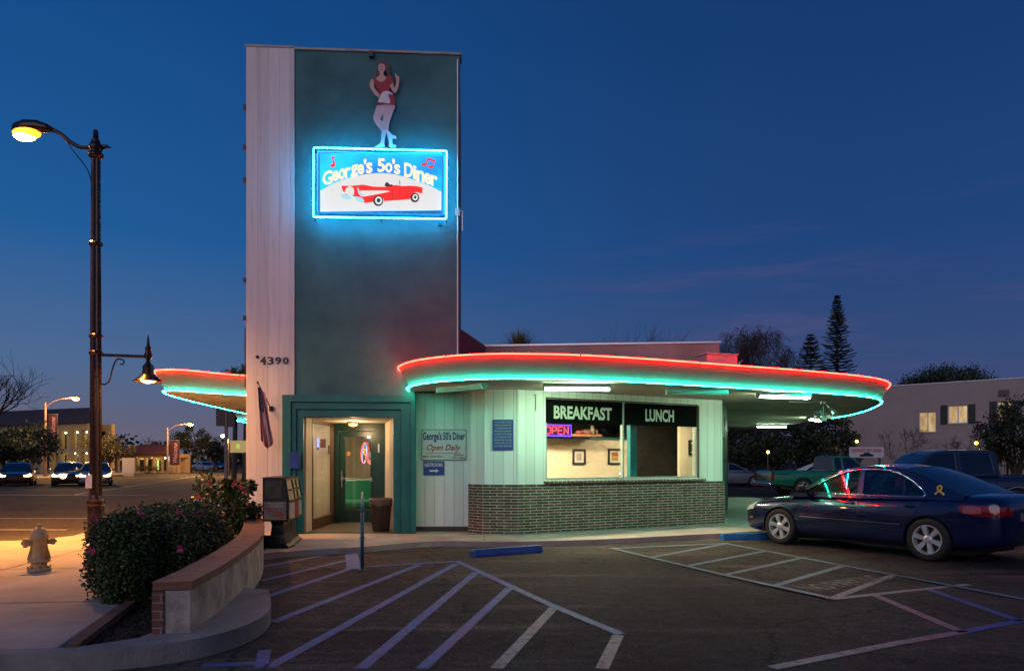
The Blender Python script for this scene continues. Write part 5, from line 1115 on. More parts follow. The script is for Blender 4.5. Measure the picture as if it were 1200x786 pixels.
def street_lamp():
    B = Vector((-7.46, 13.0, .15))
    S = thing('street_lamp', 'tall dark bronze street lamp with a glowing sodium head and a lower bell lantern', 'street lamp', tuple(B))
    m = MB(); m.lathe([(.17, 0), (.17, .10), (.135, .14), (.128, .60), (.145, .63), (.145, .69), (.125, .72), (.11, .80)], (0, 0, 0), 16); m.build('pole_base', M_bronze, S, local=True, smooth=False)
    m = MB(); n = 12; vs = []; prof = [(.105, .75), (.098, 2.0), (.092, 4.0), (.078, 6.84)]
    rows = []
    for r, h in prof: rows.append([Vector(((r if k % 2 else r * .88) * math.cos(k * math.pi / 12), (r if k % 2 else r * .88) * math.sin(k * math.pi / 12), h)) for k in range(25)])
    m.grid(rows); m.build('pole', M_bronze, S, local=True)
    for h in (5.25, 3.3, 3.6): m = MB(); m.lathe([(.10, h), (.115, h + .02), (.115, h + .05), (.10, h + .07)], (0, 0, 0), 16); m.build('pole_collar', M_bronze, S, local=True)
    m = MB(); m.lathe([(.09, 6.82), (.125, 6.85), (.125, 6.90), (.09, 6.93), (.10, 6.96), (.125, 7.01), (.10, 7.07), (.07, 7.10), (.08, 7.12), (.05, 7.16), (.04, 7.31), (.02, 7.33)], (0, 0, 0), 14); m.tube([(.08, 0, 7.01), (.2, 0, 7.03), (.27, 0, 7.0)], [.05, .035, .01], 8); m.build('finial', M_bronze, S, local=True, smooth=True)
    arm = cr_curve([(-.08, 0, 7.01), (-.28, 0, 7.02), (-.45, 0, 7.11), (-.65, 0, 7.27), (-.82, 0, 7.34)], 6)
    m = MB(); m.tube(arm, .035, 8); m.build('lamp_arm', M_bronze, S, local=True, smooth=True)
    m = MB(); m.tube(cr_curve([(-.05, 0, 6.2), (-.14, 0, 6.6), (-.40, 0, 6.95), (-.55, 0, 7.17)], 6), .010, 5); m.build('stay_wire', M_bronze, S, local=True)
    # cobra head
    m = MB(); m.tube([(-.76, 0, 7.32), (-.88, 0, 7.36), (-1.05, 0, 7.39), (-1.25, 0, 7.38), (-1.42, 0, 7.35), (-1.50, 0, 7.31)], [.04, .075, .11, .13, .10, .03], 12)
    hd = m.build('lamp_head', M_bronze, S, local=True, smooth=True)
    m = MB(); m.blob((-1.24, 0, 7.27), (.25, .14, .10), 14, 8); m.build('lamp_lens', emit('amber_lens_glow', (1, .30, .02), 3.2), hd, local=True, smooth=True); m = MB(); m.blob((-1.27, 0, 7.225), (.20, .125, .09), 14, 8); m.build('lamp_bulb', N_sodium, hd, local=True, smooth=True)
    l = bpy.data.lights.new('sodium_light', 'SPOT'); l.energy = 9500; l.spot_size = R(160); l.spot_blend = .9; l.color = (1, .37, .055); l.shadow_soft_size = .10; o = bpy.data.objects.new('sodium_light', l); COL.objects.link(o); o.location = B + Vector((-1.24, 0, 7.13)); o.rotation_euler = (R(8), R(26), 0)
    # lower arm with the bell lantern
    z = 3.30
    m = MB(); m.tube([(.08, 0, z), (.92, 0, z - .03)], .028, 8); m.tube(cr_curve([(.06, 0, z - .50), (.16, 0, z - .53), (.25, 0, z - .45), (.30, 0, z - .25), (.38, 0, z - .08), (.50, 0, z - .10), (.48, 0, z - .17), (.44, 0, z - .16)], 6), .014, 6); m.build('lantern_arm', M_bronze, S, local=True)
    m = MB(); m.lathe([(.03, z - .10), (.06, z - .05), (.07, z), (.05, z + .05), (.045, z + .10), (.06, z + .12), (.03, z + .16), (.02, z + .28), (.005, z + .36)], (.94, 0, 0), 12); m.build('lantern_finial', M_bronze, S, local=True, smooth=True)
    m = MB(); m.lathe([(.03, z - .08), (.04, z - .14), (.09, z - .20), (.10, z - .33), (.13, z - .37), (.25, z - .47), (.26, z - .485), (.24, z - .48), (.12, z - .38)], (.94, 0, 0), 20); sh = m.build('lantern_shade', M_bronze, S, local=True, smooth=True)
    m = MB(); m.blob((.94, 0, z - .455), (.13, .13, .05), 12, 6); m.build('lantern_lens', emit('lantern_glow', (1, .50, .12), 14), sh, local=True, smooth=True)
    l = bpy.data.lights.new('lantern_light', 'POINT'); l.energy = 70; l.color = (1, .5, .15); l.shadow_soft_size = .08; o = bpy.data.objects.new('lantern_light', l); COL.objects.link(o); o.location = B + Vector((.94, 0, z - .56))
    m = MB(); m.fbox(Frame((-.10, -.108), (.02, -.118)), -.02, .10, .92, 1.16, 0, .004); m.build('paper_notice', mat('paper', (.62, .58, .58), .8, noise=.08), S, local=True)
street_lamp()
# ------------------------------------------------------------ vehicles (x forward, y left, z up, origin on the ground amid the wheels)
M_carblue = mat('car_paint_navy', (.002, .007, .052), .22, metal=.25, noise=.08, nscale=3, coat=1)
M_carglassdark = glass('dark_car_glass', (.06, .07, .07), fac=.08)
M_interior = mat('car_interior', (.05, .048, .045), .8, noise=.2)
M_trim = mat('black_trim', (.012, .012, .013), .5, noise=.1)
M_tail = mat('tail_lens', (.24, .006, .010), .12, noise=.3, nscale=30, coat=1)
M_head = mat('head_lens', (.60, .62, .55), .08, noise=.15, nscale=25, coat=1)
M_amber = mat('amber_lens', (.45, .12, .015), .2, noise=.1)

def eval_mesh(o):
    dg = bpy.context.evaluated_depsgraph_get(); me = bpy.data.meshes.new_from_object(o.evaluated_get(dg), preserve_all_data_layers=False, depsgraph=dg)
    return me

def lower_body(stations, wheels, zm=.60, arch=.375, width=1.82, subd=2, cuts=()):
    m = MB(); rows = []
    for x, w, zt, zb in stations:
        hs = [(0, zt + .018), (.50 * w, zt + .012), (.84 * w, zt - .012), (.955 * w, zt - .07), (1.0 * w, zt - .20 if zt > .8 else zt - .1), (1.0 * w, max(zb + .12, zm - .12)), (.985 * w, zb + .10), (.93 * w, zb), (0, zb)]
        ring = [Vector((x, y, z)) for y, z in hs] + [Vector((x, -y, z)) for y, z in reversed(hs[1:-1])]
        rows.append(ring)
    n = len(rows[0]); vs = [p for r in rows for p in r]; fs = [(i * n + k, i * n + (k + 1) % n, (i + 1) * n + (k + 1) % n, (i + 1) * n + k) for i in range(len(rows) - 1) for k in range(n)]
    fs.append(tuple(range(n))[::-1]); fs.append(tuple((len(rows) - 1) * n + k for k in range(n)))
    m.add(vs, fs)
    o = m.build('tmp', M_carblue, None, fix=True)
    s = o.modifiers.new('s', 'SUBSURF'); s.levels = subd; s.render_levels = subd
    cutters = []
    for x, r in wheels:
        for sy in (-1, 1):
            c = MB(); c.lathe([(r, -.16), (r, .16)], (x, sy * (width / 2 - .10), arch - .045), 36, axis='y'); co = c.build('cut', M_trim, None, fix=True); cutters.append(co)
    for a, b in cuts:
        c = MB(); c.box(a, b); cutters.append(c.build('cut', M_trim, None, fix=True))
    for co in cutters:
        b = o.modifiers.new('b', 'BOOLEAN'); b.operation = 'DIFFERENCE'; b.object = co; b.solver = 'EXACT'
    bpy.context.view_layer.update()
    me = eval_mesh(o)
    for co in cutters: bpy.data.objects.remove(co)
    bpy.data.objects.remove(o)
    me.shade_smooth()
    try: me.set_sharp_from_angle(angle=R(38))
    except Exception: pass
    return me
def mesh_obj(name, me, mats, parent):
    me.materials.clear()
    for q in (mats if isinstance(mats, (list, tuple)) else [mats]): me.materials.append(q)
    o = bpy.data.objects.new(name, me); COL.objects.link(o); o.parent = parent; return o
def bvh_of(me): return BVHTree.FromPolygons([v.co.copy() for v in me.vertices], [tuple(p.vertices) for p in me.polygons])
def resample(pts, n):
    pts = [Vector(p) for p in pts]; d = [0]
    for i in range(1, len(pts)): d.append(d[-1] + (pts[i] - pts[i - 1]).length)
    out = []
    for k in range(n):
        t = d[-1] * k / (n - 1); i = max(j for j in range(len(d)) if d[j] <= t + 1e-9); i = min(i, len(pts) - 2)
        out.append(pts[i].lerp(pts[i + 1], (t - d[i]) / max(1e-9, d[i + 1] - d[i])))
    return out
def patch(bvh, top, bot, centre=None, off=.006, nu=16, nv=6, side=1):
    """a curved patch laid on the body: top and bottom 3-D guide lines outside the body, cast towards centre (x,0) or straight along y"""
    A, B = resample(top, nu), resample(bot, nu); rows = []
    for j in range(nv):
        row = []
        for i in range(nu):
            p = A[i].lerp(B[i], j / (nv - 1))
            d = Vector((0, -side, 0)) if centre is None else Vector((centre - p.x, -p.y, 0)).normalized()
            h = bvh.ray_cast(p - d * 1.0, d, 4)
            row.append((h[0] - d * off) if h[0] is not None else p)
        rows.append(row)
    m = MB(); m.grid(rows); return m

def greenhouse(S, outline, windows, zb, yb, k, body, gl, glass_segs, camber=.035, trim=None, rubber=True):
    """outline: (x,z) polyline from front base over the roof to the rear base; side surface y = yb - (z-zb)*k"""
    y = lambda z: yb - (z - zb) * k
    m = MB()
    for sy in (1, -1):
        loops = [[Vector((x, z, 0)) for x, z in l] for l in ([*outline], *windows)]; flat_ = [p for l in loops for p in l]; tris = tessellate_polygon(loops)
        vs = [(p.x, sy * y(p.y), p.y) for p in flat_]; n = len(vs); vs2 = [(p.x, sy * (y(p.y) - .05), p.y) for p in flat_]; fs = [tuple(t) for t in tris]
        o = 0
        for l in loops:
            q = len(l)
            for i in range(q): fs.append((o + i, o + (i + 1) % q, n + o + (i + 1) % q, n + o + i))
            o += q
        m.add(vs + vs2, fs + [tuple(n + i for i in reversed(t)) for t in tris])
    g = []
    for i in range(len(outline) - 1):
        (x0, z0), (x1, z1) = outline[i], outline[i + 1]; rows = []
        isg = i in glass_segs
        for x, z in ((x0, z0), (x1, z1)):
            row = []
            for j in range(13):
                t = -1 + j / 6; w = y(z); row.append(Vector((x, t * w, z + camber * (1 - t * t) * (1 if z > zb + .15 else .3))))
            rows.append(row)
        nrm = Vector((-(z1 - z0), 0, x1 - x0)).normalized() * (-1 if x1 < x0 else 1)
        if isg: g.append(rows)
        else: m.grid(rows)
    m_body = m.build('roof', body, S, local=True, smooth=True, fix=False)
    try: m_body.data.set_sharp_from_angle(angle=R(30))
    except Exception: pass
    # windscreen and rear glass (with body-coloured margins)
    segs = []
    for rows in g: segs.append(rows)
    groups = []; last = None
    for i in sorted(glass_segs):
        if last is not None and i == last + 1: groups[-1].append(i)
        else: groups.append([i])
        last = i
    for gi, grp in enumerate(groups):
        ptsl = [outline[i] for i in grp] + [outline[grp[-1] + 1]]
        rows = []
        for x, z in ptsl: rows.append([Vector((x, t / 6 * (y(z) - .045), z + camber * (1 - (t / 6) ** 2) * (1 if z > zb + .15 else .3))) for t in range(-6, 7)])
        mm = MB(); mm.grid(rows); mm.build('windscreen' if gi == 0 else 'rear_window', gl, S, local=True, smooth=True)
        fm = MB()
        for s in (0, -1): 
            for a, b in ((1 if s == 0 else -1, 0),):
                r2 = [[r[s], Vector((r[s].x, (y(ptsl[ri][1])) * (-1 if s == 0 else 1), ptsl[ri][1]))] for ri, r in enumerate(rows)]; fm.grid(r2)
        fm.build('roof_pillar', body, m_body, local=True, smooth=True)
    for sy in (1, -1):
        for wi, w in enumerate(windows):
            mm = MB(); t = tessellate_polygon([[Vector((a, b, 0)) for a, b in w]]); mm.add([(a, sy * (y(b) - .018), b) for a, b in w], [tuple(q) for q in t]); mm.build('side_window', gl, S, local=True)
    if trim:
        for sy in (1, -1):
            if isinstance(trim[0][0], (int, float)): trim = [trim]
            mm = MB()
            for tr in trim: mm.tube([(a, sy * (y(b) + .006), b) for a, b in tr], .011, 6)
            mm.build('chrome_trim', M_chrome, S, local=True, smooth=True)

def tyre_mb(r, w):
    m = MB(); m.lathe([(r * .66, -w * .42), (r * .72, -w * .5), (r * .93, -w * .5), (r * .985, -w * .40), (r, -w * .2), (r, w * .2), (r * .985, w * .40), (r * .93, w * .5), (r * .72, w * .5), (r * .66, w * .42), (r * .66, -w * .42)], (0, 0, 0), 36, axis='y')
    m.f = m.f[:-2]; m.mi = m.mi[:-2]; return m
def wheel(S, loc, r, w, outer, style=6, rm=None):
    """outer = +1 when the outside of the wheel faces +y"""
    o = tyre_mb(r, w).build('wheel', M_rubber, S, local=True, smooth=True); o.location = loc
    m = MB(); R0 = r * .68; s = outer
    rr = [(R0 * 1.02, s * w * .42), (R0 * 1.0, s * w * .49), (R0 * .93, s * w * .49), (R0 * .90, s * w * .36), (R0 * .88, 0), (R0 * .88, -s * w * .4)]
    m.lathe(rr, (0, 0, 0), 36, axis='y'); m.f = m.f[:-2]; m.mi = m.mi[:-2]
    for k in range(style):
        a = 2 * math.pi * k / style + .26; c, sn = math.cos(a), math.sin(a)
        def q(rad, t, y): return (rad * c - t * sn, y, rad * sn + t * c)
        wi, wo = (.026, .042) if style <= 6 else (.014, .018)
        y0, y1 = s * w * .40, s * w * .46; yb = s * w * .22
        vs = [q(.045, -wi, y0), q(.045, wi, y0), q(R0 * .94, wo, y1), q(R0 * .94, -wo, y1), q(.045, -wi, yb), q(.045, wi, yb), q(R0 * .94, wo, yb), q(R0 * .94, -wo, yb)]
        m.add(vs, [(0, 1, 2, 3), (7, 6, 5, 4), (0, 4, 5, 1), (1, 5, 6, 2), (2, 6, 7, 3), (3, 7, 4, 0)])
    m.lathe([(.07, s * w * .2), (.07, s * w * .40), (.055, s * w * .45), (.03, s * w * .47)], (0, 0, 0), 16, axis='y')
    rim = m.build('rim', rm or M_rim, o, local=True, fix=True)
    try: rim.data.shade_smooth(); rim.data.set_sharp_from_angle(angle=R(35))
    except Exception: pass
    m = MB(); m.lathe([(R0 * .86, s * w * .10), (R0 * .86, s * w * .12)], (0, 0, 0), 24, axis='y'); m.build('brake_disc', M_trim, o, local=True)
    return o

def seats(S, xs, z=.45, h=1.12, w=.5, y0=.38):
    for x in xs:
        for sy in (1, -1):
            m = MB(); m.box((x - .1, sy * y0 - w / 2, z), (x + .06, sy * y0 + w / 2, h - .1)); m.box((x - .08, sy * y0 - .13, h - .08), (x + .03, sy * y0 + .13, h + .10)); m.build('car_seat', M_interior, S, local=True, bevel=.03)

def side_seam(bvh, pts, name, S, mt, w=.008, off=.004):
    for sy in (1, -1):
        m = MB(); A = resample([(x, 0, z) for x, z in pts], 22); prev = []
        L = []
        for i, p in enumerate(A):
            d = (A[min(i + 1, 21)] - A[max(i - 1, 0)]).normalized(); q = Vector((d.z, 0, -d.x)) * w / 2; row = []
            for e in (-1, 1):
                s = p + q * e; h = bvh.ray_cast(Vector((s.x, sy * 2, s.z)), Vector((0, -sy, 0)), 3); row.append((h[0] + Vector((0, sy * off, 0))) if h[0] is not None else Vector((s.x, sy * .88, s.z)))
            L.append(row)
        m.grid(L); m.build(name, mt, S, local=True)

def sedan(label, loc, rz, paint, hero=False, name='parked_car', lights=False, group=None, cat='car'):
    S = thing(name, label, cat, loc, rz, group)
    st = [(2.36, .52, .56, .36), (2.33, .66, .66, .26), (2.24, .78, .735, .21), (2.02, .855, .80, .185), (1.70, .885, .855, .18), (1.30, .90, .905, .18), (.95, .905, .945, .18), (.4, .91, .955, .18), (-.3, .91, .962, .18), (-1.0, .91, .985, .18), (-1.5, .90, 1.02, .19), (-1.95, .87, 1.045, .21), (-2.22, .82, 1.04, .25), (-2.34, .74, .98, .30), (-2.37, .62, .86, .38)]
    me = lower_body(st, [(1.38, .375), (-1.34, .375)], subd=2 if hero else 1)
    bvh = bvh_of(me); mesh_obj('body', me, paint, S)
    out = [(1.18, .93), (1.0, 1.02), (.62, 1.225), (.30, 1.375), (.05, 1.435), (-.25, 1.462), (-.60, 1.455), (-.88, 1.425), (-1.15, 1.335), (-1.50, 1.185), (-1.86, 1.035)]
    base = [(-1.86, .96), (1.18, .90)]
    win = [[(.88, 1.005), (.42, 1.245), (.20, 1.345), (-.02, 1.385), (-.08, 1.385), (-.14, 1.0)],
           [(-.24, 1.0), (-.17, 1.39), (-.40, 1.395), (-.62, 1.375), (-.80, 1.325), (-.86, 1.295), (-.93, 1.005)],
           [(-.97, 1.005), (-.90, 1.275), (-1.05, 1.20), (-1.20, 1.09), (-1.24, 1.03), (-1.22, 1.008)]]
    dlo = [(.95, .992), (.60, 1.165), (.40, 1.268), (.17, 1.365), (-.05, 1.405), (-.35, 1.418), (-.62, 1.398), (-.82, 1.34), (-1.0, 1.25), (-1.20, 1.12), (-1.28, 1.03), (-1.25, .990), (-.9, .985), (0, .982), (.95, .988)]
    greenhouse(S, out + base, [w for w in win], .96, .845, .46, paint, M_carglass if hero else M_carglassdark, {0, 1, 2, 8, 9, 7}, camber=.04, trim=dlo if hero else None)
    for x, r in ((1.38, .335), (-1.34, .335)):
        for sy in (1, -1): wheel(S, (x, sy * .80, r), r, .21, sy, 6)
    if hero: seats(S, (.05, -.95), .4, 1.12)
    m = MB(); m.box((.75, -.7, .70), (1.05, .7, .97)); m.build('dashboard', M_interior, S, local=True, bevel=.04)
    m = MB(); c = Vector((.55, .36, .98)); m.tube([c + Vector((.06 * math.sin(a), .18 * math.cos(a), .18 * math.sin(a))) for a in [k * math.pi / 10 for k in range(20)]], .014, 6, closed=True); m.build('steering_wheel', M_interior, S, local=True)
    for sy in (1, -1):
        m = patch(bvh, [(2.05, sy * 1.0, .79), (2.30, sy * .95, .74), (2.42, sy * .72, .70), (2.45, sy * .52, .68)], [(2.10, sy * 1.0, .63), (2.30, sy * .95, .60), (2.42, sy * .72, .58), (2.45, sy * .52, .60)], centre=1.5, off=.012); m.build('headlight', M_head if not lights else emit('headlight_glow', (1, .62, .28), 7), S, local=True, smooth=True, fix=True)
        m = patch(bvh, [(-1.90, sy * 1.2, .865), (-2.02, sy * 1.2, .90), (-2.25, sy * 1.0, .90), (-2.45, sy * .75, .88), (-2.5, sy * .55, .865)], [(-1.92, sy * 1.2, .85), (-2.02, sy * 1.2, .76), (-2.25, sy * 1.0, .735), (-2.45, sy * .75, .745), (-2.5, sy * .55, .755)], centre=-1.4, off=.012); tl = m.build('tail_light', M_tail, S, local=True, smooth=True, fix=True)
        if hero:
            m = patch(bvh, [(-2.02, sy * 1.2, .87), (-2.12, sy * 1.1, .885), (-2.22, sy * 1.0, .87)], [(-2.02, sy * 1.2, .78), (-2.12, sy * 1.1, .765), (-2.22, sy * 1.0, .78)], centre=-1.4, off=.018, nu=10); m.build('reverse_lens', mat('pink_lens', (.34, .10, .12), .2), tl, local=True, smooth=True)
            m = patch(bvh, [(2.12, sy * 1.0, .49), (2.24, sy * .96, .48)], [(2.12, sy * 1.0, .45), (2.24, sy * .96, .44)], centre=1.5, off=.01, nu=6, nv=3); m.build('side_marker', M_amber, S, local=True)
        m = MB(); m.tube([(.86, sy * .84, 1.0), (.84, sy * .98, 1.02)], .03, 8); m.blob((.82, sy * 1.02, 1.05), (.07, .11, .075), 12, 8); m.build('side_mirror', paint if not hero else M_trim, S, local=True, smooth=True)
    if hero:
        dk = mat('seam_dark', (.003, .003, .005), .8)
        side_seam(bvh, [(.98, .93), (.96, .60), (.90, .30), (.84, .24)], 'door_seam', S, dk)
        side_seam(bvh, [(-.19, .95), (-.19, .6), (-.16, .24)], 'door_seam', S, dk)
        side_seam(bvh, [(-1.27, .97), (-1.22, .80), (-1.05, .62), (-.94, .48), (-.90, .24)], 'door_seam', S, dk)
        side_seam(bvh, [(.92, .245), (0, .235), (-.9, .235)], 'door_seam', S, dk)
        side_seam(bvh, [(.93, .545), (0, .54), (-.93, .535)], 'side_moulding', S, paint, w=.05, off=.014)
        side_seam(bvh, [(.93, .555), (0, .55), (-.93, .545)], 'moulding_chrome', S, M_chrome, w=.010, off=.02)
        side_seam(bvh, [(-1.88, .62), (-2.1, .60), (-2.3, .58)], 'bumper_seam', S, dk)
        side_seam(bvh, [(1.78, .60), (2.05, .58), (2.2, .57)], 'bumper_seam', S, dk)
        for sy in (1, -1):
            for x in (-.02, -1.06):
                h = bvh.ray_cast(Vector((x, sy * 2, .845)), Vector((0, -sy, 0)), 3)[0]
                m = MB(); m.tube([h + Vector((-.09, 0, 0)), h + Vector((-.08, sy * .03, 0)), h + Vector((.07, sy * .03, 0)), h + Vector((.09, 0, 0))], .014, 6); m.lathe([(.045, 0), (.04, .004)], tuple(h + Vector((0, sy * .002, 0))), 14, axis='y'); m.build('door_handle', paint, S, local=True)
        # ribbon sticker on the rear pillar
        y = lambda z: .845 - (z - .96) * .46 + .012
        pts = cr_curve([(-1.56, 0, 1.035), (-1.50, 0, 1.075), (-1.44, 0, 1.125), (-1.45, 0, 1.165), (-1.485, 0, 1.165), (-1.50, 0, 1.125), (-1.455, 0, 1.075), (-1.42, 0, 1.035)], 6)
        m = MB(); rows = []
        for i, p in enumerate(pts):
            d = (pts[min(i + 1, len(pts) - 1)] - pts[max(i - 1, 0)]).normalized(); q = Vector((d.z, 0, -d.x)) * .014
            rows.append([Vector((s.x, y(s.z) + .0006 * i * .1, s.z)) for s in (p - q, p + q)])
        m.grid(rows); m.build('ribbon_sticker', mat('yellow_sticker', (.55, .36, .03), .5, noise=.1), S, local=True)
    m = MB()                                            # grille and plate
    m.box((2.32, -.40, .42), (2.372, .40, .56)); m.build('grille', M_trim, S, local=True, bevel=.01)
    m = MB(); m.box((-2.41, -.17, .66), (-2.375, .17, .78)); m.build('number_plate', M_white, S, local=True)
    m = MB(); m.box((-1.9, -.62, .14), (1.9, .62, .32)); m.build('underbody', M_trim, S, local=True)
    return S
th = math.atan2(.85, -.527)
hero_c = Vector((5.80, 12.42, 0)) + Vector((math.sin(th), -math.cos(th), 0)) * .80 * 1.0
hero = sedan('dark navy blue sedan with a yellow ribbon sticker, parked against the blue wheel stop', (hero_c.x, hero_c.y, 0), th, M_carblue, True)

def pickup(label, loc, rz, paint, crew=False, group=None, glassm=None, bed=0.0):
    S = thing('pickup_truck', label, 'pickup truck', loc, rz, group)
    ze = 1.12; gl = glassm or M_carglassdark
    rear = -2.62 - bed; rw = -1.55 - bed * .6
    st = [(2.62, .70, .72, .42), (2.58, .84, .95, .36), (2.45, .93, 1.04, .32), (1.9, .965, 1.10, .30), (1.25, .975, 1.14, .30), (.6, .975, 1.15, .30), (-.6, .975, 1.15, .30), (-.62, .975, 1.15, .30), (-1.6, .975, 1.15, .34), (rear + .12, .965, 1.15, .42), (rear + .06, .95, 1.14, .45), (rear, .93, 1.10, .48)]
    cab_r = -1.15 if crew else -.55
    me = lower_body(st, [(1.68, .44), (rw, .44)], zm=.7, arch=.43, width=1.95, subd=1, cuts=(((rear + .08, -.80, .72), (cab_r - .15, .80, 1.5)),))
    bvh = bvh_of(me); mesh_obj('body', me, paint, S)
    zt = 1.78
    out = [(1.22, 1.12), (.95, 1.25), (.48, 1.66), (.30, 1.75), (0, zt), (cab_r + .12, zt), (cab_r + .02, 1.73), (cab_r - .02, 1.12)]
    win = [[(.90, 1.18), (.42, 1.62), (.30, 1.68), (-.16 if crew else -.05, 1.70), (-.16 if crew else -.05, 1.18)]]
    if crew: win += [[(-.27, 1.18), (-.27, 1.70), (cab_r + .16, 1.70), (cab_r + .10, 1.18)]]
    else: win += [[(-.15, 1.18), (-.15, 1.70), (cab_r + .10, 1.70), (cab_r + .08, 1.18)]]
    greenhouse(S, out, win, 1.12, .93, .28, paint, gl, {0, 1, 6}, camber=.03)
    for x in (1.68, rw):
        for sy in (1, -1): wheel(S, (x, sy * .84, .39), .39, .26, sy, 5)
    for sy in (1, -1):
        m = patch(bvh, [(2.3, sy * 1.2, .98), (2.5, sy * 1.1, .97), (2.7, sy * .85, .94)], [(2.3, sy * 1.2, .80), (2.5, sy * 1.1, .79), (2.7, sy * .85, .78)], centre=1.9, off=.012); m.build('headlight', M_head, S, local=True, fix=True)
        m = MB(); m.box((rear - .02, sy * .86 - .07, .68), (rear + .06, sy * .86 + .09, 1.08)); m.build('tail_light', M_tail, S, local=True, bevel=.015)
        m = MB(); m.box((.78, sy * 1.06 - .10, 1.14), (.86, sy * 1.06 + .10, 1.36)); m.tube([(.82, sy * .92, 1.2), (.82, sy * 1.02, 1.2)], .02, 6); m.build('side_mirror', M_trim, S, local=True, bevel=.02)
        m = MB(); m.tube([(rear + .1, sy * .988, .98), (rear + .7, sy * .988, .98)], .02, 6); m.tube([(rear + .15, sy * .985, .66), (rw - .46, sy * .992, .66)], .012, 6); m.tube([(rw + .46 * math.cos(a), sy * .985, .385 + .46 * math.sin(a)) for a in [k * math.pi / 12 for k in range(13)]], .012, 6); m.build('chrome_trim', M_chrome, S, local=True)
    m = MB(); m.box((rear - .16, -.95, .42), (rear - .01, .95, .60)); m.build('rear_bumper', M_chrome, S, local=True, bevel=.03)
    m = MB(); m.box((2.60, -.93, .40), (2.74, .93, .58)); m.build('front_bumper', M_chrome, S, local=True, bevel=.03)
    m = MB(); m.box((2.55, -.55, .70), (2.64, .55, .95)); m.build('grille', M_trim, S, local=True)
    m = MB(); m.box((-2.3, -.6, .28), (2.3, .6, .5)); m.build('underbody', M_trim, S, local=True)
    dk = mat('seam_dark', (.003, .003, .005), .8)
    side_seam(bvh, [(.92, 1.10), (.90, .45)], 'door_seam', S, dk, w=.012); side_seam(bvh, [(cab_r + .08, 1.12), (cab_r + .08, .45)], 'door_seam', S, dk, w=.012)
    seats(S, (.0,), .6, 1.4, .55, .4)
    return S
M_green = mat('car_paint_green', (.018, .22, .14), .25, metal=.2, noise=.1, coat=1)
M_maroon = mat('car_paint_maroon', (.035, .012, .022), .25, metal=.2, noise=.1, coat=1)
M_dkblue = mat('car_paint_dark_blue', (.008, .02, .055), .25, metal=.2, noise=.1, coat=1)
M_silver = mat('car_paint_silver', (.22, .25, .30), .3, metal=.5, noise=.1, coat=.6)
M_carwhite = mat('car_paint_white', (.6, .6, .58), .3, noise=.05, coat=.6)
M_carblack = mat('car_paint_black', (.012, .012, .014), .25, noise=.1, coat=1)
# ------------------------------------------------------------ more vehicles
def at(px, Y): return ((px - 600) / 850 * Y, Y, 0)
pickup('dark green pickup truck with chrome trim parked behind the blue car, tail towards the diner', (14.75, 33.2, 0), R(6), M_green, bed=.75)
t2 = pickup('large dark blue crew cab pickup truck facing left behind the navy car', (11.75, 20.2, 0), R(174), M_dkblue, crew=True); t2.scale = (1.06, 1.03, 1.03)
sd = sedan('silver car parked in the shade beyond the far end of the canopy', (13.0, 44, 0), R(4), M_silver, False)
c2 = dup(sd, (17.2, 39.5, 0), R(-12), 'white car partly hidden behind the bed of the green pickup truck'); recolor(c2, M_silver, M_carwhite)
c3 = dup(sd, (15.9, 28.0, 0), R(176), 'black car between the green pickup and the crew cab pickup'); recolor(c3, M_silver, M_carblack)
hl = sedan('middle one of the three cars with headlights on, left of the lamp pole', (-28.4, 46.6, 0), R(-62), M_carblack, False, lights=True, group='cars with headlights on in the street')
def headlamp(x, y, ang):
    l = bpy.data.lights.new('headlamp_beam', 'SPOT'); l.energy = 5000; l.color = (1, .64, .26); l.spot_size = R(75); l.spot_blend = .6; l.shadow_soft_size = .06
    o = bpy.data.objects.new('headlamp_beam', l); COL.objects.link(o); o.location = (x, y, .7); o.rotation_euler = (R(83), 0, ang)
headlamp(-27.4, 44.2, R(28))
h2 = dup(hl, (-26.6, 46.4, 0), R(-62), 'car with headlights on nearest the street lamp pole'); recolor(h2, M_carblack, M_silver); headlamp(-25.6, 44.2, R(28))
h3 = dup(hl, (-31.6, 46.4, 0), R(-60), 'car with headlights on cut by the left edge of the picture'); recolor(h3, M_carblack, M_maroon)
for i, (px, Y, l) in enumerate(((214, 112, 'leftmost of the tiny parked cars far up the street'), (226, 118, 'second tiny parked car from the left far up the street'), (240, 112, 'third tiny parked car from the left far up the street'), (254, 120, 'rightmost of the tiny parked cars far up the street'))):
    q = dup(sd, at(px, Y), R(-60 + 8 * i), l); q['group'] = 'cars parked far up the street'; recolor(q, M_silver, (M_carwhite, M_silver, M_carwhite, M_maroon)[i])

# ------------------------------------------------------------ leaves and trees
def leaf_mat(name, c1, c2, rough=.5):
    m = mat(name, c1, rough); nt = m.node_tree; N = nt.nodes; L = nt.links; b = N['Principled BSDF']
    g = N.new('ShaderNodeNewGeometry'); r = N.new('ShaderNodeValToRGB'); r.color_ramp.elements[0].color = (*c2, 1); r.color_ramp.elements[1].color = (*c1, 1)
    L.new(g.outputs['Random Per Island'], r.inputs[0]); L.new(r.outputs[0], b.inputs['Base Color']); return m
L_hedge = leaf_mat('hedge_leaf', (.075, .110, .026), (.018, .034, .010), .5)
L_bush = leaf_mat('hibiscus_leaf', (.080, .105, .022), (.03, .05, .012), .4)
L_dark = leaf_mat('evergreen_leaf', (.040, .052, .020), (.014, .022, .009))
L_olive = leaf_mat('olive_leaf', (.10, .095, .045), (.05, .045, .022))
L_pine = leaf_mat('pine_needle', (.020, .032, .016), (.010, .018, .010))
L_brown = leaf_mat('brown_twig', (.080, .045, .032), (.04, .022, .018), .8)
L_palm = leaf_mat('palm_leaf', (.17, .16, .05), (.08, .08, .03))
M_bark = mat('bark', (.065, .048, .036), .9, noise=.4, nscale=8, bump=.6)
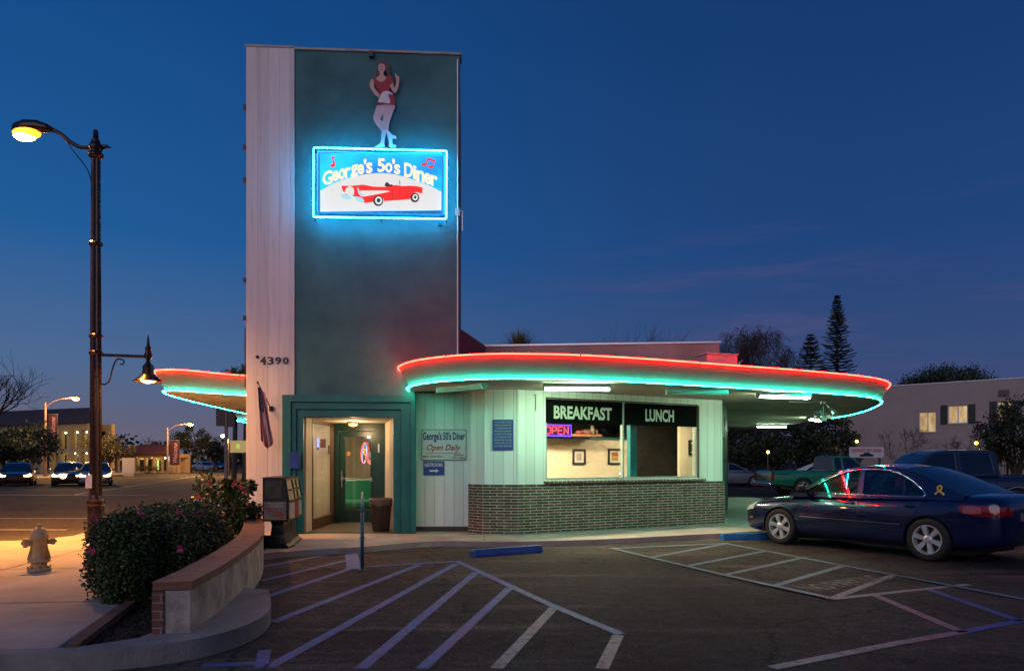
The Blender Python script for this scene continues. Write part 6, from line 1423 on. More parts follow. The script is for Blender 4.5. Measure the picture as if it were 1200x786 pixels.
def leaves(mb, pts, size, r=rnd, aspect=.55, up=0.0):
    for p, nrm in pts:
        s = size * r.uniform(.6, 1.3)
        a = Vector((r.gauss(0, 1), r.gauss(0, 1), r.gauss(0, 1) + up)).normalized()
        if nrm is not None: a = (a * .9 + nrm * .25).normalized()
        b = a.cross(Vector((r.gauss(0, 1), r.gauss(0, 1), r.gauss(0, 1)))).normalized() * (s * aspect * .5); a = a * s * .5
        mb.add([p - a, p + b, p + a, p - b], [(0, 1, 2, 3)])
def hedge():
    S = thing('clipped_hedge', 'dense clipped dark hedge with small pink flowers between sidewalk and planter wall', 'hedge', (-4.2, 8.4, .1))
    ax = [Vector((-3.78, 7.25, 0)), Vector((-3.92, 8.0, 0)), Vector((-4.15, 9.0, 0)), Vector((-4.38, 9.9, 0))]
    pts = []; fl = []
    r = random.Random(3)
    def shape(t, a):     # t along 0..1, a angle round the section -> point on the shell
        i = min(int(t * 3), 2); f = t * 3 - i; c = ax[i].lerp(ax[i + 1], f); d = (ax[i + 1] - ax[i]).normalized(); s = Vector((d.y, -d.x, 0))
        e = min(1, min(t, 1 - t) * 9 + .22) ** .5
        cx, cz = math.cos(a), math.sin(a); k = (abs(cx) ** 4 + abs(cz) ** 4) ** -.25
        wob = 1 + .03 * math.sin(9 * t + 2 * a) + .04 * math.sin(23 * t + 5 * a) + .03 * math.sin(51 * t - 7 * a)
        return c + s * cx * k * .47 * e * wob - s * .04 + Vector((0, 0, .56 + cz * k * .42 * (.75 + .25 * e) * wob)), (s * cx + Vector((0, 0, cz))).normalized()
    for _ in range(52000):
        t, a = r.random(), r.uniform(0, 2 * math.pi); p, n = shape(t, a); p += n * r.uniform(-.20, .03) + Vector((r.gauss(0, .02), r.gauss(0, .02), r.gauss(0, .02))); pts.append((p, n))
    for _ in range(9000):                        # near and far ends
        a = r.uniform(0, 2 * math.pi); q = math.sqrt(r.random()); t = .0 if r.random() < .7 else 1
        p, n = shape(t, a); c = ax[0] if t == 0 else ax[3]; c = Vector((c.x, c.y, .56)); d = (ax[0] - ax[1]).normalized() * (1 if t == 0 else -1)
        pts.append((c + (p - c) * q * 1.25 + d * (r.uniform(-.1, .05) + .32 * (1 - q * q)), d))
    for _ in range(240):                          # stray shoots
        t, a = r.random(), r.uniform(.0, math.pi); p, n = shape(t, a); pts.append((p + n * r.uniform(.02, .10), n))
    m = MB(); leaves(m, pts, .040, r, .62); m.build('foliage', L_hedge, S)
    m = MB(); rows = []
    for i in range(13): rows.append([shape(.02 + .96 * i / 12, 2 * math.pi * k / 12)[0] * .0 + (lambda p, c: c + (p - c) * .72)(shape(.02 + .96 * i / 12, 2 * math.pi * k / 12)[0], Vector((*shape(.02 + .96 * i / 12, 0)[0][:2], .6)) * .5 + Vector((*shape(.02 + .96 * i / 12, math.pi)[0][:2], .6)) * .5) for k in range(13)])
    m.grid(rows); m.build('dark_core', mat('dark_core', (.012, .012, .007), .95, noise=.5, nscale=20), S)  # solid near-black core, coloured for the shade between the leaves
    m = MB()
    for k in range(9): t = (k + .5) / 9; p = shape(t, 0)[0].lerp(shape(t, math.pi)[0], .5); m.tube([Vector((p.x, p.y, .05)), Vector((p.x + .03, p.y, .4))], .018, 5)
    m.build('stem', M_bark, S)
    pk = mat('pink_petal', (.55, .06, .16), .6, noise=.2, nscale=30)
    for (t, a) in ((.03, 2.9), (.12, 2.3), (.10, 1.5), (.30, 1.0), (.16, 3.3), (.45, .8), (.05, .2), (.38, 2.6), (.65, 1.6)):
        p, n = shape(t, a); flower(S, p + n * .03, pk, r, .045)
def flower(S, c, mt, r, s):
    m = MB()
    for k in range(6):
        a = k * math.pi / 3 + r.random(); d = Vector((math.cos(a), -.4 + r.uniform(-.4, .4), math.sin(a))).normalized(); e = d.cross(Vector((.2, -1, .1))).normalized()
        m.add([c, c + d * s * .6 + e * s * .45, c + d * s * 1.1, c + d * s * .6 - e * s * .45], [(0, 1, 2, 3)])
    m.build('flower', mt, S)
hedge()
def bush():
    S = thing('hibiscus_bush', 'loose leafy bush with red hibiscus flowers against the white tower', 'bush', (-4.72, 12.0, .1)); r = random.Random(5); pts = []
    cl = [(Vector((-4.72 + r.uniform(-.38, .38), 12.0 + r.uniform(-.4, .4), r.uniform(.45, 1.18))), r.uniform(.12, .24)) for _ in range(30)]
    for c, q in cl:
        for _ in range(190): d = Vector((r.gauss(0, 1), r.gauss(0, 1), r.gauss(0, 1))).normalized() * q * r.random() ** .4; pts.append((c + d, d.normalized()))
    m = MB(); leaves(m, pts, .075, r, .6); m.build('foliage', L_bush, S)
    m = MB()
    for c, q in cl[::2]: m.tube([(-4.72, 12.0, .08), Vector((-4.72, 12, .3)).lerp(c, .4), c], [.02, .012, .005], 5)
    m.build('branches', M_bark, S)
    rd = mat('red_petal', (.60, .05, .035), .6, noise=.2, nscale=30)
    for p in ((-5.02, 11.6, .98), (-4.42, 11.55, 1.18), (-4.34, 11.6, 1.14), (-4.30, 11.7, 1.06), (-4.80, 11.5, 1.22), (-4.6, 11.55, .7)): flower(S, Vector(p), rd, r, .042)
bush()
def ground_cover():
    r = random.Random(8); m = MB(); pts = []
    for _ in range(2600):
        Y = r.uniform(5.55, 11.5); x0 = -3.20 - (Y - 5.55) * .23; x1 = -2.98 - (Y - 5.9) * .18; x = r.uniform(x0 - .05, x1); pts.append((Vector((x, Y, .105 + r.uniform(0, .035))), None))
    leaves(m, pts, .035, r, .5); tag(m.build('ground_cover', leaf_mat('litter', (.05, .045, .02), (.02, .018, .01), .9)), kind='stuff')
ground_cover()
def litter():
    r = random.Random(18); m = MB(); pts = []
    for _ in range(420):
        Y = 5.6 + 9 * r.random() ** 1.2; pts.append((Vector((r.uniform(-.35, .62) * Y, Y, .018)), None))
    for _ in range(260):
        t = r.random(); Y = 6.9 + 4.6 * t; pts.append((Vector((-2.5 - (Y - 6.9) * .33 + abs(r.gauss(0, .14)), Y, .018)), None))
    for p, _n in pts:
        s = r.uniform(.008, .024); a = r.uniform(0, 6.3); u = Vector((math.cos(a), math.sin(a), r.uniform(-.2, .2))) * s; v = Vector((-math.sin(a), math.cos(a), .3)) * s * .5; m.add([p - u, p + v, p + u, p - v], [(0, 1, 2, 3)])
    tag(m.build('leaf_litter', leaf_mat('dry_litter', (.16, .11, .06), (.05, .04, .03), .9)), kind='stuff')
litter()

def limbs(mb, p, d, L, r0, depth, r, spread=.55, up=.1, n=3, tips=None, minr=.004):
    q = p + d * L; mid = p.lerp(q, .5) + Vector((r.gauss(0, .05), r.gauss(0, .05), 0)) * L
    mb.tube([p, mid, q], [r0, r0 * .85, r0 * .68], 5 if r0 > .03 else 3, cap=False)
    if tips is not None and depth <= 1: tips.append(q); tips.append(mid)
    if depth == 0: return
    for k in range(n if r.random() < .8 else n - 1):
        e = (d + Vector((r.gauss(0, spread), r.gauss(0, spread), r.gauss(0, spread) + up))).normalized(); limbs(mb, q if k else mid.lerp(q, .6), e, L * r.uniform(.62, .85), max(minr, r0 * .6), depth - 1, r, spread, up, n, tips, minr)
def tree(name, label, loc, h, rx, leafm, seed, leaf=.16, n=5200, rz_=None, trunk_h=None, group=None, flat_=.75, tr=.16, clumps=46):
    r = random.Random(seed); S = thing(name, label, 'tree', (*loc, 0), group=group); x, y = loc; th = trunk_h or h * .35
    m = MB(); m.tube([(x, y, -.1), (x + r.uniform(-.1, .1), y, th * .5), (x + r.uniform(-.2, .2), y, th)], [tr * 1.3, tr, tr * .8], 8); top = Vector((x, y, th))
    for k in range(6):
        a = k * 1.05 + r.random(); e = top + Vector((math.cos(a) * rx * .6, math.sin(a) * rx * .6, (h - th) * r.uniform(.35, .75))); m.tube([top - Vector((0, 0, .3)), top.lerp(e, .5) + Vector((0, 0, .2)), e], [tr * .6, tr * .4, tr * .12], 5)
    m.build('trunk', M_bark, S)
    rz2 = (h - th) / 2 * 1.05; cz = th + (h - th) / 2 * .98; pts = []
    for _ in range(clumps):
        d = Vector((r.gauss(0, 1), r.gauss(0, 1), r.gauss(0, 1))).normalized(); q = r.uniform(.45, .95)
        c = Vector((x + d.x * rx * q, y + d.y * rx * q, cz + d.z * rz2 * q * (1 if d.z > 0 else .8))); cr = rx * r.uniform(.16, .34)
        for _ in range(n // clumps):
            e = Vector((r.gauss(0, 1), r.gauss(0, 1), r.gauss(0, 1) * flat_)).normalized() * cr * r.random() ** .45; pts.append((c + e, e.normalized()))
    m = MB(); leaves(m, pts, leaf, r, .65); m.build('crown', leafm, S); return S
def bare(name, label, loc, h, seed, col=None, depth=5, spread=.5, n=3, group=None, r0=.12, lean=(0, 0), droop=0):
    r = random.Random(seed); S = thing(name, label, 'tree', (*loc, 0), group=group); x, y = loc; m = MB(); m.tube([(x, y, -.1), (x + lean[0] * .3, y, h * .22)], [r0 * 1.2, r0], 7); m.build('trunk', M_bark, S)
    m = MB(); tips = []
    for k in range(3): limbs(m, Vector((x + lean[0] * .3, y, h * .2)), Vector((lean[0] + r.gauss(0, .4), r.gauss(0, .3), 1)).normalized(), h * .24, r0 * .7, depth, r, spread, .12, n, tips, .007 if y < 60 else .02)
    if droop:
        for t in tips:
            for _ in range(4): m.tube([t, t + Vector((r.gauss(0, .25), r.gauss(0, .25), -.1)), t + Vector((r.gauss(0, .4), r.gauss(0, .3), -r.uniform(.5, 1.3)))], .010, 3, cap=False)
    m.build('branches', col or L_brown, S); return S
def norfolk(label, loc, h, seed, base=2.0, rmax=1.35):
    r = random.Random(seed); S = thing('norfolk_pine', label, 'tree', (*loc, 0), group='norfolk pines behind the canopy'); x, y = loc
    m = MB(); m.tube([(x, y, 0), (x, y, h * .6), (x, y, h)], [.22, .12, .02], 7); m.build('trunk', M_bark, S)
    m = MB(); z = base
    while z < h - .15:
        t = (h - z) / (h - base); R_ = .10 + rmax * min(1, t * 1.9) ** .85 * (.85 + .15 * r.random()); k0 = r.random() * 6
        nb = 6
        for k in range(nb):
            a = k0 + k * 2 * math.pi / nb + r.uniform(-.25, .25); d = Vector((math.cos(a), math.sin(a), 0)); sd_ = Vector((-d.y, d.x, 0)); L = R_ * r.uniform(.68, 1.18); st = max(4, int(L / .11))
            for i in range(1, st + 1):
                f = i / st; c = Vector((x, y, z)) + d * L * f + Vector((0, 0, -.12 * f * L + .22 * f * f * L)); w = .26 * (1.15 - f * .6)
                for e in (1, -1): q = c + sd_ * w * e + d * .09 + Vector((0, 0, .05)); m.add([c - d * .03, q, c + d * .07 + Vector((0, 0, .03))], [(0, 1, 2)])
                m.add([c - d * .1 - Vector((0, 0, .035)), c + d * .1 - Vector((0, 0, .03)), c + d * .1 + Vector((0, 0, .05)), c - d * .1 + Vector((0, 0, .04))], [(0, 1, 2, 3)])
        z += (.17 + .17 * t) * r.uniform(.7, 1.35)
    m.build('crown', L_pine, S)
norfolk('tall narrow norfolk pine rising behind the right end of the canopy', at(981, 60)[:2], 15.35, 2, 2.5, 1.45)
norfolk('shorter norfolk pine just left of the tall one', at(950, 58)[:2], 11.8, 4, 2.5, 1.75)
bare('weeping_tree', 'large rounded leafless weeping tree behind the roof of the diner', at(848, 50)[:2], 11.3, 21, depth=5, spread=.62, r0=.2, droop=1)
bare('bare_tree', 'smaller reddish bare tree at the right of the weeping tree', at(902, 54)[:2], 9.8, 22, depth=4, spread=.5, r0=.12, droop=1)
bare('bare_tree', 'thin bare twigs showing over the middle of the diner roof', at(783, 52)[:2], 13.0, 23, depth=4, spread=.38, r0=.10)
bare('bare_tree', 'faint bare twig tips over the roof left of the middle tree', at(732, 56)[:2], 13.5, 24, depth=4, spread=.38, r0=.08)
def palm(name, label, loc, h, seed, R_=1.1, nf=34, spiky=False, group=None, tr=.16):
    r = random.Random(seed); S = thing(name, label, 'palm tree', (*loc, 0), group=group); x, y = loc
    m = MB(); m.tube([(x, y, 0), (x + .1, y, h * .5), (x, y, h - .6)], [tr * 1.2, tr, tr], 8); m.build('trunk', M_bark, S)
    m = MB()
    for k in range(nf):
        a = r.uniform(0, 2 * math.pi); el = r.uniform(.1, 1.45) if spiky else r.uniform(-.6, 1.3); d = Vector((math.cos(a), math.sin(a), 0)); L = R_ * r.uniform(.8, 1.1); p0 = Vector((x, y, h - .6)); prev = p0; sd_ = Vector((-d.y, d.x, 0))
        for i in range(1, 8):
            f = i / 7; p = p0 + d * L * f * math.cos(el) + Vector((0, 0, L * f * math.sin(el) - (0 if spiky else .55) * L * f * f)); w = (.05 if spiky else .16) * (1.1 - f)
            m.add([prev - sd_ * w, prev + sd_ * w, p + sd_ * w * .8 - Vector((0, 0, w * .5)), p - sd_ * w * .8 - Vector((0, 0, w * .5))], [(0, 1, 2, 3)]); prev = p
    m.build('fronds', L_palm, S); return S
palm('yucca_palm', 'spiky palm crown poking up behind the roof near the tower', at(609, 40)[:2], 7.9, 5, 1.55, 420, True, tr=.25)
palm('fan_palm', 'left of two palms just behind the left canopy', at(274, 50)[:2], 8.2, 6, 1.2, 80, group='palms behind the left canopy')
palm('fan_palm', 'right of two palms just behind the left canopy', at(286.5, 52)[:2], 8.6, 7, 1.3, 80, group='palms behind the left canopy')
tree('spreading_tree', 'broad flat topped dark tree beyond the pink stucco building', at(1116, 82)[:2], 12.3, 4.9, L_dark, 31, .24, 9000, trunk_h=8.8, flat_=.45, clumps=60)
tree('dark_tree', 'dark leafy tree in front of the lit window at the right edge', at(1190, 34)[:2], 4.5, 1.75, L_dark, 32, .14, 8000, trunk_h=1.0, clumps=60)
for i, (px, Y, h, r_, l) in enumerate(((862, 48, 4.6, 2.4, 'dark evergreen tree nearest the teal side wall under the canopy'), (905, 44, 4.2, 2.3, 'dark evergreen tree behind the bed of the green pickup'), (945, 46, 4.9, 2.5, 'dark evergreen tree above the cab of the green pickup'), (978, 43, 4.0, 1.7, 'dark evergreen tree against the left end of the pink building'))):
    tree('evergreen_tree', l, at(px, Y)[:2], h, r_, L_dark, 40 + i, .17, 6500, trunk_h=.7, group='evergreens behind the parking lot')
bare('bare_shrub', 'leafless shrub below the square lit window of the pink building', at(1066, 42)[:2], 3.9, 51, depth=5, spread=.5, r0=.05)
bare('bare_shrub', 'leafless shrub left of the porch lantern by the pink building', at(1125, 40)[:2], 3.2, 52, depth=5, spread=.55, r0=.05)
tree('porch_shrub', 'shrub lit yellow by the porch lantern', at(1150, 38)[:2], 2.4, .8, L_olive, 53, .08, 1600, trunk_h=.3, clumps=20, tr=.05)
tree('broad_tree', 'broad dark tree in front of the brown roofed building at far left', at(8, 52)[:2], 4.2, 3.4, L_dark, 61, .20, 9000, trunk_h=1.3, clumps=70)
bare('bare_tree', 'leafless tree reaching in from the left edge above the brown roof', (-22.6, 30), 6.3, 62, mat('dark_bark', (.02, .017, .018), .9, noise=.3), depth=5, spread=.5, r0=.13, lean=(.25, 0))
tree('olive_tree', 'round olive tree between the lamp pole and the orange roofed building', at(128, 72)[:2], 4.2, 2.3, L_olive, 63, .17, 5200, trunk_h=1.5)
bare('bare_tree', 'leafless tree rising behind the orange tiled roof', at(184, 118)[:2], 6.4, 64, depth=4, spread=.6, r0=.16)
tree('street_tree', 'biggest dark tree at the end of the street', at(224, 100)[:2], 6.3, 2.7, L_dark, 65, .24, 5200, trunk_h=1.4)
tree('street_tree', 'smaller dark tree at the end of the street by the signal post', at(252, 108)[:2], 5.0, 2.0, L_dark, 66, .24, 3600, trunk_h=1.3)
def treeline():
    r = random.Random(12); m = MB(); pts = []
    for i in range(260):
        x = r.uniform(-190, 190); y = 175 + r.uniform(-8, 8); h = 4.5 + 2.0 * math.sin(x * .11) + 1.6 * math.sin(x * .37 + 1) + r.uniform(-1, 1); 
        for _ in range(60): pts.append((Vector((x + r.gauss(0, 2.2), y + r.gauss(0, 1.5), max(.2, r.random() ** .6 * h))), None))
    for i in range(210):  # unseen ring beside and behind the camera, added to darken window reflections
        an = R(r.uniform(-178, 8)); rr_ = 46 + r.uniform(-3, 3); x = rr_ * math.cos(an) * 1.15; y = rr_ * math.sin(an) * .8; h = 6.0 + 2.0 * math.sin(x * .13) + r.uniform(-1, 1)
        for _ in range(60): pts.append((Vector((x + r.gauss(0, 1.2), y + r.gauss(0, 1), max(.2, r.random() ** .7 * h))), None))
    leaves(m, pts, 1.2, r, .8); tag(m.build('distant_and_unseen_trees', L_dark), kind='stuff')
treeline()

# ------------------------------------------------------------ the pink building at the right
def pink_building():
    F = Frame(at(980, 51)[:2], at(1200, 43.8)[:2]); L = F.len
    S = thing('stucco_building', 'long pink stucco building with shuttered lit windows at the right', 'building', (*F.at(4, 0).xy, 0)); ZT_ = 6.55; u2 = L + 22
    wins = [(1077, 1097, 483, 506, False), (1111, 1134, 475.5, 495.5, True), (1169, 1187, 471, 492, True)]
    holes = []
    for a, b, t, bt, sh in wins:
        ua, zt = F.uz(a, t); ub, zb = F.uz(b, bt); holes.append([(ua, zb), (ub, zb), (ub, zt), (ua, zt)])
    m = MB(); m.fpoly(F, [(0, 0), (u2, 0), (u2, ZT_), (0, ZT_)], -.3, 0, holes=holes); m.build('wall', M_wallst, S)
    G_ = Frame(F.at(0, 0, -14).xy, F.at(0, 0, -.3).xy); m = MB(); m.fbox(G_, 0, G_.len, 0, ZT_, -.3, 0); m.build('wall', M_wallst, S)
    m = MB(); a, b, c, d = F.at(0, 0, -.25), F.at(u2, 0, -.25), F.at(u2, 0, -14), F.at(0, 0, -14); m.slab([a.xy, b.xy, c.xy, d.xy], ZT_ - .35, ZT_ - .2); m.build('roof', M_roofst, S)
    m = MB(); m.fbox(F, -.05, u2, ZT_ + .003, ZT_ + .06, -.35, .05); m.build('coping', M_white, S)
    cur = emit('lit_curtain', (1.0, .62, .28), .85); nt = cur.node_tree; bs = nt.nodes['Principled BSDF']; tc = nt.nodes.new('ShaderNodeTexCoord'); mp = nt.nodes.new('ShaderNodeMapping'); mp.inputs['Scale'].default_value = (2.2, 2.2, .7); nz = nt.nodes.new('ShaderNodeTexNoise'); nz.inputs['Scale'].default_value = 1.6; nz.inputs['Detail'].default_value = 3; rr = nt.nodes.new('ShaderNodeValToRGB')
    rr.color_ramp.elements[0].position = .3; rr.color_ramp.elements[1].position = .7; rr.color_ramp.elements[0].color = (.45, .19, .05, 1); rr.color_ramp.elements[1].color = (1, .72, .36, 1)
    for a, b in ((tc.outputs['Object'], mp.inputs[0]), (mp.outputs[0], nz.inputs[0]), (nz.outputs[0], rr.inputs[0]), (rr.outputs[0], bs.inputs['Emission Color'])): nt.links.new(a, b)
    for (a, b, t, bt, sh), h in zip(wins, holes):
        ua, zb = h[0]; ub, zt = h[2]; mu = (ua + ub) / 2
        m = MB(); e = .05; m.fpoly(F, [(ua, zb), (ub, zb), (ub, zt), (ua, zt)], -.14, -.06, holes=[[(ua + e, zb + e), (mu - .03, zb + e), (mu - .03, zt - e), (ua + e, zt - e)], [(mu + .03, zb + e), (ub - e, zb + e), (ub - e, zt - e), (mu + .03, zt - e)]]); w = m.build('window', M_white, S)
        m = MB(); m.fbox(F, ua, ub, zb, zt, -.13, -.12); m.build('window_pane', M_glass, w)
        rows = []
        for z in (zb, zt): rows.append([F.at(ua + (ub - ua) * k / 60, z, -.24 + .02 * math.sin(k * 1.1)) for k in range(61)])
        m = MB(); m.grid(rows); m.build('curtain', cur, w)
        m = MB(); m.fbox(F, ua - .05, ub + .05, zb - .08, zb - .003, -.05, .05); m.build('sill', M_wallst, w)
        if sh:
            for x0, x1 in ((ua - .42, ua - .04), (ub + .04, ub + .42)):
                m = MB(); m.fbox(F, x0, x1, zb - .05, zt + .05, .004, .05)
                for k in range(14): z = zb + (zt - zb) * k / 14; m.fbox(F, x0 + .04, x1 - .04, z, z + .03, .051, .062)
                m.build('shutter', mat('dark_shutter', (.022, .028, .026), .6, noise=.2), S)
    m = MB(); u, z = F.uz(1176, 461); 
    for k in range(5): m.fbox(F, u - .26, u + .26, z - .18 + k * .08, z - .14 + k * .08, .003, .03)
    m.fbox(F, u - .3, u + .3, z - .21, z + .23, .001, .012); m.build('wall_vent', mat('vent_grey', (.12, .10, .10), .7), S)
    return F
PF = pink_building()
def porch_lantern(px, py, Y, label, e):
    p = P(px, py, Y); S = thing('porch_lantern', label, 'lantern', (p.x, p.y, 0))
    m = MB(); m.tube([(p.x, p.y, 0), (p.x, p.y, p.z - .1)], .03, 6); m.build('lantern_post', M_black, S)
    m = MB(); m.lathe([(.04, -.10), (.08, -.08), (.09, .06), (.11, .07), (.03, .14)], tuple(p), 8); m.build('lantern_cap', M_black, S) if False else None
    m = MB(); m.blob(p, .085, 10, 7); m.build('lantern_globe', N_warm, S, smooth=True)
    m = MB(); m.lathe([(.10, .085), (.03, .13), (.01, .16)], tuple(p), 10); m.build('lantern_cap', M_black, S)
    l = bpy.data.lights.new('lantern_bulb', 'POINT'); l.energy = e; l.color = (1, .78, .32); l.shadow_soft_size = .1; o = bpy.data.objects.new('lantern_bulb', l); COL.objects.link(o); o.location = p + Vector((0, -.2, .05))
porch_lantern(1144, 519, 37.2, 'bright yellow lantern among shrubs in front of the pink building', 60)
porch_lantern(1004, 517, 41, 'small lantern glowing above the white lot sign', 16)
porch_lantern(900, 529.5, 40, 'tiny lantern glowing among the evergreens behind the green pickup', 3)
def fence():
    a, b = Vector(at(1130, 36.5)), Vector(at(1290, 34)); F = Frame(a.xy, b.xy); S = thing('picket_fence', 'dark picket fence under the tree at the right edge', 'fence', tuple(a))
    m = MB(); u = 0
    while u < F.len: m.fbox(F, u, u + .03, .1, 1.5, -.02, .0); u += .14
    for z in (.3, 1.3): m.fbox(F, 0, F.len, z, z + .05, .001, .03)
    m.build('picket_panel', mat('fence_wood', (.045, .04, .035), .8, noise=.3), S)
    for k in range(4): u = F.len * k / 3; m = MB(); m.fbox(F, u - .05, u + .05, 0, 1.65, -.12, -.021); m.build('post', M_black, S)
fence()
def lot_sign():
    Y = 33.0; a = P(995, 523.5, Y + .0); b = P(1035, 536, Y); S = thing('lot_sign', 'white sign board with red lettering over a small car drawing behind the parked trucks', 'sign', ((a.x + b.x) / 2, Y, 0))
    F = Frame((a.x, Y), (b.x, Y)); m = MB(); m.fbox(F, 0, F.len, b.z, a.z, 0, .05); bd = m.build('sign_board', mat('lot_sign_white', (.62, .56, .60), .5, noise=.06), S)
    m = MB(); text_on(m, lambda u, z: F.at(u, z, .053), "GEORGE'S 50'S DINER", .08, F.len - .08, a.z - .24, a.z - .08, .03); m.build('lettering', M_red, bd)
    m = MB(); c = F.len / 2; z = b.z + .05; m.fpoly(F, [(c - .3, z), (c + .3, z), (c + .32, z + .09), (c + .18, z + .11), (c + .1, z + .18), (c - .1, z + .18), (c - .16, z + .11), (c - .32, z + .09)], .051, .056); m.build('painted_car', M_darkgreen, bd)
    for u in (.15, F.len - .15): m = MB(); m.fbox(F, u - .04, u + .04, 0, a.z, -.08, -.002); m.build('post', M_wood, S)
lot_sign()

# ------------------------------------------------------------ across the street at the left
def brown_building():
    A, B = at(-60, 92)[:2], at(106, 80)[:2]; F = Frame(A, B); L = F.len
    S = thing('office_building', 'cream office building with dark brown roof and lit galleries at the far left', 'building', (*F.at(L / 2, 0).xy, 0))
    cr = mat('cream_stucco', (.30, .24, .14), .85, noise=.15, nscale=.8); ze = 5.75
    m = MB(); m.fbox(F, 0, L, ze - .75, ze, -.5, 0); m.fbox(F, 0, L, 2.55, 2.95, -2.4, -.1); m.build('gallery_slab', cr, S)
    m = MB(); m.fbox(F, 0, L, 0, ze - .02, -2.9, -2.5); m.build('wall', cr, S)
    G_ = Frame(B, (B[0] * 1.18, B[1] * 1.18)); m = MB(); m.fbox(G_, 0, G_.len, 0, ze - .01, -.3, 0); m.build('wall', cr, S)
    u = .3
    while u < L - .2:
        m = MB(); m.fbox(F, u - .22, u + .22, 0, ze - .76, -.45, -.01); m.build('column', cr, S); u += 1.72 if u > L - 9 else 3.1
    m = MB(); m.fbox(F, L - .30, L - .0, 0, ze - .76, -.5, -.006); m.build('column', cr, S)
    dk = mat('dark_window', (.015, .018, .016), .15, noise=.1)
    for k, u in enumerate((L - 1.4, L - 3.2, L - 5.6, L - 8.4, L - 11.5)):
        for z in (.4, 3.0): m = MB(); m.fbox(F, u - .35, u + .35, z, z + 1.9, -2.498, -2.45); m.build('window', dk, S)
    a, b, d = F.at(-1, ze, .6), F.at(L + .8, ze, .6), F.at(-8, ze, -14); c = Vector((b.x * 1.17, b.y * 1.17, ze)); r1, r2 = F.at(-6, ze + 2.6, -7), F.at(L - 10.5, ze + 2.5, -7)
    m = MB(); m.add([a, b, c, d, r1, r2], [(0, 1, 5, 4), (1, 2, 5), (2, 3, 4, 5), (3, 0, 4), (3, 2, 1, 0)]); m.build('roof', mat('brown_roof_tile', (.055, .026, .020), .85, noise=.3, nscale=2, bump=1, bscale=8), S)
    k = 0
    for u, z in ((L - 2.4, ze - .95), (L - 4.1, ze - .95), (L - 2.4, 2.4), (L - 4.8, 2.4), (L - 7.3, 2.4), (L - 9.3, ze - .95), (L - 6.4, ze - .95)):
        p = F.at(u, z, -1.3); m = MB(); m.lathe([(.14, .1), (.16, 0), (.08, -.06)], tuple(p), 10); m.build('gallery_lamp', emit('gallery_glow', (1, .92, .55), 12), S)
        l = bpy.data.lights.new('gallery_bulb', 'POINT'); l.energy = 28; l.color = (1, .80, .26); l.shadow_soft_size = .2; o = bpy.data.objects.new('gallery_bulb', l); COL.objects.link(o); o.location = p - Vector((0, 0, .2))
brown_building()
def bungalow():
    F = Frame(at(148, 98)[:2], at(209, 94)[:2]); L = F.len; S = thing('tiled_bungalow', 'low cream building with an orange tiled roof and lit windows across the street', 'building', (*F.at(L / 2, 0).xy, 0)); ze = 2.45
    cr = mat('warm_stucco', (.50, .36, .22), .85, noise=.12)
    m = MB(); m.fbox(F, -2.2, L, .0, ze, -1.9, -1.6); m.fbox(F, -2.2, L, ze - .45, ze, -1.6, -.02); m.build('wall', cr, S)
    for u in (-1.9, .2, 1.9, 3.5, 5.0, L - .9, L - .25): m = MB(); m.fbox(F, u - .16, u + .16, 0, ze - .46, -.4, -.03); m.build('column', cr, S)
    for u, w_ in ((.9, .5), (2.7, .45), (4.2, .4), (5.6, .3)): m = MB(); m.fbox(F, u - w_, u + w_, .25, 1.75, -1.598, -1.55); m.build('window', mat('dark_window', (.015, .018, .016), .15), S)
    m = MB(); m.fbox(F, 3.95, 4.35, .4, 1.7, -1.548, -1.54); m.build('lit_window', emit('lit_green_window', (.65, .8, .25), .8), S)
    a, b, d = F.at(-2.8, ze, .5), F.at(L + .5, ze, .5), F.at(-6, ze, -8); c = Vector((b.x * 1.08, b.y * 1.08, ze)); r1, r2 = F.at(-2.2, ze + 1.45, -4), F.at(L - 4.2, ze + 1.4, -4)
    m = MB(); m.add([a, b, c, d, r1, r2], [(0, 1, 5, 4), (1, 2, 5), (2, 3, 4, 5), (3, 0, 4), (3, 2, 1, 0)]); m.build('roof', mat('orange_roof_tile', (.30, .085, .035), .85, noise=.3, nscale=2, bump=1, bscale=8), S)
    for u in (1.0, 3.9, 6.3):
        p = F.at(u, 1.95, -.9); m = MB(); m.blob(p, .10, 8, 6); m.build('eave_lamp', emit('gallery_glow', (1, .92, .55), 12), S); l = bpy.data.lights.new('eave_bulb', 'POINT'); l.energy = 26; l.color = (1, .72, .26); l.shadow_soft_size = .2; o = bpy.data.objects.new('eave_bulb', l); COL.objects.link(o); o.location = p - Vector((0, 0, .1))
    S2 = thing('lit_fascia_sign', 'small white lit sign on the corner of the orange roofed building', 'sign', tuple(F.at(L - .9, 1.9, .1)))
    m = MB(); m.fbox(F, L - 1.9, L - .2, 1.72, 2.12, .06, .22); m.build('sign_box', emit('lit_sign_white', (.75, .82, 1), .9), S2)
    m = MB()
    for k in range(4): m.fbox(F, L - 1.75 + k * .38, L - 1.5 + k * .38, 1.82, 2.02, .222, .235)
    m.build('sign_marks', M_navy, S2)
    p = at(151, 70); S3 = thing('monument_sign', 'blank grey monument sign board on the lawn across the street', 'sign', (p[0], p[1], .17)); m = MB(); m.box((p[0] - .6, p[1] - .1, .35), (p[0] + .6, p[1] + .1, 1.85)); m.build('sign_panel', mat('monument_grey', (.30, .29, .30), .7, noise=.1), S3); m = MB(); m.box((p[0] - .5, p[1] - .09, .1), (p[0] + .5, p[1] + .09, .348)); m.build('sign_base', M_curb, S3)
    m = MB()
    q = tree('low_shrub', 'clipped low shrubs in front of the orange roofed building', at(172, 88)[:2], 1.0, 1.6, L_dark, 71, .1, 1500, trunk_h=.2, tr=.04, clumps=18)
bungalow()
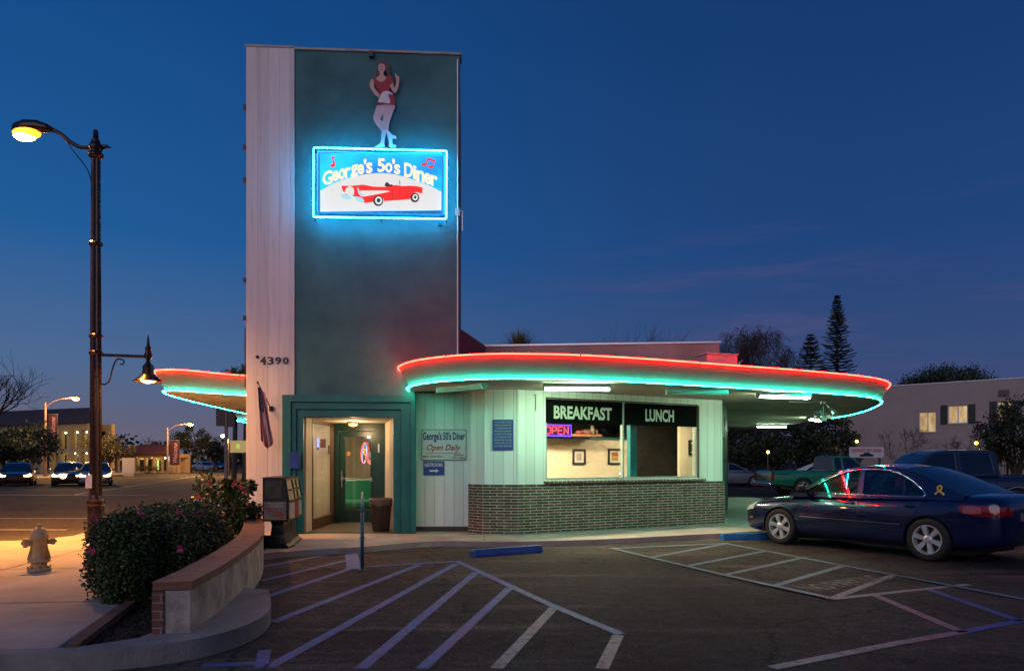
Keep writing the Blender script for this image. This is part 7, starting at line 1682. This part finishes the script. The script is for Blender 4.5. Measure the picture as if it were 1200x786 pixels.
def cobra(px, Y, zl, lx, label, banner, e, side=1):
    x = at(px, Y)[0]; S = thing('cobra_street_light', label, 'street light', (x, Y, .1), group='cobra head street lights'); xl = at(lx, Y)[0]
    pm = mat('galvanised_pole', (.16, .12, .10), .6, metal=.3, noise=.2)
    m = MB(); m.tube([(x, Y, 0), (x, Y, zl * .6), (x, Y, zl - .4)], [.16, .12, .09], 8); m.build('pole', pm, S)
    d = xl - x; m = MB(); m.tube(cr_curve([(x, Y, zl - .9), (x + d * .15, Y, zl - .45), (x + d * .45, Y, zl - .08), (x + d * .85, Y, zl + .06)], 5), .05, 6); m.build('lamp_arm', pm, S)
    m = MB(); m.tube([(x + d * .8, Y, zl + .06), (x + d * .92, Y, zl + .08), (x + d * 1.08, Y, zl + .05), (x + d * 1.14, Y, zl)], [.06, .14, .15, .04], 8); m.build('lamp_head', pm, S)
    m = MB(); m.blob((xl, Y, zl - .06), (.26, .22, .14), 12, 7); m.build('lamp_lens', N_sodium, S, smooth=True)
    l = bpy.data.lights.new('street_bulb', 'POINT'); l.energy = e; l.color = (1, .5, .14); l.shadow_soft_size = .2; o = bpy.data.objects.new('street_bulb', l); COL.objects.link(o); o.location = (xl, Y - .3, zl - .35)
    if banner:
        k = Y / 66; bm = MB(); bm.box((x + .28, Y - .01, zl - 3.7 * k), (x + 1.12 * k, Y + .01, zl - 1.5 * k)); bn = bm.build('banner', mat('maroon_banner', (.05, .012, .022), .8, noise=.1), S)
        m = MB(); m.tube([(x, Y, zl - 1.45 * k), (x + 1.15 * k, Y, zl - 1.45 * k)], .02, 5); m.build('banner_arm', pm, S)
        m = MB(); text_on(m, lambda u, z: Vector((x + .70 * k - z, Y - .014, zl - 3.5 * k + u)), 'Welcome', 0, 1.8 * k, -.22 * k, .2 * k, .01, .3); m.build('banner_script', mat('banner_pink', (.45, .25, .28), .8), bn)
cobra(53, 66, 7.25, 89, 'cobra head street light with a maroon banner left of the near lamp pole', True, 3800)
cobra(196, 86, 5.9, 223, 'cobra head street light with a banner by the orange roofed building', True, 3600)
cobra(247, 125, 5.5, 217, 'low glowing street light in front of the dark tree up the street', False, 2500)
cobra(268, 75, 4.2, 261.5, 'small orange light beside the traffic signal post', False, 1200)
def signal_post():
    Y = 40; x = at(265, Y)[0]; S = thing('signal_post', 'tall grey signal post with dark signal heads seen from behind', 'traffic signal', (x, Y, .15)); gm = mat('post_grey', (.20, .18, .18), .6, metal=.2, noise=.2)
    m = MB(); m.tube([(x, Y, 0), (x, Y, 4.7)], .10, 8); m.build('post', gm, S)
    for px0, px1, y0, y1 in ((254, 264, 478, 499), (267.5, 276, 479, 500)):
        a, b = P(px0, y1, Y), P(px1, y0, Y); m = MB(); m.box((a.x, Y - .12, a.z), (b.x, Y + .12, b.z)); m.build('signal_head', mat('signal_brown', (.05, .035, .03), .6, noise=.2), S, bevel=.02)
    m = MB(); m.tube([(x - .3, Y, 4.0), (x + .5, Y, 4.0)], .03, 6); m.build('bracket', gm, S)
    Y = 46; S = thing('lit_panel_sign', 'pale yellow lit sign panel on posts beside the tower edge', 'sign', (at(279, Y)[0], Y, 0)); a, b = P(269.5, 530, Y), P(292, 516, Y)
    m = MB(); m.box((a.x, Y, a.z), (b.x, Y + .2, b.z)); m.build('sign_panel', emit('lit_yellow_panel', (.55, .40, .14), .55), S)
    m = MB(); c = (a + b) / 2; m.blob((c.x - .1, Y - .003, c.z + .02), (.13, .008, .18), 10, 6); m.build('sign_emblem', emit('lit_green_mark', (.45, .6, .1), .8), S)
    for u in (a.x + .15, b.x - .3): m = MB(); m.tube([(u, Y + .1, 0), (u, Y + .1, a.z)], .06, 6); m.build('post', M_wood, S)
signal_post()
